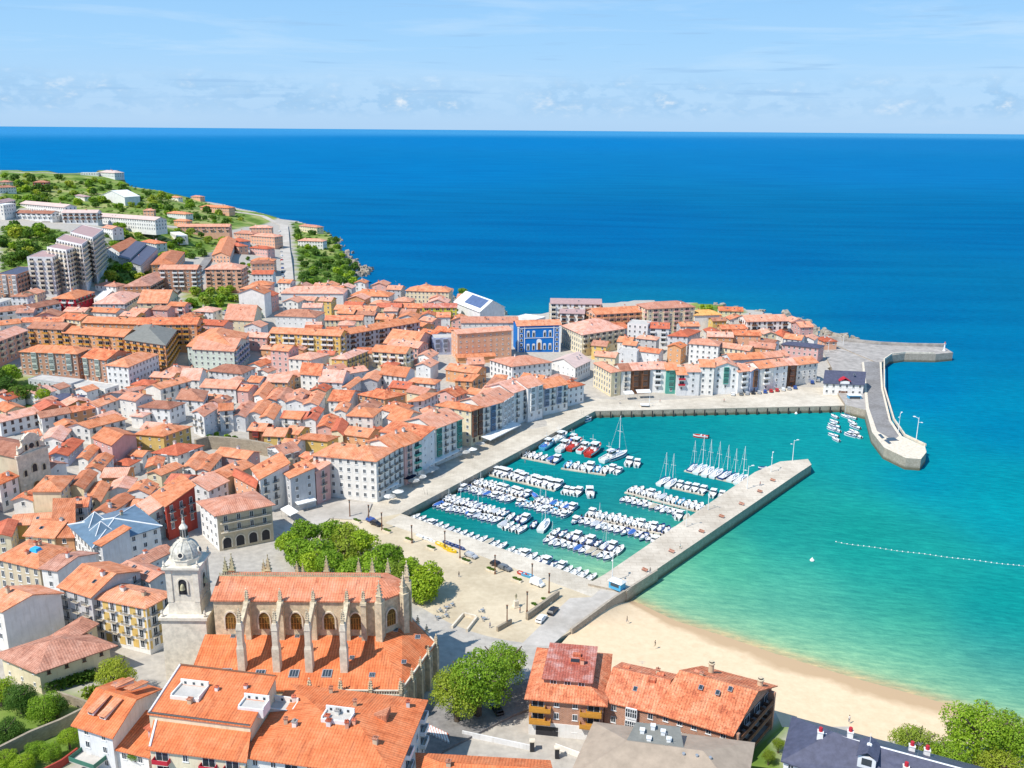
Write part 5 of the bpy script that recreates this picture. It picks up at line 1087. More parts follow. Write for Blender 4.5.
mb = MB(); mb.box(0, Lw, -.1, -.002, -2, H['h'] - 6.1); wallpart(H, 0, 'ground_floor_render', mb, M['white'], 0, 0); mb = MB(); mb.box(-2.4, 2.4, -.16, -.101, 0, 2.2); wallpart(H, 0, 'garage_opening', mb, M['dark'], 4.0, -.1)  # the opening is a flat dark panel, its shade in the colour
# --- end house: two round stacks, deep side balconies
H = HEND; a, b, c, d = H['q']
rc = MB(); rc.lathe([(.62, -1.5), (.62, 2.2), (.8, 2.25), (.8, 2.5), (.5, 2.55), (.5, 2.9)], 12).lathe([(.52, 2.56), (.52, 2.8)], 12, 1); RCM = rc.mesh('round_chimney', [M['beige'], M['dark']])
for s, t in ((.22, .80), (.93, .80)):
    p = a + (b - a) * s + (d - a) * t; inst('round_chimney', RCM, H['ro'], (p[0], p[1], H['zroof'](p)), 0, (1, 1, 1.1))
Lr = wlen(H, 1)
for k in range(3):
    mb = MB(); z = H['h'] - (k + 1) * 2.95 + .3; mb.box(1.5, Lr - 2.5, -.05, .02, z + .1, z + 2.4, 1).box(1.3, Lr - 2.3, -1.4, 0, z - .18, z, 0).box(1.3, Lr - 2.3, -1.45, -1.33, z, z + .95, 2); wallpart(H, 1, 'deep_balcony', mb, [M['concrete'], M['dark'], M['brown']], 0, 0)
for x in (.8, Lr - 1.6):
    mb = MB(); mb.box(-.35, .35, -1.5, -.002, -2, H['h'] - .2); wallpart(H, 1, 'brick_pier', mb, M['brick'], x, 0)
hat = MB(); hat.box(-.8, .8, -.7, .7, -.6, .35).box(-.6, .6, -.5, .5, .35, .37, 1); HAT = hat.mesh('roof_hatch', [M['t_red'], M['t_mottled']])
for HH_, lst in ((HEND, ((.36, .62), (.12, .64))), (HOUSES[[i for i, x in enumerate(HOUSES) if x is HEND][0] - 1], ((.16, .66), (.72, .44), (.80, .70)))):
    a, b, c, d = HH_['q']
    for s, t in lst: p = a + (b - a) * s + (d - a) * t; inst('roof_hatch', HAT, HH_['ro'], (p[0], p[1], HH_['zroof'](p)))
for s, t in ((.35, .35), (.60, .33), (.72, .42)):
    a, b, c, d = HEND['q']; p = a + (b - a) * s + (d - a) * t; o_ = inst('skylight', SKYL, HEND['ro'], (p[0], p[1], HEND['zroof'](p) + .03)); o_.rotation_euler = (math.atan(.4), 0, 0)
# --- grey roof: dark dormer field with white vents
H = HGREY; a, b, c, d = H['q']
p = a + (b - a) * .42 + (d - a) * .70; z = H['zroof'](p)
mb = MB(); mb.add([(-5.5, -3.4, -.2), (5.5, -3.0, -.2), (4.6, 2.4, 1.7), (-4.0, 2.0, 1.8), (-5.5, -3.4, 1.0), (5.5, -3.0, 1.0)], [(4, 5, 2, 3), (0, 1, 5, 4), (0, 4, 3), (1, 2, 5)]); dm_ = mb.build('dark_dormer', [M['greytile']], H['ro'], loc=(p[0], p[1], z))
for x, y in ((-2.6, -.5), (-.6, .8), (1.4, -.2), (-1.2, -2.2), (2.6, -1.8)):
    mb = MB(); mb.box(-.4, .4, -.4, .4, .6, 2.2 + y * .25).box(-.5, .5, -.5, .5, 2.2 + y * .25, 2.35 + y * .25); mb.build('vent', M['trim'], dm_, loc=(x, y, 0))
for s in (.62, .70, .78):
    q_ = a + (b - a) * s + (d - a) * .42; mb = MB(); mb.lathe([(.25, -.3), (.25, .3), (.35, .32), (.3, .45)], 8); mb.build('pipe_vent', M['steel'], H['ro'], loc=(q_[0], q_[1], H['zroof'](q_)))
# --- slate roof: red-capped chimneys, gabled white dormer
H = HSLATE; a, b, c, d = H['q']
rcap = MB(); rcap.taper(-.55, .55, -.5, .5, -1.2, 1.1, .78).box(-.52, .52, -.48, .48, 1.1, 1.25).lathe([(.34, 1.25), (.30, 1.9)], 8, 1, (-.0, 0)); RCAP = rcap.mesh('red_capped_chimney', [M['white'], M['crimson']])
for s, t in ((.13, .42), (.25, .55), (.48, .32), (.50, .82), (.56, .84)):
    p = a + (b - a) * s + (d - a) * t; inst('red_capped_chimney', RCAP, H['ro'], (p[0], p[1], H['zroof'](p)), .2, (1.15, 1.15, 1.2))
p = a + (b - a) * .33 + (d - a) * .33; z = H['zroof'](p)
mb = MB(); mb.box(-1.6, 1.6, -1.6, 3.0, -1.5, 1.6, 1).slab([[0, 1, 3, 2], [2, 3, 5, 4]], [(-1.9, -2, 1.6), (-1.9, 3.4, 1.6), (0, -2, 2.9), (0, 3.4, 2.9), (1.9, -2, 1.6), (1.9, 3.4, 1.6)], .15, 0).box(-.9, .9, -1.66, -1.601, -.2, 1.2, 2); mb.f[-1:] = mb.f[-1:]
dd = mb.build('dormer', [M['slate'], M['white'], M['glass']], H['ro'], loc=(p[0], p[1], z), rz=.05)
mb = MB(); mb.lathe([(.5, 0), (.45, .25), (.05, .4), (.03, 2.6)], 8); mb.build('finial', M['trim'], dd, loc=(0, .8, 2.7))
mb = MB(); n_ = 12; w1_ = (a + d) / 2 + (b - a) * .14; w2_ = (b + c) / 2
for k in range(n_):
    u_ = w1_ + (w2_ - w1_) * k / n_; v_ = w1_ + (w2_ - w1_) * (k + 1) / n_; mb.tube((u_[0], u_[1], H['zroof'](u_) + .1), (v_[0], v_[1], H['zroof'](v_) + .1), .16, .16, 5)
mb.build('ridge_cap', M['trim'], H['ro'])
# --- baroque church with a stone gable front
tile_(0, 0, 1)
H = Rr((15.5, 457), (46.5, 446), 26, 5.0, 'g', 'beige', 't_brown', '-', label='baroque stone church with a curved gable front facing the small square', cat='church', name='baroque_church', chim=0, slope=.3)
Lw = wlen(H, 1); h = H['h']
mb = MB(); mb.box(0, Lw, -.5, -.002, -1.5, h - .6).box(-.5, Lw + .5, -.9, -.05, h - .6, h + .3); wallpart(H, 1, 'facade', mb, M['palestone'], 0, 0)
g_ = [(.6, 0), (Lw - .6, 0), (Lw - 1.0, 1.6), (Lw - 2.6, 2.6), (Lw - 2.8, 4.2), (Lw / 2 + 2.2, 5.6), (Lw / 2, 6.4), (Lw / 2 - 2.2, 5.6), (2.8, 4.2), (2.6, 2.6), (1.0, 1.6)]
mb = MB(); n_ = len(g_); v = [(x, -.45, h + .3 + z) for x, z in g_] + [(x, .5, h + .3 + z) for x, z in g_]
mb.add(v, [tuple(range(n_)), tuple(reversed(range(n_, 2 * n_)))] + [(i, n_ + i, n_ + (i + 1) % n_, (i + 1) % n_) for i in range(n_)]); wallpart(H, 1, 'curved_gable', mb, M['palestone'], 0, 0)
for x, z, w_, hh_ in ((Lw / 2, 0, 2.6, 4.6), (Lw / 2, 8.0, 1.8, 2.8), (Lw / 2 - 3.6, 7.4, 1.1, 2.2), (Lw / 2 + 3.6, 7.4, 1.1, 2.2), (Lw / 2 - 2.2, h + 1.1, 1.0, 2.0), (Lw / 2 + 2.2, h + 1.1, 1.0, 2.0)):
    mb = archmb(w_, hh_, -.56, -.5 if z < h else -.45); wallpart(H, 1, 'doorway' if z == 0 else 'niche', mb, M['wood'] if z == 0 else M['dark'], x, z); wallpart(H, 1, 'surround', archring(w_, hh_, .3, -.7, -.45), M['stone'], x, z)  # niches are dark panels with their shade painted on
mb = MB(); mb.lathe([(.9, 0), (.9, .2)], 14); o_ = wallpart(H, 1, 'oculus', mb, M['dark'], Lw / 2, h + 2.2, .42); o_.rotation_euler.x = R(90)
for x in (1.0, Lw - 1.0, 2.7, Lw - 2.7):
    mb = MB(); mb.lathe([(.35, 0), (.42, .5), (.15, .8), (.3, 1.1), (.02, 1.7)], 8); wallpart(H, 1, 'finial', mb, M['palestone'], x, h + (1.9 if x in (1.0, Lw - 1.0) else 4.4), 0)
# --- gothic basilica
M['t_nave'] = tilemat('nave_tile', (.70, .25, .13), (.76, .34, .21), (.58, .18, .09), contrast=.25, objvar=False)
z_cl0, z_cl1, z_ae = 17.4, 26.2, 13.0
p0 = P(219, 601, z_cl1); p1 = P(381, 600.5, z_cl1); y0 = (p0[1] + p1[1]) / 2; xL, xR = p0[0] - 1.5, p1[0] + 4.2; NW = 13.0; y1 = y0 + NW
zg = 4.0; ch_ = thing('basilica', 'gothic stone basilica with flying buttresses and orange tiled roofs beside the plaza trees', 'church', (xL, y0, zg))
def lc(p): return (p[0] - xL, p[1] - y0, p[2] - zg)
W_ = xR - xL
wallpts = [(0, 0), (W_ - 4.6, 0), (W_, 4.0), (W_, NW - 4.0), (W_ - 4.6, NW), (0, NW)]
mb = MB(); mb.prism(wallpts, 0, z_cl1 - zg); mb.build('nave_wall', M['stone'], ch_)
mb = MB(); e_ = .5; zz = z_cl1 - zg + .25; rp = [(-e_, -e_), (W_ - 4.4, -e_), (W_ + e_, 3.9), (W_ + e_, NW - 3.9), (W_ - 4.4, NW + e_), (-e_, NW + e_)]
mb.slab([[0, 1, 7, 6], [1, 2, 7], [2, 3, 7], [3, 4, 7], [4, 5, 6, 7]], [(x, y, zz) for x, y in rp] + [(-e_, NW / 2, zz + 2.5), (W_ - 5.5, NW / 2, zz + 2.5)], .35)
nr = mb.build('nave_roof', M['t_nave'], ch_)
mb = MB(); mb.box(-.3, W_ - 5, NW / 2 - .14, NW / 2 + .14, zz + 2.3, zz + 2.7)
for k in range(70):
    x = -.2 + (W_ - 5) * k / 69; mb.box(x - .1, x + .1, NW / 2 - .1, NW / 2 + .1, zz + 2.7, zz + 3.3)
mb.build('roof_cresting', M['greenstone'], nr)
# aisle and ambulatory under one lean-to roof
F1 = lc(P(402, 691, z_ae)); R1 = lc(P(436, 643.5, z_ae)); R2 = lc(P(401, 603, z_ae + 1)); yf = F1[1]
zt = z_cl0 - zg; zae = z_ae - zg
verts = [(-2.5, yf, zae), (F1[0], yf, zae), (R1[0], R1[1], zae), (R2[0], max(R2[1], 14), zae), (-2.5, .02, zt), (W_ - 4.6, .02, zt), (W_ - .02, 4.0, zt), (W_ - .02, NW - 4.0, zt)]
mb = MB(); mb.slab([[0, 1, 5, 4], [1, 2, 6, 5], [2, 3, 7, 6]], verts, .35); ar = mb.build('aisle_roof', M['t_fresh'], ch_)
aw = [(-2.4, yf + .4), (F1[0] - .25, yf + .4), (R1[0] - .5, R1[1]), (R2[0] - .5, verts[3][1] - .4), (W_ - 1, NW - 4), (-2.4, 2)]
mb = MB(); mb.prism(aw, -3, zae - .42); mb.build('aisle_wall', M['stone'], ch_)
def azr(x, y): return zae + (zt - zae) * min(max((y - yf) / -yf, 0), 1)
def pinn(sz=1.0):
    m_ = MB(); m_.box(-.55 * sz, .55 * sz, -.55 * sz, .55 * sz, 0, 1.5 * sz); m_.box(-.68 * sz, .68 * sz, -.68 * sz, .68 * sz, 1.5 * sz, 1.7 * sz)
    m_.taper(-.5 * sz, .5 * sz, -.5 * sz, .5 * sz, 1.7 * sz, 5.0 * sz, .08)
    for z in (2.3, 3.1, 3.9):
        r = .5 * sz * (1 - (z - 1.7) / 3.6) + .08
        for sx, sy in ((1, 1), (1, -1), (-1, 1), (-1, -1)): m_.box(sx * r - .1, sx * r + .1, sy * r - .1, sy * r + .1, z * sz, z * sz + .2)
    m_.lathe([(.05, 5.0 * sz), (.22, 5.2 * sz), (.03, 5.5 * sz)], 6); return m_
PN = pinn().mesh('pinnacle', M['stone']); PNG = pinn(1.15).mesh('pinnacle', M['greenstone']); PNS = pinn(.62).mesh('pinnacle', M['stone'])
wx = [lc(P(x, 601, z_cl1))[0] for x in (247.5, 281, 314, 347.5, 364)]
for x in wx:
    mb = MB(); mb.box(-.6, .6, -1.5, 0, zt - 1, z_cl1 - zg - .3); mb.taper(-.75, .75, -1.7, 0, z_cl1 - zg - .3, z_cl1 - zg + .3, .9); b_ = mb.build('wall_buttress', M['stone'], ch_, loc=(x, 0, 0)); inst('pinnacle', PNS, b_, (0, -.8, z_cl1 - zg + .2))
for (x, y, a_) in ((W_ - 4.3, -.2, -.2), (W_ + .1, 3.9, .8), (W_ + .1, NW - 3.9, 1.57)):
    mb = MB(); mb.box(-.8, .8, -1.6, .8, zt - 2, z_cl1 - zg + .4); b_ = mb.build('apse_buttress', M['stone'], ch_, loc=(x, y, 0), rz=a_); inst('pinnacle', PN, b_, (0, -.6, z_cl1 - zg + .3))
# flying buttresses: pier on the aisle roof, arch back to the nave wall
for k, xp in enumerate((242, 277, 309.5, 344.5)):
    x = lc(P(xp, 650, 19))[0]; yp = -9.4; top = 26.0 - zg
    mb = MB(); mb.box(-.8, .8, -1.0, 1.0, azr(0, yp) - 1, top - 6).taper(-.8, .8, -1.0, 1.0, top - 6, top - 5.2, .82).box(-.62, .62, -.8, .8, top - 5.2, top - 1.5).taper(-.7, .7, -.9, .9, top - 1.5, top, .7)
    b_ = mb.build('flying_buttress', M['palestone'], ch_, loc=(x, yp, 0)); inst('pinnacle', PNS, b_, (0, 0, top))
    x2 = wx[min(k, 3)] - x; mb = MB(); n_ = 9; pr = None
    for i in range(n_ + 1):
        t = i / n_; y = .7 + t * (9.4 - 2.0); zt_ = top - .6 + t * 1.2; zb2 = top - 4.6 + 3.2 * math.sin(t * math.pi / 2) ; xx = x2 * t
        cur = [(xx - .45, y, zb2), (xx + .45, y, zb2), (xx + .45, y, zt_), (xx - .45, y, zt_)]
        if pr: mb.add(pr + cur, [(0, 1, 5, 4), (1, 2, 6, 5), (2, 3, 7, 6), (3, 0, 4, 7)])
        pr = cur
    mb.build('arch', M['stone'], b_)
# far side pinnacles, rising above the nave roof
for xp, yp_, sz in ((215, 570, 1), (227, 562, 1.2), (256, 568, .9), (264, 562, 1.15), (289, 571, .8), (294, 573, .7), (322, 566, 1.1), (354, 569, 1), (368, 569, 1), (383, 573, 1)):
    q_ = lc(P(xp, yp_ + 14, z_cl1 + .8)); inst('pinnacle', PNG, ch_, (q_[0], NW + 1.2, z_cl1 - zg - 1.2), 0, (sz * .85, sz * .85, sz * .8))
# tall pointed windows
gw = archmb(2.5, 4.3, -.06, .1, True, 0); archring(2.5, 4.3, .35, -.3, .1, True, 1, gw)
for x in (-.62, 0, .62): gw.box(x - .07, x + .07, -.16, -.061, 0, 3.0, 2)
gw.box(-1.2, 1.2, -.16, -.061, 1.4, 1.52, 2).box(-1.2, 1.2, -.16, -.061, 2.9, 3.02, 2)
for x in (-.45, .45): archring(.75, .9, .08, -.16, -.061, True, 2, MB())
GW = gw.mesh('gothic_window', [plain('amber_leaded_glass', (.16, .10, .03), .25, .4, 1.5, .5), M['palestone'], M['brass']])
for xp in (231.5, 265, 297, 330, 356.5):
    inst('gothic_window', GW, ch_, (lc(P(xp, 620, 21))[0], -.02, z_cl0 - zg + 1.6))
inst('gothic_window', GW, ch_, (W_ - 2.3, 2.0, z_cl0 - zg + 1.6), math.atan2(4.0, 4.6)); inst('gothic_window', GW, ch_, (W_, NW / 2, z_cl0 - zg + 1.6), R(90))
# aisle skylights, front eave balustrade, side wall bays
sk = MB(); sk.box(-1.1, 1.1, -1.1, 1.1, -.2, .16).box(-.9, .9, -.9, .9, .16, .2, 1)
for x in (-.3, .3): sk.box(x - .05, x + .05, -.9, .9, .2, .25)
SK = sk.mesh('skylight', [M['steel'], M['glass']]); sla = math.atan2(zt - zae, -yf)
for xp, yp_, s_ in ((226, 672, 1), (260, 673, 1), (294, 673, 1), (327, 673, 1), (234, 647, .5), (298, 647, .5), (352, 662, .5), (362, 647, .5), (372, 674, .6), (404, 665, .5), (418, 648, .55), (396, 641, .5)):
    q_ = lc(P(xp, yp_, 14.5)); o_ = inst('skylight', SK, ar, (q_[0], q_[1], azr(0, q_[1]) + .08), 0, (s_,) * 3); o_.rotation_euler = (sla, 0, 0)
mb = MB(); mb.box(W_ * .55, F1[0], yf - .5, yf - .15, zae - .9, zae - .6).box(W_ * .55, F1[0], yf - .5, yf - .15, zae + .2, zae + .42)
for k in range(40):
    x = W_ * .55 + (F1[0] - W_ * .55) * k / 39; mb.box(x - .1, x + .1, yf - .42, yf - .22, zae - .6, zae + .2)
mb.build('balustrade', M['palestone'], ch_)
for xp in (310, 341, 371, 401): x = lc(P(xp, 690, z_ae))[0]; inst('pinnacle', PNS, ch_, (x, yf - .3, zae - .4), 0, (1.1,) * 3)
fa_ = np.array([F1[0] - .25, yf + .4]); fb_ = np.array([R1[0] - .5, R1[1]]); fc_ = np.array([R2[0] - .5, verts[3][1] - .4])
lwn = archmb(1.1, 5.0, -.04, .1, True, 0); archring(1.1, 5.0, .25, -.2, .1, True, 1, lwn); LWN = lwn.mesh('lancet_window', [M['glass'], M['palestone']])
for (a_, b_, n_) in ((fa_, fb_, 4), (fb_, fc_, 4)):
    u_ = (b_ - a_) / np.linalg.norm(b_ - a_); nn = np.array([u_[1], -u_[0]]); an = math.atan2(u_[1], u_[0]); Ls = np.linalg.norm(b_ - a_)
    for k in range(n_ + 1):
        p = a_ + u_ * Ls * k / n_ + nn * .35; mb = MB(); mb.box(-.55, .55, -.7, .5, -3, zae - .6); o_ = mb.build('aisle_buttress', M['stone'], ch_, loc=(p[0], p[1], 0), rz=an); inst('pinnacle', PNS, o_, (0, -.2, zae - .6), 0, (.9,) * 3)
        if k < n_: p = a_ + u_ * Ls * (k + .5) / n_ + nn * .02; inst('lancet_window', LWN, ch_, (p[0], p[1], 2.0), an)
    mb = MB(); mb.box(-.2, Ls + .2, -.45, -.1, zae + .05, zae + .5); mb.build('parapet', M['palestone'], ch_, loc=(a_[0], a_[1], 0), rz=an)
M['towerstone'] = plain('pale_tower_stone', (.70, .63, .52), .85, .22, .8)
# --- bell tower
tb = P(188, 683, 4.5); TWd = 10.6; tx, ty = tb[0] + .3, tb[1] + TWd / 2
tw = thing('bell_tower', 'tall pale stone bell tower with a dome and small lantern at the basilica corner', 'tower', (tx, ty, 4.3))
hw = TWd / 2
mb = MB(); mb.taper(-hw, hw, -hw, hw, -2, 16.6, .965); mb.build('shaft', M['towerstone'], tw)
mb = MB(); mb.box(-hw - .3, hw + .3, -hw - .3, hw + .3, 16.6, 17.3); mb.build('cornice', M['towerstone'], tw)
b2 = 3.5; mb = MB(); mb.taper(-b2 - .3, b2 + .3, -b2 - .3, b2 + .3, 17.3, 20.3, .95).box(-b2, b2, -b2, b2, 20.3, 28.3)
for sx in (-1, 1):
    for sy in (-1, 1): mb.box(min(sx * (b2 - 1.1), sx * (b2 + .22)), max(sx * (b2 - 1.1), sx * (b2 + .22)), min(sy * (b2 - 1.1), sy * (b2 + .22)), max(sy * (b2 - 1.1), sy * (b2 + .22)), 20.31, 28.3)
mb.build('belfry', M['towerstone'], tw)
for a_ in range(4):
    dx, dy = math.sin(a_ * math.pi / 2), -math.cos(a_ * math.pi / 2)
    m1 = archmb(1.9, 3.9, -.05, .03); o_ = m1.build('belfry_arch', M['dark'], tw, loc=(dx * b2, dy * b2, 22.2), rz=a_ * math.pi / 2); archring(1.9, 3.9, .35, -.25, .03).build('surround', M['towerstone'], o_)  # dark panel stands in for the shade inside the belfry arch
    mb = MB(); mb.lathe([(.62, 0), (.56, .25), (.45, .9), (.28, 1.25), (.08, 1.4)], 12); mb.build('bell', M['greenstone'], o_, loc=(0, -.35, 1.4))
mb = MB(); mb.box(-b2 - .5, b2 + .5, -b2 - .5, b2 + .5, 28.3, 28.7).box(-b2 - .8, b2 + .8, -b2 - .8, b2 + .8, 28.7, 29.2); mb.build('upper_cornice', M['towerstone'], tw)
mb = MB(); mb.lathe([(3.5, 29.2), (3.5, 30.3), (3.7, 30.35), (3.7, 30.6)], 8, 0, (0, 0), math.pi / 8); mb.build('drum', M['towerstone'], tw)
prof = [(3.35 * math.cos(t), 30.6 + 3.9 * math.sin(t)) for t in np.linspace(0, math.pi / 2 - .22, 9)]
mb = MB(); mb.lathe(prof, 24)
for k in range(8):
    a_ = 2 * math.pi * k / 8
    for (r0, z0), (r1, z1) in zip(prof[:-1], prof[1:]): mb.tube((r0 * math.cos(a_), r0 * math.sin(a_), z0), (r1 * math.cos(a_), r1 * math.sin(a_), z1), .16, .14, 5)
dm = mb.build('dome', plain('grey_stone_dome', (.52, .49, .42), .85, .4, 1.2), tw, smooth=False)
for k in range(4):
    a_ = math.pi / 4 + k * math.pi / 2 - math.pi / 4; mb = MB(); mb.lathe([(.75, 0), (.75, .35), (.5, .36)], 12); mb.lathe([(.5, .1), (.5, .4)], 12, 1); o_ = mb.build('oculus', [M['towerstone'], M['dark']], dm, loc=(3.1 * math.cos(a_), 3.1 * math.sin(a_), 31.8)); o_.rotation_euler = (0, R(72), a_)
mb = MB(); mb.lathe([(1.1, 34.2), (1.1, 34.9), (.75, 34.95), (.75, 37.1), (1.0, 37.15), (1.0, 37.4), (.7, 37.8), (.3, 38.3), (.26, 38.9), (.1, 39.1), (.05, 40.6)], 8)
for k in range(8):
    a_ = 2 * math.pi * (k + .5) / 8; mb.box((.76 * math.cos(a_) - .11), (.76 * math.cos(a_) + .11), (.76 * math.sin(a_) - .11), (.76 * math.sin(a_) + .11), 35.2, 36.9, 1)
mb.build('lantern', [M['towerstone'], M['dark']], tw)
mb = MB(); mb.lathe([(.3, 0), (.4, .4), (.2, .7), (.3, 1.0), (.05, 1.7)], 8); URN = mb.mesh('corner_finial', M['towerstone'])
for sx in (-1, 1):
    for sy in (-1, 1): inst('corner_finial', URN, tw, (sx * (hw - .4), sy * (hw - .4), 17.3)); inst('corner_finial', URN, tw, (sx * (b2 + .3), sy * (b2 + .3), 29.2))
mb = MB(); mb.box(-.25, .25, -.06, 0, 0, 1.3); mb.build('slit_window', M['dark'], tw, loc=(hw * .985, .8, 8), rz=R(90))
# --- old walls
def wallrun(name, px, top, h_, thick, mt_, label):
    mb = MB(); pts = [G(a, b, top) for a, b in px]; w_ = [p[:2] for p in pts]
    for i in range(len(w_) - 1):
        d = (w_[i + 1] - w_[i]) / np.linalg.norm(w_[i + 1] - w_[i]); n_ = np.array([-d[1], d[0]]) * thick; a0, b0 = w_[i], w_[i + 1]
        za, zb = pts[i][2], pts[i + 1][2]
        v = [(a0[0], a0[1], za - h_), (b0[0], b0[1], zb - h_), (b0[0] + n_[0], b0[1] + n_[1], zb - h_), (a0[0] + n_[0], a0[1] + n_[1], za - h_), (a0[0], a0[1], za), (b0[0], b0[1], zb), (b0[0] + n_[0], b0[1] + n_[1], zb), (a0[0] + n_[0], a0[1] + n_[1], za)]
        mb.add(v, [(4, 5, 6, 7), (0, 1, 5, 4), (1, 2, 6, 5), (2, 3, 7, 6), (3, 0, 4, 7)])
    return tag(mb.build(name, mt_), label, 'wall')
wallrun('stone_wall', [(196, 440), (208, 436.5), (230, 438), (250, 440.5), (268, 444), (282, 452), (290, 460)], 5.0, 8, 1.2, M['rubble'], 'long old stone wall running through the old town below the small garden')
wallrun('garden_wall', [(-10, 752), (31, 731.5), (60, 720), (93, 703.5)], 3.0, 6, .6, M['rubble'], 'stone garden wall between the leafy garden and the dormer house')
wallrun('garden_wall', [(56, 692), (72, 697), (92, 704)], 2.0, 5, .5, M['rubble'], 'short pale garden wall bending up towards the ivy house')
wallrun('garden_wall', [(40, 771), (62, 760), (78, 748)], 1.4, 4, .4, M['red'], 'low dark red garden wall at the bottom left beside the green terrace')
# ------------------------------------------------------------------ houses between the drawn ones, so no street shows a hole
def corners_free(pts, margin):
    for H in HOUSES:
        P4 = H['poly']
        c = sum(pts) / 4
        if abs(H['cen'][0] - c[0]) > 60 or abs(H['cen'][1] - c[1]) > 60: continue
        for Aq, Bq in ((pts, P4), (P4, pts)):
            sep_ = False
            for i in range(4):
                u = Aq[(i + 1) % 4] - Aq[i]; n = np.array([u[1], -u[0]]); n = n / np.linalg.norm(n)
                if min((q - Aq[i]) @ n for q in Bq) > -margin * 0 + margin: sep_ = True; break
            if sep_: break
        if not sep_: return False
    return True
def infill(px, n, fl, size, walls, tiles, wn, margin=.7, seed=1):
    rr = random.Random(seed); xs = [p[0] for p in px]; ys = [p[1] for p in px]; made = 0
    for _ in range(n):
        a, b = rr.uniform(min(xs), max(xs)), rr.uniform(min(ys), max(ys))
        if not inpoly(np.array([a]), np.array([b]), px)[0]: continue
        if inpoly(np.array([a]), np.array([b]), [(186, 428), (262, 430), (300, 446), (300, 466), (186, 452)])[0]: continue
        g_ = G(a, b); near_ = min(HOUSES, key=lambda H: np.hypot(*(H['cen'] - g_[:2])))
        rz = near_['rz'] + rr.uniform(-.06, .06); w_, d_ = rr.uniform(*size), rr.uniform(*size)
        u = np.array([math.cos(rz), math.sin(rz)]); v = np.array([-u[1], u[0]])
        pts = [g_[:2] - u * w_ / 2 - v * d_ / 2, g_[:2] + u * w_ / 2 - v * d_ / 2, g_[:2] + u * w_ / 2 + v * d_ / 2, g_[:2] - u * w_ / 2 + v * d_ / 2]
        if not corners_free(pts, margin): continue
        f_ = rr.choice(fl); z = g_[2]
        house(*pts, z, z + f_ * FH + .3, rr.choice('gxgxh'), rr.choice(walls), rr.choice(tiles), rr.choice(wn), floors=f_); made += 1
    print('infill', made)
WL = ['white', 'white', 'white', 'white', 'cream', 'grey', 'pink', 'orange', 'yellow']; TL = ['t_orange', 't_orange', 't_salmon', 't_red', 't_orange']
infill([(-30, 405), (60, 395), (200, 375), (280, 350), (430, 350), (545, 400), (480, 425), (400, 455), (330, 462), (300, 480), (215, 480), (150, 535), (60, 560), (-30, 540), (-30, 500), (45, 500), (50, 440), (-30, 430)], 900, (1.4, 1.6, 1.9), (7, 11.5), WL, TL, ['o', 'w', 'wd', 'o'], .25, 3)
infill([(-30, 405), (60, 395), (200, 375), (280, 350), (430, 350), (545, 400), (480, 425), (400, 455), (330, 462), (300, 480), (215, 480), (150, 535), (60, 560), (-30, 540), (-30, 500), (45, 500), (50, 440), (-30, 430)], 350, (1.3, 1.6), (5, 7.5), WL, TL, ['o', 'w', 'o'], .15, 5)
infill([(60, 330), (110, 300), (150, 285), (180, 315), (240, 320), (262, 290), (275, 320), (262, 352), (60, 360)], 450, (2.5, 3, 3.2), (8, 13), WL, ['t_orange', 't_salmon'], ['w', 'wb:trim', 'o'], .8, 8)
infill([(285, 292), (360, 292), (450, 300), (510, 325), (430, 340), (300, 345)], 450, (2.5, 3), (8, 13), WL, ['t_orange', 't_salmon'], ['w', 'o'], .6, 9)
infill([(575, 345), (640, 330), (810, 335), (815, 360), (730, 360), (620, 368)], 500, (2.6, 3, 3.4), (7, 12), WL, ['t_salmon', 't_orange'], ['w', 'o'], .4, 10)
infill([(-20, 300), (40, 300), (60, 340), (-20, 345)], 300, (2, 2.5), (8, 13), WL, ['t_salmon', 't_brown'], ['w'], .8, 12)

# ------------------------------------------------------------------ trees
def crown(seed, n=420, size=.55, lobes=7, flat=.8):
    """unit crown: leaf clumps on the surfaces of several lobes, radius ~1, centre 0"""
    r_ = np.random.RandomState(seed); mb = MB()
    L_ = [(np.array([0, 0, .05]), .72)]
    for k in range(lobes):
        a = 2 * math.pi * k / lobes + r_.uniform(-.4, .4); e = r_.uniform(-.7, .75); d = r_.uniform(.45, .66)
        L_.append((np.array([math.cos(a) * math.cos(e) * d, math.sin(a) * math.cos(e) * d, math.sin(e) * d * flat]), r_.uniform(.28, .46)))
    wts = np.array([x[1] ** 2 for x in L_]); wts /= wts.sum()
    vs = []; fs = []
    for _ in range(n):
        c, rad = L_[r_.choice(len(L_), p=wts)]
        d = r_.normal(size=3); d /= np.linalg.norm(d); d[2] = d[2] if d[2] > -.75 else -d[2]
        p = c + d * rad * r_.uniform(.72, 1.06) * np.array([1, 1, flat])
        nrm = d + r_.normal(size=3) * .55; nrm /= np.linalg.norm(nrm)
        u = np.cross(nrm, r_.normal(size=3)); u /= np.linalg.norm(u); v = np.cross(nrm, u); s = size * r_.uniform(.55, 1.25)
        o = len(vs); k = r_.uniform(.5, .8)
        for x, y in ((-s, -s * k * .4), (-s * .1, -s * k), (s, -s * .2 * k), (s * .55, s * k), (-s * .5, s * k * .8)): vs.append(p + u * x * .5 + v * y * .5)
        fs.append((o, o + 1, o + 2, o + 3, o + 4))
    mb.add(vs, fs); return mb
def trunkmb(h_, r_):
    mb = MB(); mb.tube((0, 0, -.6), (0, 0, h_ * .55), r_ * 1.25, r_ * .8, 8); k0 = Vector((0, 0, h_ * .5))
    for a in (.3, 1.7, 2.9, 4.2, 5.3): mb.tube(k0, (math.cos(a) * h_ * .38, math.sin(a) * h_ * .38, h_ * (.85 + .1 * math.sin(a * 3))), r_ * .6, r_ * .2, 6)
    return mb
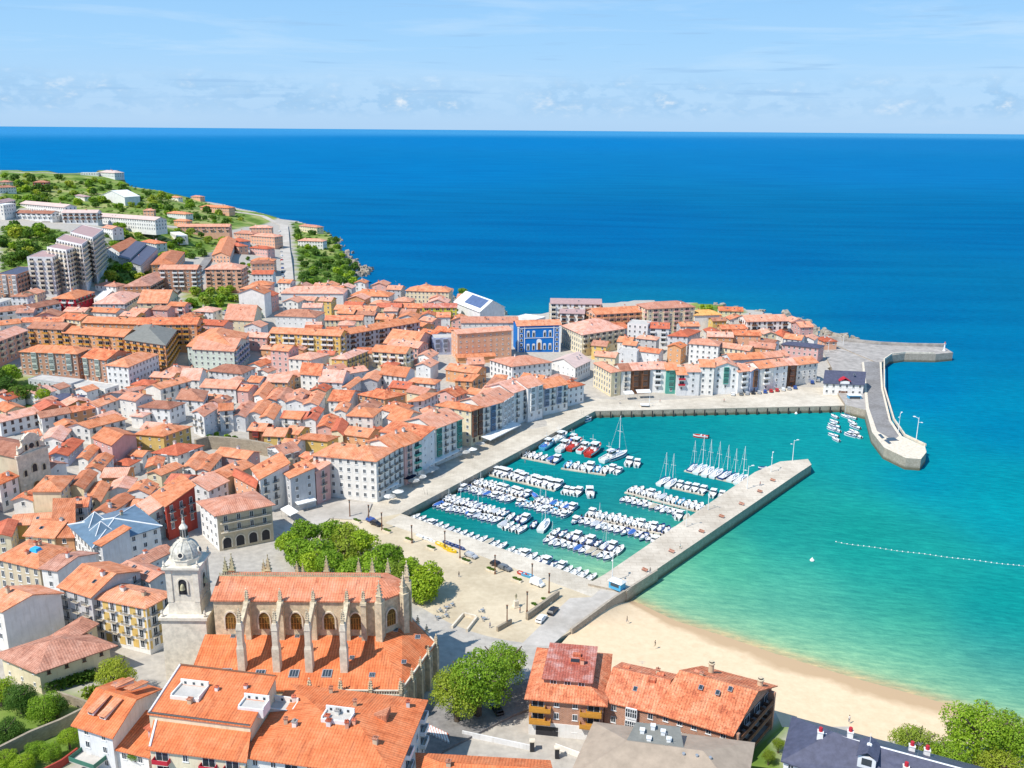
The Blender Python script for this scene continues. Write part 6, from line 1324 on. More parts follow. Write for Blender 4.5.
FARC = [[crown(20 + i, 260, .36, 6, .85).mesh('crown', M[m_]) for i in range(4)] for m_ in ('leaf', 'leafd', 'leafy')]
MIDC = [[crown(40 + i, 3200, .115, 10, .85).mesh('crown', M[m_]) for i in range(4)] for m_ in ('leaf', 'leafd', 'leafy')]
TRK = trunkmb(1.0, .055).mesh('trunk', M['bark'])
def tree(x, y, z, r_, h_, mi, cat='tree', label=None, group=None, name='tree', meshes=None, squash=1.0, rr=rng):
    t = thing(name, label, cat, (x, y, z), rr.random() * 6.28, group)
    c = inst('crown', rr.choice((meshes or FARC)[mi]), t, (0, 0, h_ - r_ * .92 * squash), 0, (r_, r_, r_ * squash))
    inst('trunk', TRK, t, (0, 0, 0), 0, (h_ * .9, h_ * .9, h_ * .9)); return t
# fine crowns near the camera
BIG = [crown(70 + i, 8500, .06, 14, .85).mesh('crown', M[m_]) for i, m_ in enumerate(('leaf', 'leafy', 'leaf', 'leafd', 'leafy'))]
def tr(px, py, r_, h_, mi, label, group=None, meshes=None, squash=1.0, name='tree', up=0):
    q_ = G(px, py); return tree(q_[0], q_[1], q_[2], r_, h_, mi, 'tree', label, group, name, meshes or MIDC, squash)
gr = [(290, 556), (306, 549), (318, 566), (334, 545), (346, 563), (330, 580), (362, 558), (372, 578), (350, 585), (388, 573), (396, 592), (408, 586), (422, 600), (430, 596), (300, 566), (316, 578), (345, 548), (376, 592)]
for i, (a, b) in enumerate(gr):
    tr(a, b, 5.0 + (i * 7 % 5) * .25, 9.0 + (i * 3 % 4) * .5, 2 if i % 6 == 4 else 0, 'round fresh green plaza tree, %s from the left in the grove behind the basilica' % ordinal(i + 1), 'plaza trees behind the basilica')
BM = [[b] for b in BIG]
tr(478, 716, 8.6, 17, 0, 'tallest broad green tree between the basilica and the brick beach houses', 'big trees by the crossroads', [[BIG[0]]])
tr(457, 722, 7.0, 13.5, 0, 'yellow-green tree on the basilica side of the tallest broad tree', 'big trees by the crossroads', [[BIG[1]]])
tr(503, 690, 6.2, 13.0, 0, 'rounded green tree on the beach side of the tallest broad tree', 'big trees by the crossroads', [[BIG[2]]])
tr(116, 699, 5.2, 10.5, 0, 'loose green tree in front of the yellow-panelled building', None, [[BIG[1]]])
for i, (a, b, r_, h_, mi, lb) in enumerate([(22, 712, 4.4, 7.5, 3, 'dark green garden bush tree left in the walled garden'), (45, 722, 4.2, 7.0, 0, 'fresh green tree in the middle of the walled garden'), (57, 716, 3.2, 5.5, 1, 'dark tree at the right end of the walled garden'), (8, 742, 4.0, 6.0, 1, 'dusky olive bush in the lower corner of the walled garden'), (2, 705, 4.0, 7.0, 0, 'tree at the left edge of the walled garden beside the ivy house'),
                                           (70, 748, 2.6, 5.0, 2, 'small yellow-green tree on the terrace below the garden wall'), (52, 760, 2.6, 4.2, 0, 'rounded bush in the middle of the terrace below the garden wall'), (37, 757, 2.4, 4.0, 0, 'rounded bush left of the middle of the terrace below the wall'), (24, 772, 2.8, 4.4, 2, 'bright bush at the bottom edge, second from the left'), (6, 768, 3.0, 4.6, 2, 'bright bush in the bottom left corner'), (137, 772, 1.6, 5.5, 2, 'slim conifer at the bottom edge by the pink wall')]):
    tr(a, b, r_, h_, {1: 3}.get(mi, mi), lb, None, BM)
for i, (a, b, r_, h_, mi, lb, ms) in enumerate([(975, 762, 8.0, 14.0, 0, 'largest green tree at the right above the slate roof', MIDC), (1012, 764, 7.5, 12.5, 0, 'full green tree at the right edge beside the largest tree', MIDC), (915, 762, 5.5, 9.0, 2, 'light yellow-green tree left of the largest tree', MIDC), (945, 774, 5.0, 8.0, 0, 'green tree rising just behind the slate roof ridge', MIDC), (1000, 785, 5.5, 8.5, 2, 'light green tree at the lower right corner by the slate roof', MIDC), (778, 752, 1.6, 3.5, 2, 'small hedge tree between the brick end house and slate roof', MIDC), (768, 764, 1.6, 3.5, 2, 'lower hedge tree beside the dark lawn by the slate roof', MIDC)]):
    tr(a, b, r_, h_, {1: 3, 2: 4}.get(mi, mi), lb, None, BM)
# left edge clump and the upper-town park
for i, (a, b, r_, h_, mi) in enumerate([(8, 398, 6, 11, 1), (-8, 402, 6, 11, 1), (20, 404, 5.5, 10, 1), (34, 402, 5, 9, 1), (44, 404, 4, 8, 0), (12, 384, 6, 11, 0), (-4, 386, 6, 11, 1)]):
    tr(a, b, r_, h_, mi, 'dark leafy tree, %s in the clump at the left edge below the brick blocks' % ordinal(i + 1) if i < 7 else None, 'tree clump at the left edge')
tr(463, 297, 4.5, 8, 0, 'single round tree behind the white sports hall')
def scatter(px, n, rad, label, group, mis, seed, hk=1.5, name='tree', free=1.5, cat='tree'):
    rr = random.Random(seed); xs = [p[0] for p in px]; ys = [p[1] for p in px]; k = 0; tries = 0
    while k < n and tries < n * 12:
        tries += 1; a, b = rr.uniform(min(xs), max(xs)), rr.uniform(min(ys), max(ys))
        if not inpoly(np.array([a]), np.array([b]), px)[0]: continue
        q_ = G(a, b); r_ = rr.uniform(*rad)
        if any(abs(H['cen'][0] - q_[0]) < 45 and abs(H['cen'][1] - q_[1]) < 45 and not corners_free_pt(H, q_, r_ * .6) for H in HOUSES): continue
        tree(q_[0], q_[1], q_[2], r_, r_ * rr.uniform(hk * .8, hk * 1.25), rr.choice(mis), cat, label, group, name, FARC, 1.0, rr); k += 1
def corners_free_pt(H, q_, m_):
    for i in range(4):
        A, B = H['poly'][i], H['poly'][(i + 1) % 4]; u = (B - A) / np.linalg.norm(B - A)
        if (q_[:2] - A) @ np.array([u[1], -u[0]]) > m_: return True
    return False
scatter([(186, 293), (236, 290), (238, 306), (190, 310)], 18, (3, 4.6), 'leafy tree of the small upper-town park beside the long brick block', 'trees of the upper-town park', [0, 0, 2], 1)
scatter([(0, 176), (60, 178), (100, 182), (125, 186), (190, 200), (260, 216), (228, 226), (160, 216), (60, 205), (0, 205)], 112, (3, 6.8), 'bushy tree among the grass and scrub on the far headland', 'trees on the far headland', [0, 1, 1, 2], 2, 1.25)
scatter([(0, 228), (60, 230), (45, 252), (20, 266), (0, 268)], 28, (3.5, 6.5), 'leafy tree on the slope left of the stepped tower row', 'trees left of the stepped towers', [0, 1, 1, 2], 3, 1.4)
scatter([(108, 226), (175, 230), (225, 238), (220, 256), (170, 262), (150, 282), (104, 284), (112, 246)], 42, (3, 5.5), 'leafy tree among the villas between the towers and headland street', 'trees among the upper villas', [0, 0, 1, 2], 4, 1.4)
scatter([(294, 224), (328, 228), (350, 256), (364, 282), (340, 292), (304, 292)], 62, (3.0, 5.2), 'wind-shaped tree on the rocky green headland above the sea', 'trees on the rocky headland', [0, 1, 1, 1], 5, 1.25)
scatter([(206, 478), (232, 477), (250, 479), (236, 483), (212, 482)], 7, (1.2, 2.0), 'shrub in the small garden behind the long old stone wall', 'shrubs behind the stone wall', [0, 1], 6, 1.3, 'shrub', 1, 'shrub')
scatter([(694, 306), (742, 312), (738, 325), (722, 326), (700, 315)], 12, (2.2, 3.4), 'green tree near the amber-roofed house at the seaward edge', 'trees at the seaward edge', [0, 2], 7, 1.4)
scatter([(254, 300), (262, 302), (256, 345), (248, 342)], 12, (1.6, 2.6), 'green tree lining the narrow street behind the mint block', 'trees of the narrow street', [0, 2], 8, 1.5)
scatter([(240, 240), (276, 240), (276, 270), (240, 280)], 10, (1.6, 2.8), 'small garden tree among the salmon houses by headland street', 'garden trees by headland street', [0, 1], 13, 1.4)
scatter([(205, 441), (228, 440), (246, 443), (240, 437), (212, 434)], 9, (1.3, 2.2), 'shrub in the strip of garden above the long stone wall', 'shrubs above the stone wall', [0, 1], 14, 1.2, 'shrub', 1, 'shrub')
# loose scrub on the hillside: uncountable ground cover
mb = MB(); r_ = np.random.RandomState(5); sc_src = crown(99, 60, .5, 4, .7)
polys = [[(0, 174), (60, 176), (124, 184), (250, 214), (225, 228), (150, 222), (0, 210)], [(0, 226), (70, 232), (40, 262), (0, 270)], [(104, 226), (176, 230), (222, 244), (165, 262), (150, 284), (98, 287)], [(292, 222), (330, 230), (366, 286), (345, 296), (302, 294)]]
vs = []; fs = []
for pg_, n_ in zip(polys, (620, 200, 280, 280)):
    xs = [p[0] for p in pg_]; ys = [p[1] for p in pg_]; k = 0
    while k < n_:
        a, b = r_.uniform(min(xs), max(xs)), r_.uniform(min(ys), max(ys))
        if not inpoly(np.array([a]), np.array([b]), pg_)[0]: continue
        k += 1; q_ = G(a, b)
        if any(abs(H['cen'][0] - q_[0]) < 30 and abs(H['cen'][1] - q_[1]) < 30 and not corners_free_pt(H, q_, 1) for H in HOUSES): continue
        s = r_.uniform(1.0, 2.6); o = len(vs)
        vs += [(q_[0] + v[0] * s, q_[1] + v[1] * s, q_[2] + .3 * s + v[2] * s * .8) for v in sc_src.v]; fs += [[o + i for i in f] for f in sc_src.f]
mb.add(vs, fs); tag(mb.build('hillside_scrub', M['leafd']), 'low dark green scrub spread over the far hillside and headland', 'scrub', None, 'stuff')
# ivy on the old cream house's garden wall
for (a, b, c_, d_, n_, lb) in ((46, 691, 96, 678, 1500, 'dark ivy hedge along the foot of the old cream house'), (84, 698, 100, 694, 300, 'trimmed low hedge between ivy house and loose green tree')):
    p, q_ = G(a, b), G(c_, d_); mb = MB(); rs = np.random.RandomState(n_); vs = []; fs = []
    for k in range(n_):
        t = rs.rand(); c = p * (1 - t) + q_ * t + np.array([rs.normal() * .5, rs.normal() * .5, rs.rand() * 2.4]); u = rs.normal(size=3); u /= np.linalg.norm(u); v = np.cross(u, rs.normal(size=3)); v /= np.linalg.norm(v); o = len(vs)
        vs += [c + u * .3, c + v * .3, c - u * .3, c - v * .3]; fs.append((o, o + 1, o + 2, o + 3))
    mb.add(vs, fs); tag(mb.build('hedge', M['leafd'] if n_ > 500 else M['leafy']), lb, 'hedge')
# rocks at the headland tip and under the seaward quarter
def rockmass(px, z0, hgt_, label, seed, n=9):
    rs = np.random.RandomState(seed); mb = MB()
    for (a, b) in px:
        for _ in range(n):
            q_ = P(a + rs.normal() * 3, b + rs.normal() * 1.5, z0); s = rs.uniform(2.2, 5.5); h_ = hgt_ * rs.uniform(.4, 1.0); k = rs.randint(5, 8)
            ring = [(q_[0] + s * math.cos(t) * rs.uniform(.7, 1.2), q_[1] + s * math.sin(t) * rs.uniform(.7, 1.2)) for t in np.sort(rs.uniform(0, 6.28, k))]
            v = [(x, y, z0 - 2) for x, y in ring] + [(q_[0] + (x - q_[0]) * .6, q_[1] + (y - q_[1]) * .6, z0 + h_ * rs.uniform(.7, 1)) for x, y in ring]
            mb.add(v, [(i, (i + 1) % k, k + (i + 1) % k, k + i) for i in range(k)] + [tuple(range(k, 2 * k))])
    tag(mb.build('rocks', M['rock']), label, 'rocks', None, 'stuff')
rockmass([(352, 264), (358, 267), (364, 270), (368, 272), (362, 274), (356, 276)], 0, 4, 'pale rocks at the tip of the green headland', 1, 10)
rockmass([(345, 254), (348, 260), (338, 246), (352, 284), (362, 288), (372, 292), (340, 240)], 0, 3.5, 'dark cliff rocks below the green headland', 2, 8)
rockmass([(818, 332), (808, 327), (798, 322), (786, 318), (826, 335), (834, 337), (842, 339), (850, 341)], 0, 3.5, 'pale rock armour outside the root of the breakwater', 3, 9)
rockmass([(735, 310), (720, 306), (760, 313), (455, 299), (480, 306), (505, 314), (400, 297), (385, 298)], 0, 3.0, 'low rocks along the open sea edge of the old quarter', 4, 6)
# ------------------------------------------------------------------ boats
def hull(L, W, Hh, deckmat=1, sheer=.3, deck=.45, stripe=None):
    mb = MB(); st = [(0, .82), (.12, .92), (.35, 1.0), (.6, .95), (.78, .74), (.9, .45), (.97, .2), (1.0, .03)]
    n = len(st); rings = []
    for t, k in st:
        y = -L / 2 + L * t; g_ = Hh * (1 + sheer * t * t); hw = W / 2 * k
        rings.append([(hw * .72, y * .96, -.15), (hw * .93, y, g_ * .55), (hw, y, g_), (hw * .86 - .02, y - (.12 if t > .9 else 0), g_), (hw * .84 - .02, y - (.15 if t > .9 else 0), g_ * (1 - deck))])
    for sx in (1, -1):
        for i in range(n - 1):
            for j in range(4):
                q = [rings[i][j], rings[i + 1][j], rings[i + 1][j + 1], rings[i][j + 1]]; q = [(x * sx, y, z) for x, y, z in q]
                mb.add(q if sx > 0 else q[::-1], [(0, 1, 2, 3)], (2 if stripe and j == 1 else 0) if j < 3 else 0)
    for i in range(n - 1):
        a, b = rings[i][4], rings[i + 1][4]; mb.add([(-a[0], a[1], a[2]), (a[0], a[1], a[2]), (b[0], b[1], b[2]), (-b[0], b[1], b[2])], [(0, 1, 2, 3)], deckmat)
    r = rings[0]; pts = [(x, y, z) for x, y, z in r[:3]] + [(-x, y, z) for x, y, z in r[:3][::-1]]; mb.add(pts, [tuple(range(6))[::-1]]); mb.add([(-r[2][0], r[2][1], r[2][2]), (r[2][0], r[2][1], r[2][2]), (r[4][0], r[4][1] + .1, r[4][2]), (-r[4][0], r[4][1] + .1, r[4][2])], [(0, 1, 2, 3)])
    return mb
gel = plain('white_gelcoat', (.80, .80, .79), .35, .04, 1, .4); dk = plain('pale_boat_deck', (.62, .61, .57), .6, .12, 1.5); hb = plain('navy_hull_paint', (.02, .06, .22), .35, .1); hr_ = plain('red_hull_paint', (.50, .04, .03), .4, .1); hlb = plain('light_blue_hull_paint', (.08, .38, .62), .4, .1); hg = plain('green_hull_paint', (.03, .22, .13), .4)
tarp = [plain('blue_tarpaulin', (.05, .15, .45), .7), plain('pale_grey_tarpaulin', (.55, .56, .58), .7), plain('sand_tarpaulin', (.55, .48, .36), .7)]; yel = plain('yellow_gelcoat', (.80, .55, .02), .4); teak = plain('teak_deck', (.36, .22, .11), .6)
def boatproto(kind, hullm, extra=0):
    parts = []
    if kind == 'open':
        L, W = 5.4, 2.1; parts.append(('hull', hull(L, W, .85, stripe=True).mesh('hull', [hullm, dk, gel if hullm is not gel else hb])))
        mb = MB(); mb.box(-.4, .4, -.5, .2, .4, 1.25).add([(-.4, .2, 1.25), (.4, .2, 1.25), (.33, -.05, 1.75), (-.33, -.05, 1.75)], [(0, 1, 2, 3), (3, 2, 1, 0)], 1).box(-.75, .75, -1.7, -1.25, .4, .75); parts.append(('console', mb.mesh('console', [gel, M['glass']])))
        mb = MB(); mb.box(-.18, .18, -3.15, -2.7, .5, 1.35).box(-.08, .08, -3.0, -2.85, -.3, .5); parts.append(('outboard_motor', mb.mesh('outboard_motor', M['dark'])))
    elif kind == 'cabin':
        L, W = 6.4, 2.4; parts.append(('hull', hull(L, W, 1.0, deck=.4, stripe=True).mesh('hull', [hullm, dk, gel if hullm is not gel else hb])))
        mb = MB(); mb.taper(-.9, .9, -.6, 1.5, .55, 2.0, .8).taper(-.75, .75, 1.5, 2.5, .6, 1.3, .7).box(-1.0, 1.0, -.75, 1.35, 2.0, 2.08); parts.append(('cabin', mb.mesh('cabin', gel)))
        mb = MB(); mb.taper(-.86, .86, -.62, 1.52, 1.4, 1.8, .88); parts.append(('cabin_window', mb.mesh('cabin_window', M['glass'])))
        mb = MB(); mb.box(-.18, .18, -3.6, -3.15, .5, 1.4); mb.tube((.5, -.3, 2.0), (.5, -.6, 4.2), .03, .02, 5).tube((-.5, -.3, 2.0), (-.5, -.9, 4.4), .03, .02, 5); parts.append(('fittings', mb.mesh('fittings', M['dark'])))
    elif kind == 'cover':
        L, W = 5.0, 2.0; parts.append(('hull', hull(L, W, .8, stripe=True).mesh('hull', [hullm, dk, hb])))
        mb = MB(); mb.add([(-.85, -2.3, .8), (.85, -2.3, .8), (.9, .6, .85), (-.9, .6, .85), (0, -2.2, 1.3), (0, .5, 1.45), (0, 2.2, 1.05)], [(0, 1, 4), (1, 2, 5, 4), (0, 4, 5, 3), (2, 6, 5), (3, 5, 6)]); parts.append(('cover', mb.mesh('cover', tarp[extra % 3])))
    elif kind == 'sail':
        L, W = 8.6, 2.8; parts.append(('hull', hull(L, W, 1.05, deck=.15, sheer=.25, stripe=True).mesh('hull', [hullm, dk, hb])))
        mb = MB(); mb.taper(-.8, .8, -1.2, 2.2, .9, 1.55, .85); parts.append(('cabin', mb.mesh('cabin', gel)))
        mb = MB(); mb.tube((0, .9, 1.2), (0, .9, 12.0), .11, .07, 6).tube((0, .9, 2.3), (0, -3.2, 2.4), .07, .07, 6).tube((-.9, .9, 7.5), (.9, .9, 7.5), .04, .04, 5).tube((0, 4.1, 1.3), (0, .9, 11.6), .02, .02, 4).tube((0, -4.1, 1.2), (0, .9, 12), .02, .02, 4); parts.append(('mast', mb.mesh('mast', M['trim'])))
        mb = MB(); mb.tube((0, .8, 2.5), (0, -3.0, 2.55), .22, .16, 7); parts.append(('sail_cover', mb.mesh('sail_cover', [hb, gel, hb][extra % 3])))
    elif kind == 'fish':
        L, W = 11.5, 3.8; parts.append(('hull', hull(L, W, 1.7, deck=.35, sheer=.45, stripe=True).mesh('hull', [hullm, dk, gel])))
        mb = MB(); mb.taper(-1.2, 1.2, -.5, 2.2, 1.0, 3.6, .92).box(-1.4, 1.4, -.9, 2.5, 3.6, 3.75); parts.append(('wheelhouse', mb.mesh('wheelhouse', gel)))
        mb = MB(); mb.taper(-1.2, 1.2, -.52, 2.24, 2.5, 3.3, .97); parts.append(('cabin_window', mb.mesh('cabin_window', M['glass'])))
        mb = MB(); mb.tube((0, -.9, 1), (0, -1.1, 7.4), .1, .06, 6).tube((0, -.9, 4), (0, -4.6, 5.0), .06, .04, 6).box(-1.2, 1.2, -1.15, -1.05, 5.6, 5.7); parts.append(('mast', mb.mesh('mast', M['trim'])))
        mb = MB(); mb.box(-1.1, 1.1, -4.6, -2.6, 1.0, 1.7).box(-.6, .6, -2.3, -1.6, 1.0, 2.0); parts.append(('deck_gear', mb.mesh('deck_gear', [hr_, tarp[0], dk][extra % 3])))
    return L, W, parts
PB = {}
def boat(kind, hn, x, y, rz, label, group=None, s=1.0, extra=0):
    k = (kind, hn, extra)
    if k not in PB: PB[k] = boatproto(kind, {'white': gel, 'navy': hb, 'red': hr_, 'blue': hlb, 'green': hg}[hn], extra)
    L, W, parts = PB[k]
    nm = {'open': 'motorboat', 'cabin': 'cabin_boat', 'cover': 'covered_boat', 'sail': 'sailing_yacht', 'fish': 'fishing_boat'}[kind]
    t = thing(nm, label, 'sailboat' if kind == 'sail' else 'fishing boat' if kind == 'fish' else 'boat', (x, y, .02), rz, group); t.scale = (s, s, s)
    for n_, me_ in parts: inst(n_, me_, t)
    return t
KW = {'open': 'open boat', 'cabin': 'cabin boat', 'cover': 'covered boat', 'sail': 'yacht', 'fish': 'fishing boat'}
def boatrow(p, q_, desc, mix, pitch=1.95, jit=.25, flip=0, seed=0, dock=True, s=1.0, end='quay', wide=0):
    """boats side by side along a line of water; desc names the row in the labels"""
    rr = random.Random(seed); a, b = P(*T(p), 0)[:2], P(*T(q_), 0)[:2]; u = b - a; Ln = np.linalg.norm(u); u = u / Ln; n = max(1, int(round(Ln / pitch))); v = np.array([-u[1], u[0]])
    for k in range(n):
        kind, hn = rr.choice(mix); x = a + u * (Ln * (k + .5) / n) + v * rr.uniform(-jit, jit) * 1.6
        ang = math.atan2(v[1], v[0]) - math.pi / 2 + (math.pi if flip else 0) + rr.uniform(-.07, .07)
        ex = rr.randint(0, 2) if kind in ('cover', 'sail', 'fish') else 0
        ks = .68 if (kind == 'sail' and pitch < 2.9) else .95 if kind == 'cabin' and pitch < 2.3 else 1.0
        boat(kind, hn, x[0], x[1], ang, '%s %s, %s from the %s in %s' % (hn, KW[kind], ordinal(k + 1), end, desc), 'boats in ' + desc, s * ks * rr.uniform(.98, 1.2), ex)
    if dock:
        off = v * (-3.6 if not flip else 3.6) * s; c = a + off; d = b + off; mb = MB(); Ld = np.linalg.norm(d - c)
        mb.box(0, Ld, -.6, .6, -.2, .45)
        for k in range(int(Ld / 4)): mb.lathe([(.14, .45), (.14, 1.3)], 6, 1, (2 + k * 4, .5))
        tag(mb.build('floating_pontoon', [M['pierdeck'], M['steel']], None, False, (c[0], c[1], 0), math.atan2(u[1], u[0])), 'narrow grey floating pontoon serving ' + desc, 'pontoon', 'floating pontoons')
mx = [('open', 'white')] * 9 + [('cabin', 'white')] * 3 + [('sail', 'white')] + [('cover', 'white')] * 2 + [('open', 'navy'), ('cabin', 'navy'), ('open', 'blue')]
tile_(400, 400, 4)
boatrow((372, 288), (642, 352), 'the long row nearest the fishing boats', [('cabin', 'white')] * 6 + [('open', 'white'), ('cabin', 'navy')], 2.5, seed=1, s=1.12)
boatrow((655, 365), (725, 378), 'the trio off the long first row', [('cabin', 'white')], 2.7, seed=2, dock=False); boatrow((735, 378), (782, 378), 'the pair alone in the harbour middle', [('cabin', 'white')], 3.4, seed=3, dock=False, s=1.15)
boatrow((290, 328), (520, 386), 'the second long row from the fishing boats', mx, seed=4); boatrow((515, 390), (560, 384), 'the short stub past the second row', mx, 3.0, seed=44, dock=False)
boatrow((232, 352), (448, 408), 'the third long row from the fishing boats', mx, seed=5, flip=1); boatrow((548, 402), (700, 440), 'the upper pair row by the open water', mx, seed=6); boatrow((470, 416), (670, 468), 'the lower pair row by the open water', mx, seed=7, flip=1)
boatrow((178, 394), (430, 462), 'the fourth long row from the fishing boats', mx, seed=8); boatrow((142, 424), (392, 492), 'the fifth long row from the fishing boats', mx, seed=9, flip=1)
boatrow((430, 470), (515, 488), 'the outer end of the fourth row', mx, 2.6, seed=10, dock=False); boatrow((400, 498), (500, 528), 'the outer end of the fifth row', mx, 2.6, seed=11, dock=False); boatrow((515, 500), (600, 512), 'the loose trio in open water', mx, 4.5, seed=12, dock=False)
boatrow((50, 470), (140, 505), 'the corner where both quays meet', mx, 2.7, seed=13, dock=False, s=.85); boatrow((140, 505), (420, 596), 'the left half of the plaza quay row', mx, 2.6, seed=14, dock=False, s=.9); boatrow((430, 602), (780, 722), 'the right half of the plaza quay row', mx, 2.8, seed=15, dock=False, s=.95)
boatrow((755, 455), (1160, 545), 'the long upper row on the pier side', mx, 2.3, seed=16); boatrow((695, 485), (1115, 588), 'the long lower row on the pier side', mx, 2.3, seed=17, flip=1)
boatrow((610, 530), (865, 598), 'the upper row near the pier root', mx, 2.5, seed=18); boatrow((578, 565), (845, 640), 'the lower row near the pier root', mx, 2.3, seed=19, flip=1); boatrow((855, 600), (900, 612), 'the lone berth past the upper root row', [('open', 'white')], 5, seed=20, dock=False)
tile_(600, 400, 4)
boatrow((120, 360), (435, 442), 'the upper double row below the yachts', mx, 2.4, seed=21, s=1.05); boatrow((85, 402), (315, 462), 'the lower double row below the yachts', mx, 2.4, seed=22, flip=1); boatrow((300, 468), (395, 482), 'the inner berths beside the pier', mx, 2.8, seed=23, dock=False)
ym = [('sail', 'white')] * 3 + [('cabin', 'white')] * 2
boatrow((240, 330), (300, 345), 'the head of the mixed yacht row', [('sail', 'white')], 3.4, seed=24, dock=False); boatrow((305, 342), (430, 370), 'the mixed yacht row', [('cabin', 'white'), ('cabin', 'white'), ('sail', 'white')], 3.2, seed=31); boatrow((435, 378), (505, 390), 'the trio under the mixed yacht row', [('cabin', 'white')], 3.2, seed=26, dock=False)
boatrow((355, 275), (585, 330), 'the outermost yacht row', [('sail', 'white')] * 7 + [('sail', 'navy')], 3.3, seed=27)
tile_(400, 400, 4)
boatrow((490, 218), (640, 248), 'the small boats before the fishing fleet', mx, 3.0, seed=28, s=1.1)
for i, (x, y, hn, sc_, ex, rz) in enumerate([(590, 188, 'blue', .95, 1, -.5), (655, 196, 'white', 1.0, 2, -.5), (700, 190, 'red', 1.1, 0, -.5), (735, 202, 'white', .9, 0, -.5), (775, 212, 'red', 1.15, 0, -.5), (640, 160, 'white', 1.0, 2, -.6), (690, 165, 'red', .8, 1, -.5), (840, 238, 'white', 1.05, 2, -.7)]):
    q_ = P(*T((x, y)), 0); boat('fish', hn, q_[0], q_[1], rz, '%s hulled fishing boat, %s from the quay in the fishing fleet' % (hn, ordinal(i + 1)), 'fishing fleet', sc_, ex)
boatrow((660, 262), (835, 288), 'the boats below the fishing fleet', mx, 3.1, seed=29, s=1.2); boatrow((835, 280), (890, 292), 'the two beyond the fishing fleet', [('cabin', 'white')], 3.2, seed=30, dock=False); boatrow((900, 255), (965, 262), 'the three at the fleet pontoon tip', [('cabin', 'white')], 3.2, seed=32, dock=False, s=1.15)
q_ = P(*T((868, 232)), 0); boat('sail', 'white', q_[0], q_[1], -.8, 'large white yacht with the tallest mast beside the fishing fleet', 'fishing fleet', 1.5)
q_ = P(*T((735, 88)), 0); boat('cabin', 'white', q_[0], q_[1], -1.0, 'white boat alone under the west quay wall', None, 1.4)
q_ = P(*T((405, 258)), 0); boat('open', 'white', q_[0], q_[1], -.9, 'white open boat tied to the west quay by the first row', None, 1.2)
q_ = P(*T((110, 412)), 0); boat('cabin', 'white', q_[0], q_[1], -.7, 'white cabin boat tied to the west quay by the last row', None, 1.35)
tile_(768, 300, 4)
for i, (x, y, k) in enumerate([(265, 470, 'open'), (263, 490, 'open'), (262, 508, 'cabin'), (274, 525, 'open'), (252, 520, 'open'), (260, 545, 'open'), (270, 562, 'open'), (310, 470, 'sail'), (333, 474, 'open'), (333, 492, 'open'), (346, 512, 'cabin'), (328, 545, 'cabin'), (354, 548, 'cabin'), (342, 530, 'open'), (362, 462, 'open')]):
    q_ = P(*T((x, y)), 0); boat(k, 'blue' if i == 14 else 'white', q_[0], q_[1], .3 + .2 * (i % 3), '%s %s, %s of the moorings by the breakwater' % ('light blue' if i == 14 else 'white', KW[k], ordinal(i + 1)), 'moorings inside the breakwater', .95 if k != 'sail' else .7)
tile_(600, 260, 4)
q_ = P(*T((185, 612)), 0); boat('fish', 'white', q_[0], q_[1], 1.5, 'long white launch lying along the north quay', None, 1.15, 2); q_ = P(*T((25, 626)), 0); boat('open', 'red', q_[0], q_[1], 1.5, 'red open boat beside the inner corner of the quays'); q_ = P(*T((402, 710)), 0); boat('open', 'red', q_[0], q_[1], 1.3, 'red open boat alone in the middle of the harbour', None, 1.2)
tile_(600, 400, 4)
q_ = P(*T((660, 278)), 0); boat('open', 'navy', q_[0], q_[1], 1.4, 'dark open boat at the outer end of the pier'); q_ = P(*T((548, 372)), 0); boat('cover', 'white', q_[0], q_[1], -.8, 'covered boat moored halfway along the pier')
tile_(0, 0, 1)
# bathing line in the bay and two lone buoys
mb = MB(); pp = [P(836 + (1080 - 836) * k / 44, 542 + 31 * (k / 44) ** .9 + .25 * math.sin(k * .7), 0) for k in range(45)]
for a, b in zip(pp[:-1], pp[1:]): mb.tube((a[0], a[1], .1), (b[0], b[1], .1), .02, .02, 4)
for a in pp: mb.lathe([(.02, -.2), (.21, .05), (.21, .2), (.02, .32)], 7, 0, (a[0], a[1]))
tag(mb.build('float_line', M['trim']), 'line of small white bathing floats curving across the turquoise bay', 'float line')
for (a, b, lb) in ((812, 561, 'small white buoy floating alone off the beach'), (796, 414, 'small white buoy near the north quay')):
    q_ = P(a, b, 0); mb = MB(); mb.lathe([(.05, -.3), (.7, .1), (.7, .4), (.25, .9), (.05, 1.3)], 10); tag(mb.build('buoy', M['trim'], loc=(q_[0], q_[1], 0)), lb, 'buoy')
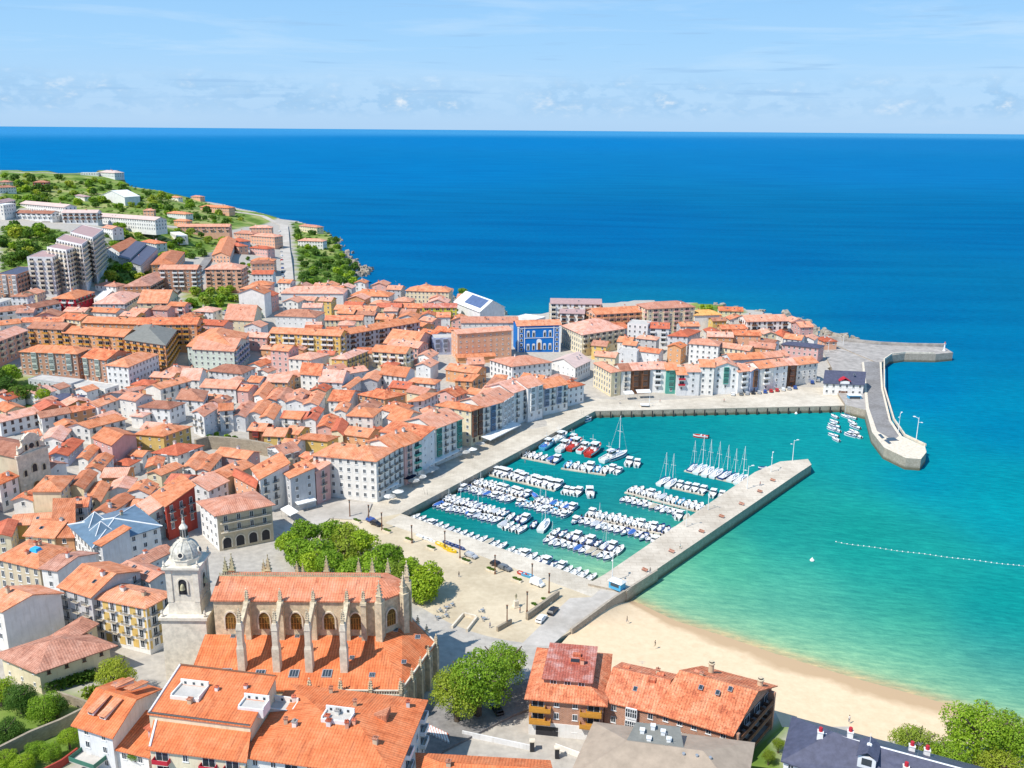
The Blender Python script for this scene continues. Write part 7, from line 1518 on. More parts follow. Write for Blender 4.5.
# ------------------------------------------------------------------ street things
CARP = {}
def car(x, y, z, rz, cname, label, group=None, van=False):
    key = (cname, van)
    if key not in CARP:
        colr = {'white': (.78, .78, .77), 'silver': (.42, .43, .45), 'black': (.02, .02, .025), 'red': (.45, .02, .02), 'blue': (.03, .08, .30), 'grey': (.16, .17, .18)}[cname]
        pm = plain(cname + '_car_paint', colr, .25, .04, 1, .6)
        h2 = 2.1 if van else 1.48; mb = MB(); prof = [(-2.15, .35), (-2.2, .75), (-2.1, .95), (-1.9 if van else -1.75, h2 - .1), (-1.5, h2), (.35 if not van else 1.0, h2), (1.05 if not van else 1.5, .98), (2.0, .82), (2.2, .6), (2.15, .3)]
        n = len(prof); k = lambda z: .86 - (.14 if z > 1.05 else 0)
        v = [(-k(z), y_, z) for y_, z in prof] + [(k(z), y_, z) for y_, z in prof]
        mb.add(v, [tuple(range(n)), tuple(reversed(range(n, 2 * n)))] + [(i, n + i, n + (i + 1) % n, (i + 1) % n) for i in range(n)])
        g_ = MB(); zt_ = h2 - .12
        for sx in (-1, 1): g_.add([(sx * .80, -1.6, 1.0), (sx * .80, .75, 1.0), (sx * .735, .3, zt_), (sx * .735, -1.5, zt_)], [(0, 1, 2, 3) if sx > 0 else (3, 2, 1, 0)])
        g_.add([(-.72, .44, zt_ + .02), (.72, .44, zt_ + .02), (.78, .98, 1.04), (-.78, .98, 1.04)], [(3, 2, 1, 0), (0, 1, 2, 3)]).add([(-.72, -1.86, zt_ - .1), (.72, -1.86, zt_ - .1), (.76, -2.1, 1.0), (-.76, -2.1, 1.0)], [(0, 1, 2, 3), (3, 2, 1, 0)])
        wh = MB(); wh.tube((-.1, 0, 0), (.1, 0, 0), .32, .32, 12).tube((-.11, 0, 0), (.11, 0, 0), .17, .17, 8, 1)
        CARP[key] = (mb.mesh('body', pm), g_.mesh('windows', M['glass']), wh.mesh('wheel', [M['blackrubber'], M['steel']]))
    b, g_, wh = CARP[key]; t = thing('van' if van else 'parked_car', label, 'van' if van else 'car', (x, y, z), rz, group)
    inst('body', b, t); inst('windows', g_, t)
    for wx_ in (-.78, .78):
        for wy in (-1.35, 1.35): inst('wheel', wh, t, (wx_, wy, .32))
    return t
def carpx(a, b, rz, c, label, group=None, van=False, z=QZ + .045):
    q_ = P(a, b, z); return car(q_[0], q_[1], z, rz, c, label, group, van)
q0 = P(541, 621, QZ); q1 = P(560, 600, QZ); rd = math.atan2(q1[1] - q0[1], q1[0] - q0[0]) - math.pi / 2
carpx(541.5, 620.5, rd, 'white', 'white car on the harbour road, nearer of two beside the retaining wall'); carpx(552.8, 612.5, rd, 'black', 'dark car on the harbour road just ahead of the white car')
qa = P(440, 548, QZ); qb = P(560, 592, QZ); ra = math.atan2(qb[1] - qa[1], qb[0] - qa[0]) - math.pi / 2
for a, b, c, lb, vn in ((471, 557, 'silver', 'silver car parked on the plaza quay beside the yellow dinghies', False), (497, 566, 'black', 'black car parked mid plaza quay', False), (505, 569.5, 'grey', 'grey car parked mid plaza quay beside the black car', False), (537, 585, 'white', 'white van parked on the plaza quay near the pier root', True), (372, 522, 'blue', 'dark blue car at the plaza corner by the large white block', False), (376, 525, 'black', 'black car at the plaza corner beside the dark blue car', False)): carpx(a, b, ra, c, lb, 'cars parked on the plaza quay', vn)
for k, (a, b, c) in enumerate([(741, 394.6, 'grey'), (747, 394.2, 'silver'), (753, 393.6, 'black'), (759, 393.2, 'silver'), (765, 392.6, 'blue'), (771, 391.8, 'red'), (777, 391, 'red'), (783, 390.2, 'white'), (789, 389.4, 'silver'), (795, 388.4, 'blue'), (733, 395, 'white'), (812, 383, 'blue'), (818, 381, 'silver')]):
    carpx(a, b, -.25, c, '%s car, %s from the left in the row by the north quay houses' % (c, ordinal(k + 1)), 'cars parked by the north quay houses')
for k in range(16):
    a, b = 279.5 + k * .35, 232 + k * 4.1; q_ = G(a, b); c = ['white', 'silver', 'black', 'blue', 'grey', 'red'][k * 5 % 6]
    car(q_[0], q_[1], q_[2] + .1, .02, c, '%s car, %s from the far end along the straight headland street' % (c, ordinal(k + 1)), 'cars along the headland street')
for k in range(10):
    a, b = 188 + k * 5, 311.5 + (k % 2) * 3; q_ = G(a, b); c = ['white', 'silver', 'blue', 'white', 'grey', 'black'][k % 6]
    car(q_[0], q_[1], q_[2] + .1, 1.2, c, '%s car, %s from the left in the car park under the upper-town park' % (c, ordinal(k + 1)), 'cars in the upper-town car park')
for a, b, c, lb in ((236, 318, 'black', 'black car in the street shade left of the tall blank gable'), (176, 372, 'blue', 'blue car in the shaded street by the grey-roofed block'), (262, 352, 'white', 'white car at the head of the narrow street by the long cream block'), (422, 764, 'blue', 'blue car at the foot of the large white foreground block'), (497, 712, 'black', 'dark car in the shade under the big trees')):
    q_ = G(a, b); car(q_[0], q_[1], q_[2] + .1, .4, c, lb)
# straight headland street and other pale roads, draped on the ground
def road(px, wd, name='road', m_='paleroad', lift=.35):
    pts = [G(a, b) for a, b in px]; d = []
    for a, b in zip(pts[:-1], pts[1:]):
        n = max(1, int(np.linalg.norm((b - a)[:2]) / 8)); d += [a[:2] + (b - a)[:2] * k / n for k in range(n)]
    d.append(pts[-1][:2]); vs = []; 
    for i, p in enumerate(d):
        u = d[min(i + 1, len(d) - 1)] - d[max(i - 1, 0)]; u = u / np.linalg.norm(u); n_ = np.array([-u[1], u[0]]) * wd / 2
        z = max(hgt(*(p + n_)), hgt(*(p - n_)), hgt(*p)) + lift; vs += [(p[0] + n_[0], p[1] + n_[1], z), (p[0] - n_[0], p[1] - n_[1], z)]
    mb = MB(); mb.slab([[2 * i, 2 * i + 1, 2 * i + 3, 2 * i + 2] for i in range(len(d) - 1)], vs, .8); tag(mb.build(name, M[m_]), kind='structure')
road([(289, 300), (287, 270), (285, 248), (284, 226)], 9); road([(284, 226), (262, 216), (235, 212), (226, 208)], 6); road([(66, 214), (58, 206), (44, 203), (50, 214), (46, 222)], 6); road([(10, 172), (60, 174), (100, 175)], 4)
road([(60, 344), (150, 318), (205, 264), (225, 246)], 6, 'street', 'asphalt'); road([(420, 745), (500, 705), (540, 690)], 10, 'street', 'asphalt', .32); road([(410, 775), (432, 735), (440, 700)], 8, 'street', 'asphalt', .3)
# zebra crossing in red and white by the large foreground block
cz = hgt(*P(434, 728, 4)[:2]) + .75; mb = MB()
for k in range(9):
    a = P(421 + k * 2.9, 721 + k * 1.35, cz)[:2]; mb.prism([(a[0], a[1]), (a[0] + .45, a[1] - .15), (a[0] + 1.4, a[1] - 3.4), (a[0] + .95, a[1] - 3.25)], cz - .9, cz)
tag(mb.build('crosswalk', M['trim']), kind='structure'); mb = MB(); a, b, c, d = [P(x, y, cz)[:2] for x, y in ((420, 720), (448, 733), (449, 741), (421, 728))]; mb.prism([tuple(p) for p in (a, b, c, d)], cz - 1, cz - .02); tag(mb.build('crosswalk_bed', M['t_red']), kind='structure')
# plaza street lamps: dark square pylons with a glazed head
def pylon(a, b, label):
    q_ = P(a, b, QZ); t = thing('street_lamp', label, 'street lamp', (q_[0], q_[1], QZ), 0, 'plaza lamps'); mb = MB(); mb.box(-.25, .25, -.25, .25, 0, .5).taper(-.17, .17, -.17, .17, .5, 5.2, .8); mb.build('post', M['brown'], t)
    mb = MB(); mb.box(-.2, .2, -.2, .2, 5.2, 6.0); mb.build('lamp_head', M['glass'], t); mb = MB(); mb.box(-.28, .28, -.28, .28, 6.0, 6.12); mb.build('cap', M['brown'], t)
for k, (a, b) in enumerate([(350, 517), (369, 522), (382, 530), (412, 543), (445, 549), (460, 558), (495, 574), (532, 583), (549, 593), (527, 612), (507, 626)]): pylon(a, b, 'dark brown plaza lamp post, %s from the left along the plaza quay' % ordinal(k + 1))
# harbour lamps on the pier and breakwater
lp = MB(); lp.tube((0, 0, 0), (0, 0, 9), .16, .10, 8); LPM = lp.mesh('pole', M['trim']); la = MB(); la.tube((-.1, 0, 8.6), (1.6, 0, 9.0), .07, .06, 6).box(1.2, 2.1, -.3, .3, 8.9, 9.1).tube((.1, 0, 7.2), (-1.1, 0, 7.4), .06, .05, 6).box(-1.6, -.9, -.25, .25, 7.35, 7.5); LAM = la.mesh('lamp_arm', M['trim'])
for a, b, z, s, lb in ((612, 582, 4, 1, 'white harbour lamp at the root of the pier'), (647, 556 - 66, 4, 1, 'white harbour lamp halfway along the pier'), (771, 472, 4, .85, 'white harbour lamp second from the pier tip'), (792.5, 460.5, 4, .95, 'white harbour lamp at the tip of the pier'), (708, 510, 4, .8, 'white lamp on the middle of the pier'), (686, 527, 4, .8, 'white lamp on the pier beside the inner berths'), (898, 433, 4.95, 1.0, 'white mast near the bend of the inner breakwater arm'), (916, 441, 4.95, 1.15, 'tall white floodlight mast at the rounded breakwater tip'), (828, 352, 4.65, .8, 'white lamp at the root of the breakwater'), (843, 346, 4.65, .8, 'white lamp on the breakwater apron')):
    if a == 647: a, b = 747, 489
    q_ = P(a, b, z); t = thing('harbour_lamp', lb, 'lamp', (q_[0], q_[1], z), rng.random() * 3, 'harbour lamps'); t.scale = (s, s, s); inst('pole', LPM, t); inst('lamp_arm', LAM, t)
q_ = P(944, 351, 5); t = thing('navigation_light', 'slender navigation light tower at the end of the seaward arm', 'beacon', (q_[0], q_[1], 5)); mb = MB(); mb.lathe([(.9, 0), (.9, .5), (.45, .6), (.32, 4.2), (.7, 4.25), (.7, 4.45)], 12); mb.build('tower', M['trim'], t); mb = MB(); mb.lathe([(.34, 4.45), (.34, 5.2), (.05, 5.7)], 10); mb.build('lantern', M['t_red'], t)
# low windows in the rounded head of the inner arm
mb = MB(); 
for (a, b, c, d) in ((878, 434.5, 882, 438.5), (884, 440, 889, 444)):
    p, q_ = P(a, b, 4.98), P(c, d, 4.98); mb.prism([tuple(p[:2]), tuple(q_[:2]), (q_[0] + 1.5, q_[1] + 1.0), (p[0] + 1.5, p[1] + 1.0)], 4.7, 5.02)
p, q_ = P(888.5, 441, 4.98), P(899, 440.5, 4.98); mb.prism([tuple(p[:2]), tuple(q_[:2]), (q_[0] - .5, q_[1] + 4), (p[0] + .5, p[1] + 4)], 4.7, 5.03)
tag(mb.build('deck_hatch', M['glass']), 'dark sunken openings in the rounded head of the inner breakwater arm', 'hatch')
# benches on the pier
bm = MB(); bm.box(-1, 1, -.35, .35, .38, .46).box(-.9, -.75, -.3, .3, 0, .38, 1).box(.75, .9, -.3, .3, 0, .38, 1).box(-1, 1, .3, .38, .55, .95); BN = bm.mesh('bench', [M['t_brown'], M['steel']])
tile_(600, 400, 4)
for k, (x, y) in enumerate([(178, 685), (285, 610), (405, 530), (485, 470), (565, 420), (638, 370), (690, 325)]): q_ = P(*T((x, y)), 4.0); tag(inst('bench', BN, None, (q_[0], q_[1], 4.0), -.8, (1.0, 1.0, 1.0)), 'reddish bench on the pier deck, %s from the pier root' % ordinal(k + 1), 'bench', 'benches on the pier')
tile_(0, 0, 1)
# hedged planters along the plaza edge
def leafbox(lx_, ly_, h_, n_, seed):
    rs = np.random.RandomState(seed); vs = []; fs = []
    for _ in range(n_):
        c = np.array([rs.uniform(-lx_, lx_), rs.uniform(-ly_, ly_), .5 + rs.rand() * h_]); u = rs.normal(size=3); u /= np.linalg.norm(u); v = np.cross(u, rs.normal(size=3)); v /= np.linalg.norm(v); o = len(vs); vs += [c + u * .2, c + v * .2, c - u * .2, c - v * .2]; fs.append((o, o + 1, o + 2, o + 3))
    return MB().add(vs, fs)
plm = MB(); plm.box(-1.7, 1.7, -.5, .5, 0, .55); PLM = plm.mesh('box', M['palestone']); PLH = leafbox(1.55, .4, .5, 220, 3).mesh('hedge', M['leafd'])
for k, (a, b) in enumerate([(357, 522), (387, 532), (409, 541), (431, 549), (409 + 22, 541 + 10), (466, 562), (491, 571), (517, 581), (546, 602), (536, 607)]):
    if k == 4: continue
    q_ = P(a, b, QZ); t = thing('planter', 'long stone planter with a clipped hedge, %s from the left along the plaza' % ordinal(k + 1 if k < 4 else k), 'planter', (q_[0], q_[1], QZ), ra + math.pi / 2, 'planters along the plaza'); inst('box', PLM, t); inst('hedge', PLH, t)
# dinghies and canoes on land
dn = {c: hull(3.6, 1.35, .55, deck=.6).mesh('hull', [m_, dk, gel]) for c, m_ in (('yellow', yel), ('blue', hb), ('light blue', hlb), ('red', hr_), ('white', gel))}
sm = MB().box(-.55, .55, -.2, .05, .3, .38).box(-.5, .5, .9, 1.1, .3, .38).mesh('thwart', teak)
def dinghy(a, b, c, lb, grp, s=1.0):
    q_ = P(a, b, QZ); t = thing('dinghy', lb, 'dinghy', (q_[0], q_[1], QZ + .2), ra + rng.uniform(-.15, .15) + 1.57 * 0, grp); t.scale = (s, s, s); inst('hull', dn[c], t); inst('thwart', sm, t)
for k, (a, b) in enumerate([(440, 545), (444, 547), (448, 549.5), (452, 551.5)]): dinghy(a, b + .5, 'yellow', 'yellow dinghy on the plaza quay, %s from the left of the yellow four' % ordinal(k + 1), 'dinghies on the plaza quay')
for k, (a, b) in enumerate([(447, 544), (450.5, 545.3), (454, 546.5), (457.5, 547.8), (461, 549.2)]): dinghy(a, b, 'blue', 'blue dinghy on the plaza quay, %s from the left behind the yellow four' % ordinal(k + 1), 'dinghies on the plaza quay', .9)
for k, (a, b) in enumerate([(420, 537.5), (424, 539), (428, 540.5), (432, 542.5)]): dinghy(a, b, 'white', 'white dinghy ashore left of the yellow four, %s from the left' % ordinal(k + 1), 'dinghies on the plaza quay', .9)
dinghy(522.5, 575, 'red', 'red dinghy ashore on the plaza quay beside a light blue one', 'dinghies on the plaza quay'); dinghy(528, 577, 'light blue', 'light blue dinghy ashore beside the red dinghy', 'dinghies on the plaza quay', 1.15)
# awnings and parasols
def awning(p, q_, dep, label, h_=3.0, m_='canvas', z=QZ):
    a, b = P(*p, z)[:2], P(*q_, z)[:2]; u = (b - a); L_ = np.linalg.norm(u); an = math.atan2(u[1], u[0]); t = thing('awning', label, 'awning', (a[0], a[1], z), an)
    mb = MB(); mb.slab([[0, 1, 2, 3]], [(0, 0, h_), (L_, 0, h_), (L_, dep, h_ + .7), (0, dep, h_ + .7)], .08); mb.box(0, L_, -.04, 0, h_ - .35, h_ - .08); mb.build('canopy', M[m_], t); n = max(2, int(L_ / 4))
    for k in range(n + 1): x = .1 + (L_ - .2) * k / n; mb = MB(); mb.tube((x, .1, 0), (x, .1, h_ - .08), .05, .05, 6); mb.build('post', M['steel'], t)
awning((417, 479), (460, 457.5), 4.0, 'very long white terrace awning along the west quay houses'); awning((490, 447), (521, 431), 4.5, 'white awning below the blue gallery quay house'); awning((377, 502), (399, 491), 3.0, 'short white awning at the foot of the large white corner block')
awning((637, 398.5), (651, 398), 3.0, 'white awning before the brown gallery quay house'); awning((298, 513), (317, 508), 3.5, 'white shop awning under the grey-white house by the plaza', z=QZ + .4); awning((281, 517), (291, 524), 3, 'white shop awning under the black-balcony house', z=QZ + .4); awning((625, 400), (634, 399.3), 3.0, 'small white awning near the inner corner of the quays')
pm_ = MB(); pm_.add([(0, 0, 3.0)] + [(1.7 * math.cos(t), 1.7 * math.sin(t), 2.35) for t in np.linspace(0, 2 * math.pi, 9)[:-1]], [(0, 1 + i, 1 + (i + 1) % 8) for i in range(8)] + [(1 + (i + 1) % 8, 1 + i, 0) for i in range(8)]); PC = {m_: pm_.mesh('canopy', M[m_]) for m_ in ('canvas', 'navycanvas')}; PP = MB().tube((0, 0, 0), (0, 0, 3), .05, .05, 6).box(-.4, .4, -.4, .4, 0, .12).mesh('pole', M['steel'])
for k, (a, b, m_) in enumerate([(411, 482, 'navycanvas'), (408, 484, 'navycanvas'), (421, 483, 'canvas'), (414, 487, 'canvas'), (429, 477, 'canvas'), (434, 474.5, 'canvas'), (398, 498, 'canvas'), (390, 503, 'canvas'), (480, 449.5, 'canvas'), (465, 458, 'canvas'), (472, 455, 'canvas')]):
    q_ = P(a, b, QZ); t = thing('parasol', '%s terrace parasol, %s from the left along the west quay' % ('navy' if m_[0] == 'n' else 'white', ordinal(sorted([411, 408, 421, 414, 429, 434, 398, 390, 480, 465, 472]).index(a) + 1)), 'parasol', (q_[0], q_[1], QZ), 0, 'parasols on the west quay'); t.scale = (1.3, 1.3, 1.1); inst('canopy', PC[m_], t); inst('pole', PP, t)
# cafe tables in the tree shade, right of the basilica
tb_ = MB().lathe([(.5, .72), (.5, .76)], 10).tube((0, 0, 0), (0, 0, .72), .05, .05, 6).lathe([(.25, 0), (.25, .04)], 8).mesh('table', M['steel']); chm = MB().box(-.2, .2, -.2, .2, .43, .47).box(-.2, .2, .17, .2, .47, .88).box(-.2, -.16, -.2, -.16, 0, .43).box(.16, .2, -.2, -.16, 0, .43).box(-.2, -.16, .16, .2, 0, .43).box(.16, .2, .16, .2, 0, .43).mesh('cafe_chair', [M['steel']])
n = 0
for a, b in [(440, 612), (447, 609), (446, 617), (438, 619), (452, 606), (484, 620), (482, 612)]:
    n += 1; q_ = P(a, b, QZ + .01); tag(inst('cafe_table', tb_, None, (q_[0], q_[1], QZ + .01), 0), 'small round steel cafe table, %s from the basilica in the plaza terrace' % ordinal(n), 'table', 'cafe tables on the plaza')
    for k in range(3): an = n + k * 2.1; tag(inst('cafe_chair', chm, None, (q_[0] + .8 * math.sin(an), q_[1] - .8 * math.cos(an), QZ + .01), an + math.pi), 'steel cafe chair pulled up to a round table on the plaza terrace', 'chair', 'cafe chairs on the plaza')
# bandstand foundation, retaining wall, statue, kiosk, gate pillars
wm = lambda px, z, h_, th_, lb, m_='rubble', nm='retaining_wall': (lambda w_: tag((lambda mb: [mb.prism([tuple(a), tuple(b), tuple(b + np.array([-(b - a)[1], (b - a)[0]]) / np.linalg.norm(b - a) * th_), tuple(a + np.array([-(b - a)[1], (b - a)[0]]) / np.linalg.norm(b - a) * th_)], z - .5, z + h_) for a, b in zip(w_[:-1], w_[1:])] and mb)(MB()).build(nm, M[m_]), lb, 'wall'))([P(x, y, z)[:2] for x, y in px])
wm([(528, 620.5), (559.5, 597.5)], QZ, 2.0, .8, 'stone retaining wall between the plaza and the harbour road'); wm([(498, 632), (512, 624)], QZ, 1.4, .6, 'short retaining wall by the plaza steps behind the big tree')
wm([(453, 629), (464, 616), (476, 619), (466, 632)], QZ, .9, .5, 'low pale wall framing a sandy sunken court on the plaza', 'palestone', 'low_wall')
wm([(462, 735), (532, 750)], 4.0, 1.0, .3, 'low white street wall below the brick terrace-roofed house', 'white', 'low_wall'); wm([(555, 748), (582, 758)], 4.0, 1.0, .3, 'short white wall with railing beside the grey sheet roof', 'white', 'low_wall')
for k, (a, b) in enumerate([(532, 750), (557, 757)]): q_ = P(a, b, 4); mb = MB(); mb.box(-.45, .45, -.45, .45, 0, 2.3).box(-.6, .6, -.6, .6, 2.3, 2.55, 1); tag(mb.build('gate_pillar', [M['dark'], M['palestone']], loc=(q_[0], q_[1], 3.9)), ('left' if k == 0 else 'right') + ' dark gate pillar with a pale cap before the brick house yard', 'pillar', 'gate pillars')
q_ = P(617, 588, 4.0); t = thing('kiosk', 'small blue and white kiosk at the root of the pier', 'kiosk', (q_[0], q_[1], 4.0), -.7); mb = MB(); mb.box(-2, 2, -1.3, 1.3, 0, 2.2); mb.build('cabin', hlb, t); mb = MB(); mb.add([(-2.3, -1.6, 2.2), (2.3, -1.6, 2.2), (2.3, 1.6, 2.2), (-2.3, 1.6, 2.2), (-1.6, 0, 3.0), (1.6, 0, 3.0)], [(0, 1, 5, 4), (1, 2, 5), (2, 3, 4, 5), (3, 0, 4), (3, 2, 1, 0)]); mb.build('roof', M['trim'], t); mb = MB(); mb.box(-1.4, 1.4, -1.34, -1.301, .9, 1.8); mb.build('serving_hatch', M['glass'], t)
# boathouse front: red gable, painted door, blue shelter
for H in HOUSES:
    if 'boathouse' in (H['t'].get('label') or ''):
        Lw = wlen(H, 0); h = H['h']
        mb = MB(); mb.box(-2.2, 2.2, -.4, 3.5, h - .5, h + 1.5, 1).slab([[0, 1, 3, 2], [2, 3, 5, 4]], [(-2.8, -.8, h + 1.4), (-2.8, 3.8, h + 1.4), (0, -.8, h + 3), (0, 3.8, h + 3), (2.8, -.8, h + 1.4), (2.8, 3.8, h + 1.4)], .15); wallpart(H, 0, 'gable', mb, [M['crimson'], M['trim']], Lw * .52, 0)
        mb = MB(); mb.box(-2.2, 2.2, -.08, -.001, -.2, 2.4); wallpart(H, 0, 'door', mb, M['brown'], Lw * .5, 0)
q_ = P(854, 398, 4.65); t = thing('shelter', 'blue fronted shelter with a white roof beside the boathouse', 'shelter', (q_[0], q_[1], 4.0), .0); mb = MB(); mb.box(-3, 3, -1.4, 1.4, 0, 2.2); mb.build('walls', hlb, t); mb = MB(); mb.box(-3.3, 3.3, -1.8, 1.6, 2.2, 2.45); mb.build('roof', M['trim'], t); mb = MB(); mb.box(-2.6, 2.6, -1.44, -1.401, .5, 1.6); mb.build('window', M['glass'], t)
# ------------------------------------------------------------------ people: one skinned figure, posed twice
def figure(walk):
    me = bpy.data.meshes.new('figure'); s = .32 if walk else .08
    V = [(0, 0, .95), (0, 0, 1.2), (0, 0, 1.42), (0, .02, 1.52), (0, .03, 1.62), (0, .03, 1.74), (-.1, 0, .88), (-.11, s * .5, .5), (-.11, s * .4 - .02, .08), (-.11, s * .4 + .13, .04), (.1, 0, .88), (.11, -s * .35, .5), (.11, -s - .04, .1), (.11, -s + .1, .05),
         (-.19, 0, 1.38), (-.25, -s * .3, 1.12), (-.25, s * .2, .88), (-.25, s * .28, .8), (.19, 0, 1.38), (.25, s * .3, 1.12), (.25, s * .6, .9), (.25, s * .66, .82)]
    E = [(0, 1), (1, 2), (2, 3), (3, 4), (4, 5), (0, 6), (6, 7), (7, 8), (8, 9), (0, 10), (10, 11), (11, 12), (12, 13), (2, 14), (14, 15), (15, 16), (16, 17), (2, 18), (18, 19), (19, 20), (20, 21)]
    Rd = [.15, .14, .16, .06, .10, .09, .1, .07, .05, .045, .1, .07, .05, .045, .06, .045, .035, .04, .06, .045, .035, .04]
    me.from_pydata(V, E, []); o = bpy.data.objects.new('figure', me); col.objects.link(o)
    md = o.modifiers.new('skin', 'SKIN'); 
    if not me.skin_vertices: 
        try: me.skin_vertices.new()
        except Exception: pass
    for i, d in enumerate(me.skin_vertices[0].data): d.radius = (Rd[i], Rd[i] * (.75 if i in (0, 1, 2) else 1)); d.use_root = (i == 0)
    sb = o.modifiers.new('sub', 'SUBSURF'); sb.levels = 1; sb.render_levels = 1
    dg = bpy.context.evaluated_depsgraph_get(); r_ = bpy.data.meshes.new_from_object(o.evaluated_get(dg)); bpy.data.objects.remove(o); return r_
skin = plain('skin', (.50, .30, .21), .6, .05); hairm = plain('dark_hair', (.04, .025, .02), .7)
FIG = [figure(False), figure(True)]; cl_ = {n_: plain(n_ + '_cloth', c, .8) for n_, c in (('red', (.45, .05, .05)), ('white', (.75, .75, .73)), ('black', (.03, .03, .035)), ('blue', (.06, .12, .35)), ('green', (.08, .22, .1)), ('denim', (.08, .12, .22)), ('khaki', (.35, .28, .18)))}
HAIR = MB().lathe([(.085, 1.66), (.108, 1.72), (.10, 1.80), (.05, 1.85), (.01, 1.86)], 8, 0, (0, .02)).mesh('hair', hairm); FP = {}
def person(a, b, z, top, legs, walk, label, rz, group=None):
    k = (top, legs, walk)
    if k not in FP:
        me = FIG[walk].copy(); me.materials.clear()
        for m_ in (cl_[top], cl_[legs], skin): me.materials.append(m_)
        for p in me.polygons:
            c = p.center; p.material_index = 2 if c.z > 1.5 or (abs(c.x) > .2 and c.z < 1.15) or c.z < .06 else (1 if c.z < .95 else 0)
        me.name = 'body'; FP[k] = me
    q_ = P(a, b, z) if z is not None else G(a, b); t = thing('person', label, 'person', (q_[0], q_[1], q_[2]), rz, group); inst('body', FP[k], t); inst('hair', HAIR, t)
for a, b, z, tp, lg, wk, lb, rz in ((627, 622, 1.6, 'black', 'denim', 1, 'person in black walking on the beach near the pier', 1.2), (655, 646.5, 1.9, 'black', 'khaki', 1, 'person in a black top walking on the beach behind the brick houses', -1.4), (1017, 724, 1.0, 'blue', 'black', 0, 'person in blue standing near the shoreline right of the trees', .3), (849, 722, 1.8, 'white', 'denim', 0, 'person in white standing on the sand above the slate roof', 0.2),
                                    (459, 577, QZ, 'black', 'denim', 1, 'person in black crossing the middle of the sandy plaza', .8), (548, 446, QZ, 'red', 'denim', 1, 'person in red walking on the west quay by the fishing fleet', -.6), (558, 443, QZ, 'white', 'black', 0, 'person in white standing on the west quay by the fishing fleet', .5), (525, 463, QZ, 'blue', 'khaki', 1, 'person in blue walking along the west quay edge', 2.4), (470, 492, QZ, 'green', 'denim', 1, 'person in green walking along the west quay by the first boat row', 2.4),
                                    (620, 404, QZ, 'white', 'denim', 1, 'person in white walking on the north quay near its inner corner', 1.5), (660, 402.5, QZ, 'red', 'khaki', 1, 'person in red walking along the north quay', 1.5), (724, 402, QZ, 'red', 'black', 1, 'person in a red top before the green gabled quay house', -1.5), (446, 614, QZ, 'white', 'denim', 0, 'person in white standing among the cafe tables', .2), (490, 628, QZ, 'blue', 'denim', 1, 'person in blue on the steps behind the big tree', 1), (520, 613, QZ, 'red', 'denim', 0, 'person in red beside the statue', 1),
                                    (680, 549, 4.0, 'white', 'khaki', 1, 'person in white walking along the middle of the pier', .7), (760, 486, 4.0, 'red', 'denim', 1, 'person in red walking near the outer end of the pier', .7), (650, 573, 4.0, 'black', 'denim', 1, 'person in black walking near the root of the pier', .7)): person(a, b, z, tp, lg, wk, lb, rz)
q_ = P(516, 607, QZ); t = thing('statue', 'dark standing statue on a stone plinth at the plaza corner', 'statue', (q_[0], q_[1], QZ), .4); mb = MB(); mb.taper(-.9, .9, -.9, .9, 0, .4, .95).taper(-.65, .65, -.65, .65, .4, 2.0, .85); mb.build('plinth', M['palestone'], t); me = FIG[0].copy(); me.materials.clear(); me.materials.append(M['greenstone']); me.name = 'figure'; inst('figure', me, t, (0, 0, 1.98), 0, (1.25, 1.25, 1.25))
add_windows()
# ------------------------------------------------------------------ labels for the houses that carry no proper name of their own
LM = [(H['t']['label'], H) for H in HOUSES if not H['auto']]
SHORT = [('blue palace', 'bright blue palace'), ('town hall', 'town hall'), ('baroque stone', 'baroque church'), ('deep red house', 'deep red house'), ('large white corner block', 'large white quay block'), ('square yellow-fronted', 'square yellow house'), ('tall pale yellow', 'tall pale yellow house'), ('blue zinc roofs', 'blue zinc roofs'), ('white sports hall', 'white sports hall'), ('straight half', 'long cream and yellow block'), ('angled half', 'angled grey block'), ('pale mint block', 'pale mint block'), ('large plain grey', 'grey-roofed ochre block'), ('three pale glazed', 'brick block with glazed bays'), ('bright crimson', 'crimson-walled building'), ('nearest of the stepped', 'stepped tower row'), ('long brick block', 'leafy upper-town park') , ('long salmon terrace', 'salmon hillside terrace'), ('barn-like', 'white barn-like hall'), ('salmon pink block with few', 'salmon pink block'), ('college-like', 'college-like building'), ('highest against the sea', 'mauve-roofed white block'), ('seaward edge', 'seaward cream block'), ('seaward end of', 'white gabled villa'), ('slate roof at the end', 'pink slate-roofed house'), ('cream corner house where', 'cream quay corner house'), ('teal green glazed', 'teal green quay house'), ('white villa with a salmon', 'headland villa'), ('crest at the tip', 'crest house on the far hill'), ('dusky', 'x'), ('blind dusty pink', 'blind pink side wall'), ('square white house', 'square white house'), ('yellow-panelled building', 'x'), ('white and yellow panelled', 'yellow-panelled building'), ('green strip', 'x'), ('central strip', 'green-striped gabled quay house')]
LMK = []
for lab, H in LM:
    for k, s in SHORT:
        if k in lab and s != 'x': LMK.append((s, H)); break
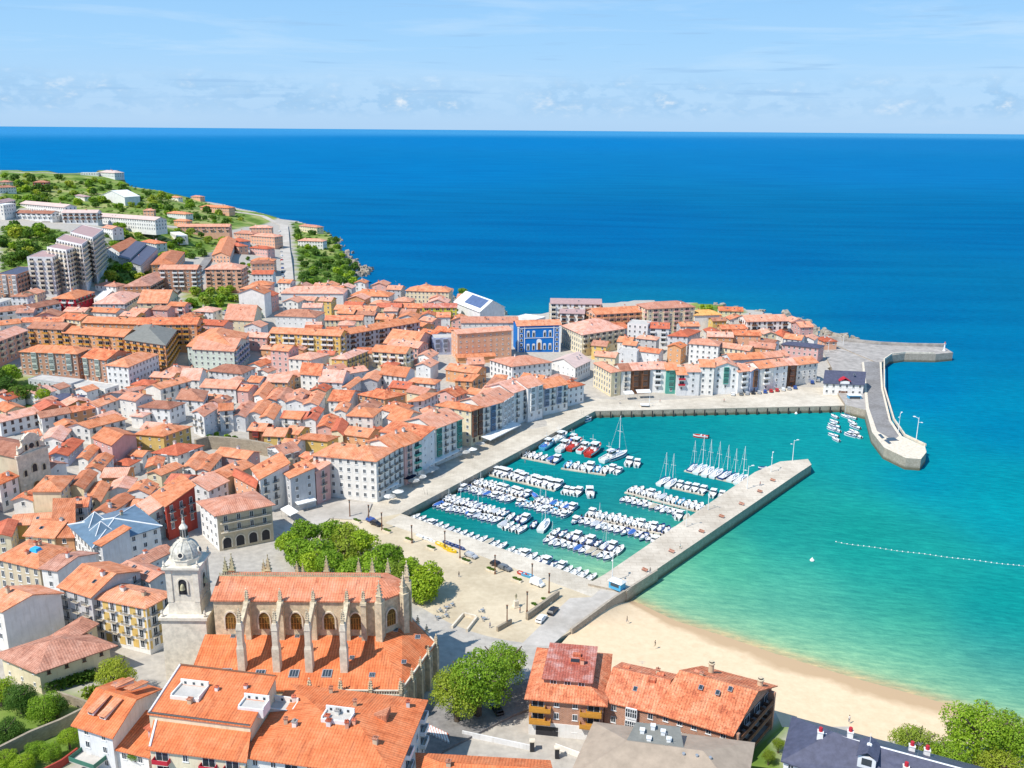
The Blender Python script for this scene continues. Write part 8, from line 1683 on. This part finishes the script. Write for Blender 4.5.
WN = {'white': 'white', 'cream': 'cream', 'yellow': 'yellow', 'orange': 'ochre', 'pink': 'pink', 'grey': 'grey', 'beige': 'sandstone', 'mint': 'mint', 'red': 'red', 'blue': 'blue', 'salmon': 'salmon', 'green': 'teal', 'lilac': 'blue-grey', 'brick': 'brick', 'brown': 'brown', 'lime': 'lime', 'crimson': 'crimson'}
RN = {'t_orange': 'orange', 't_salmon': 'salmon', 't_red': 'red', 't_brown': 'brown', 't_mottled': 'mottled', 't_amber': 'amber', 'slate': 'slate', 'mauve': 'mauve', 'pinkroof': 'dusty pink', 'whiteroof': 'white', 'flat': 'pale', 'pinktile': 'faded red', 'greytile': 'grey', 'bluezinc': 'blue', 'greyroof': 'grey'}
KN = {'g': 'gabled', 'x': 'end-gabled', 'h': 'hipped', 's': 'sloping', 'f': 'flat', 'm': 'terrace'}
groups = {}
for H in HOUSES:
    if not H['auto']: continue
    p = np.array(proj((H['cen'][0], H['cen'][1], H['ze'])))
    best = min(LMK, key=lambda L_: np.hypot(*(H['cen'] - L_[1]['cen'])))
    q_ = np.array(proj((best[1]['cen'][0], best[1]['cen'][1], best[1]['ze']))); d = p - q_
    side = ('right of' if d[0] > 0 else 'left of') if abs(d[0]) > abs(d[1]) * 1.3 else ('below' if d[1] > 0 else 'behind')
    big = H['floors'] >= 3.5 or max(H['wid'], H['depth']) > 22
    base = '%s %s with %s %s roof' % (WN[H['wall']], 'block' if big else 'house', RN[H['tile']], KN[H['roofk']])
    groups.setdefault((base, side, best[0]), []).append((np.hypot(*d), H, big))
for (base, side, lm), L_ in groups.items():
    L_.sort(key=lambda x: x[0])
    for k, (d, H, big) in enumerate(L_):
        H['t']['label'] = base + ', ' + ((ordinal(k + 1) + ' such one ') if len(L_) > 1 else '') + side + ' the ' + lm
        if big: H['t']['category'] = 'apartment block'; H['t'].name = 'apartment_block'
        if 'group' not in H['t']: H['t']['group'] = 'blocks of the town' if big else 'houses of the old town'
print('objects', len(sc.objects))
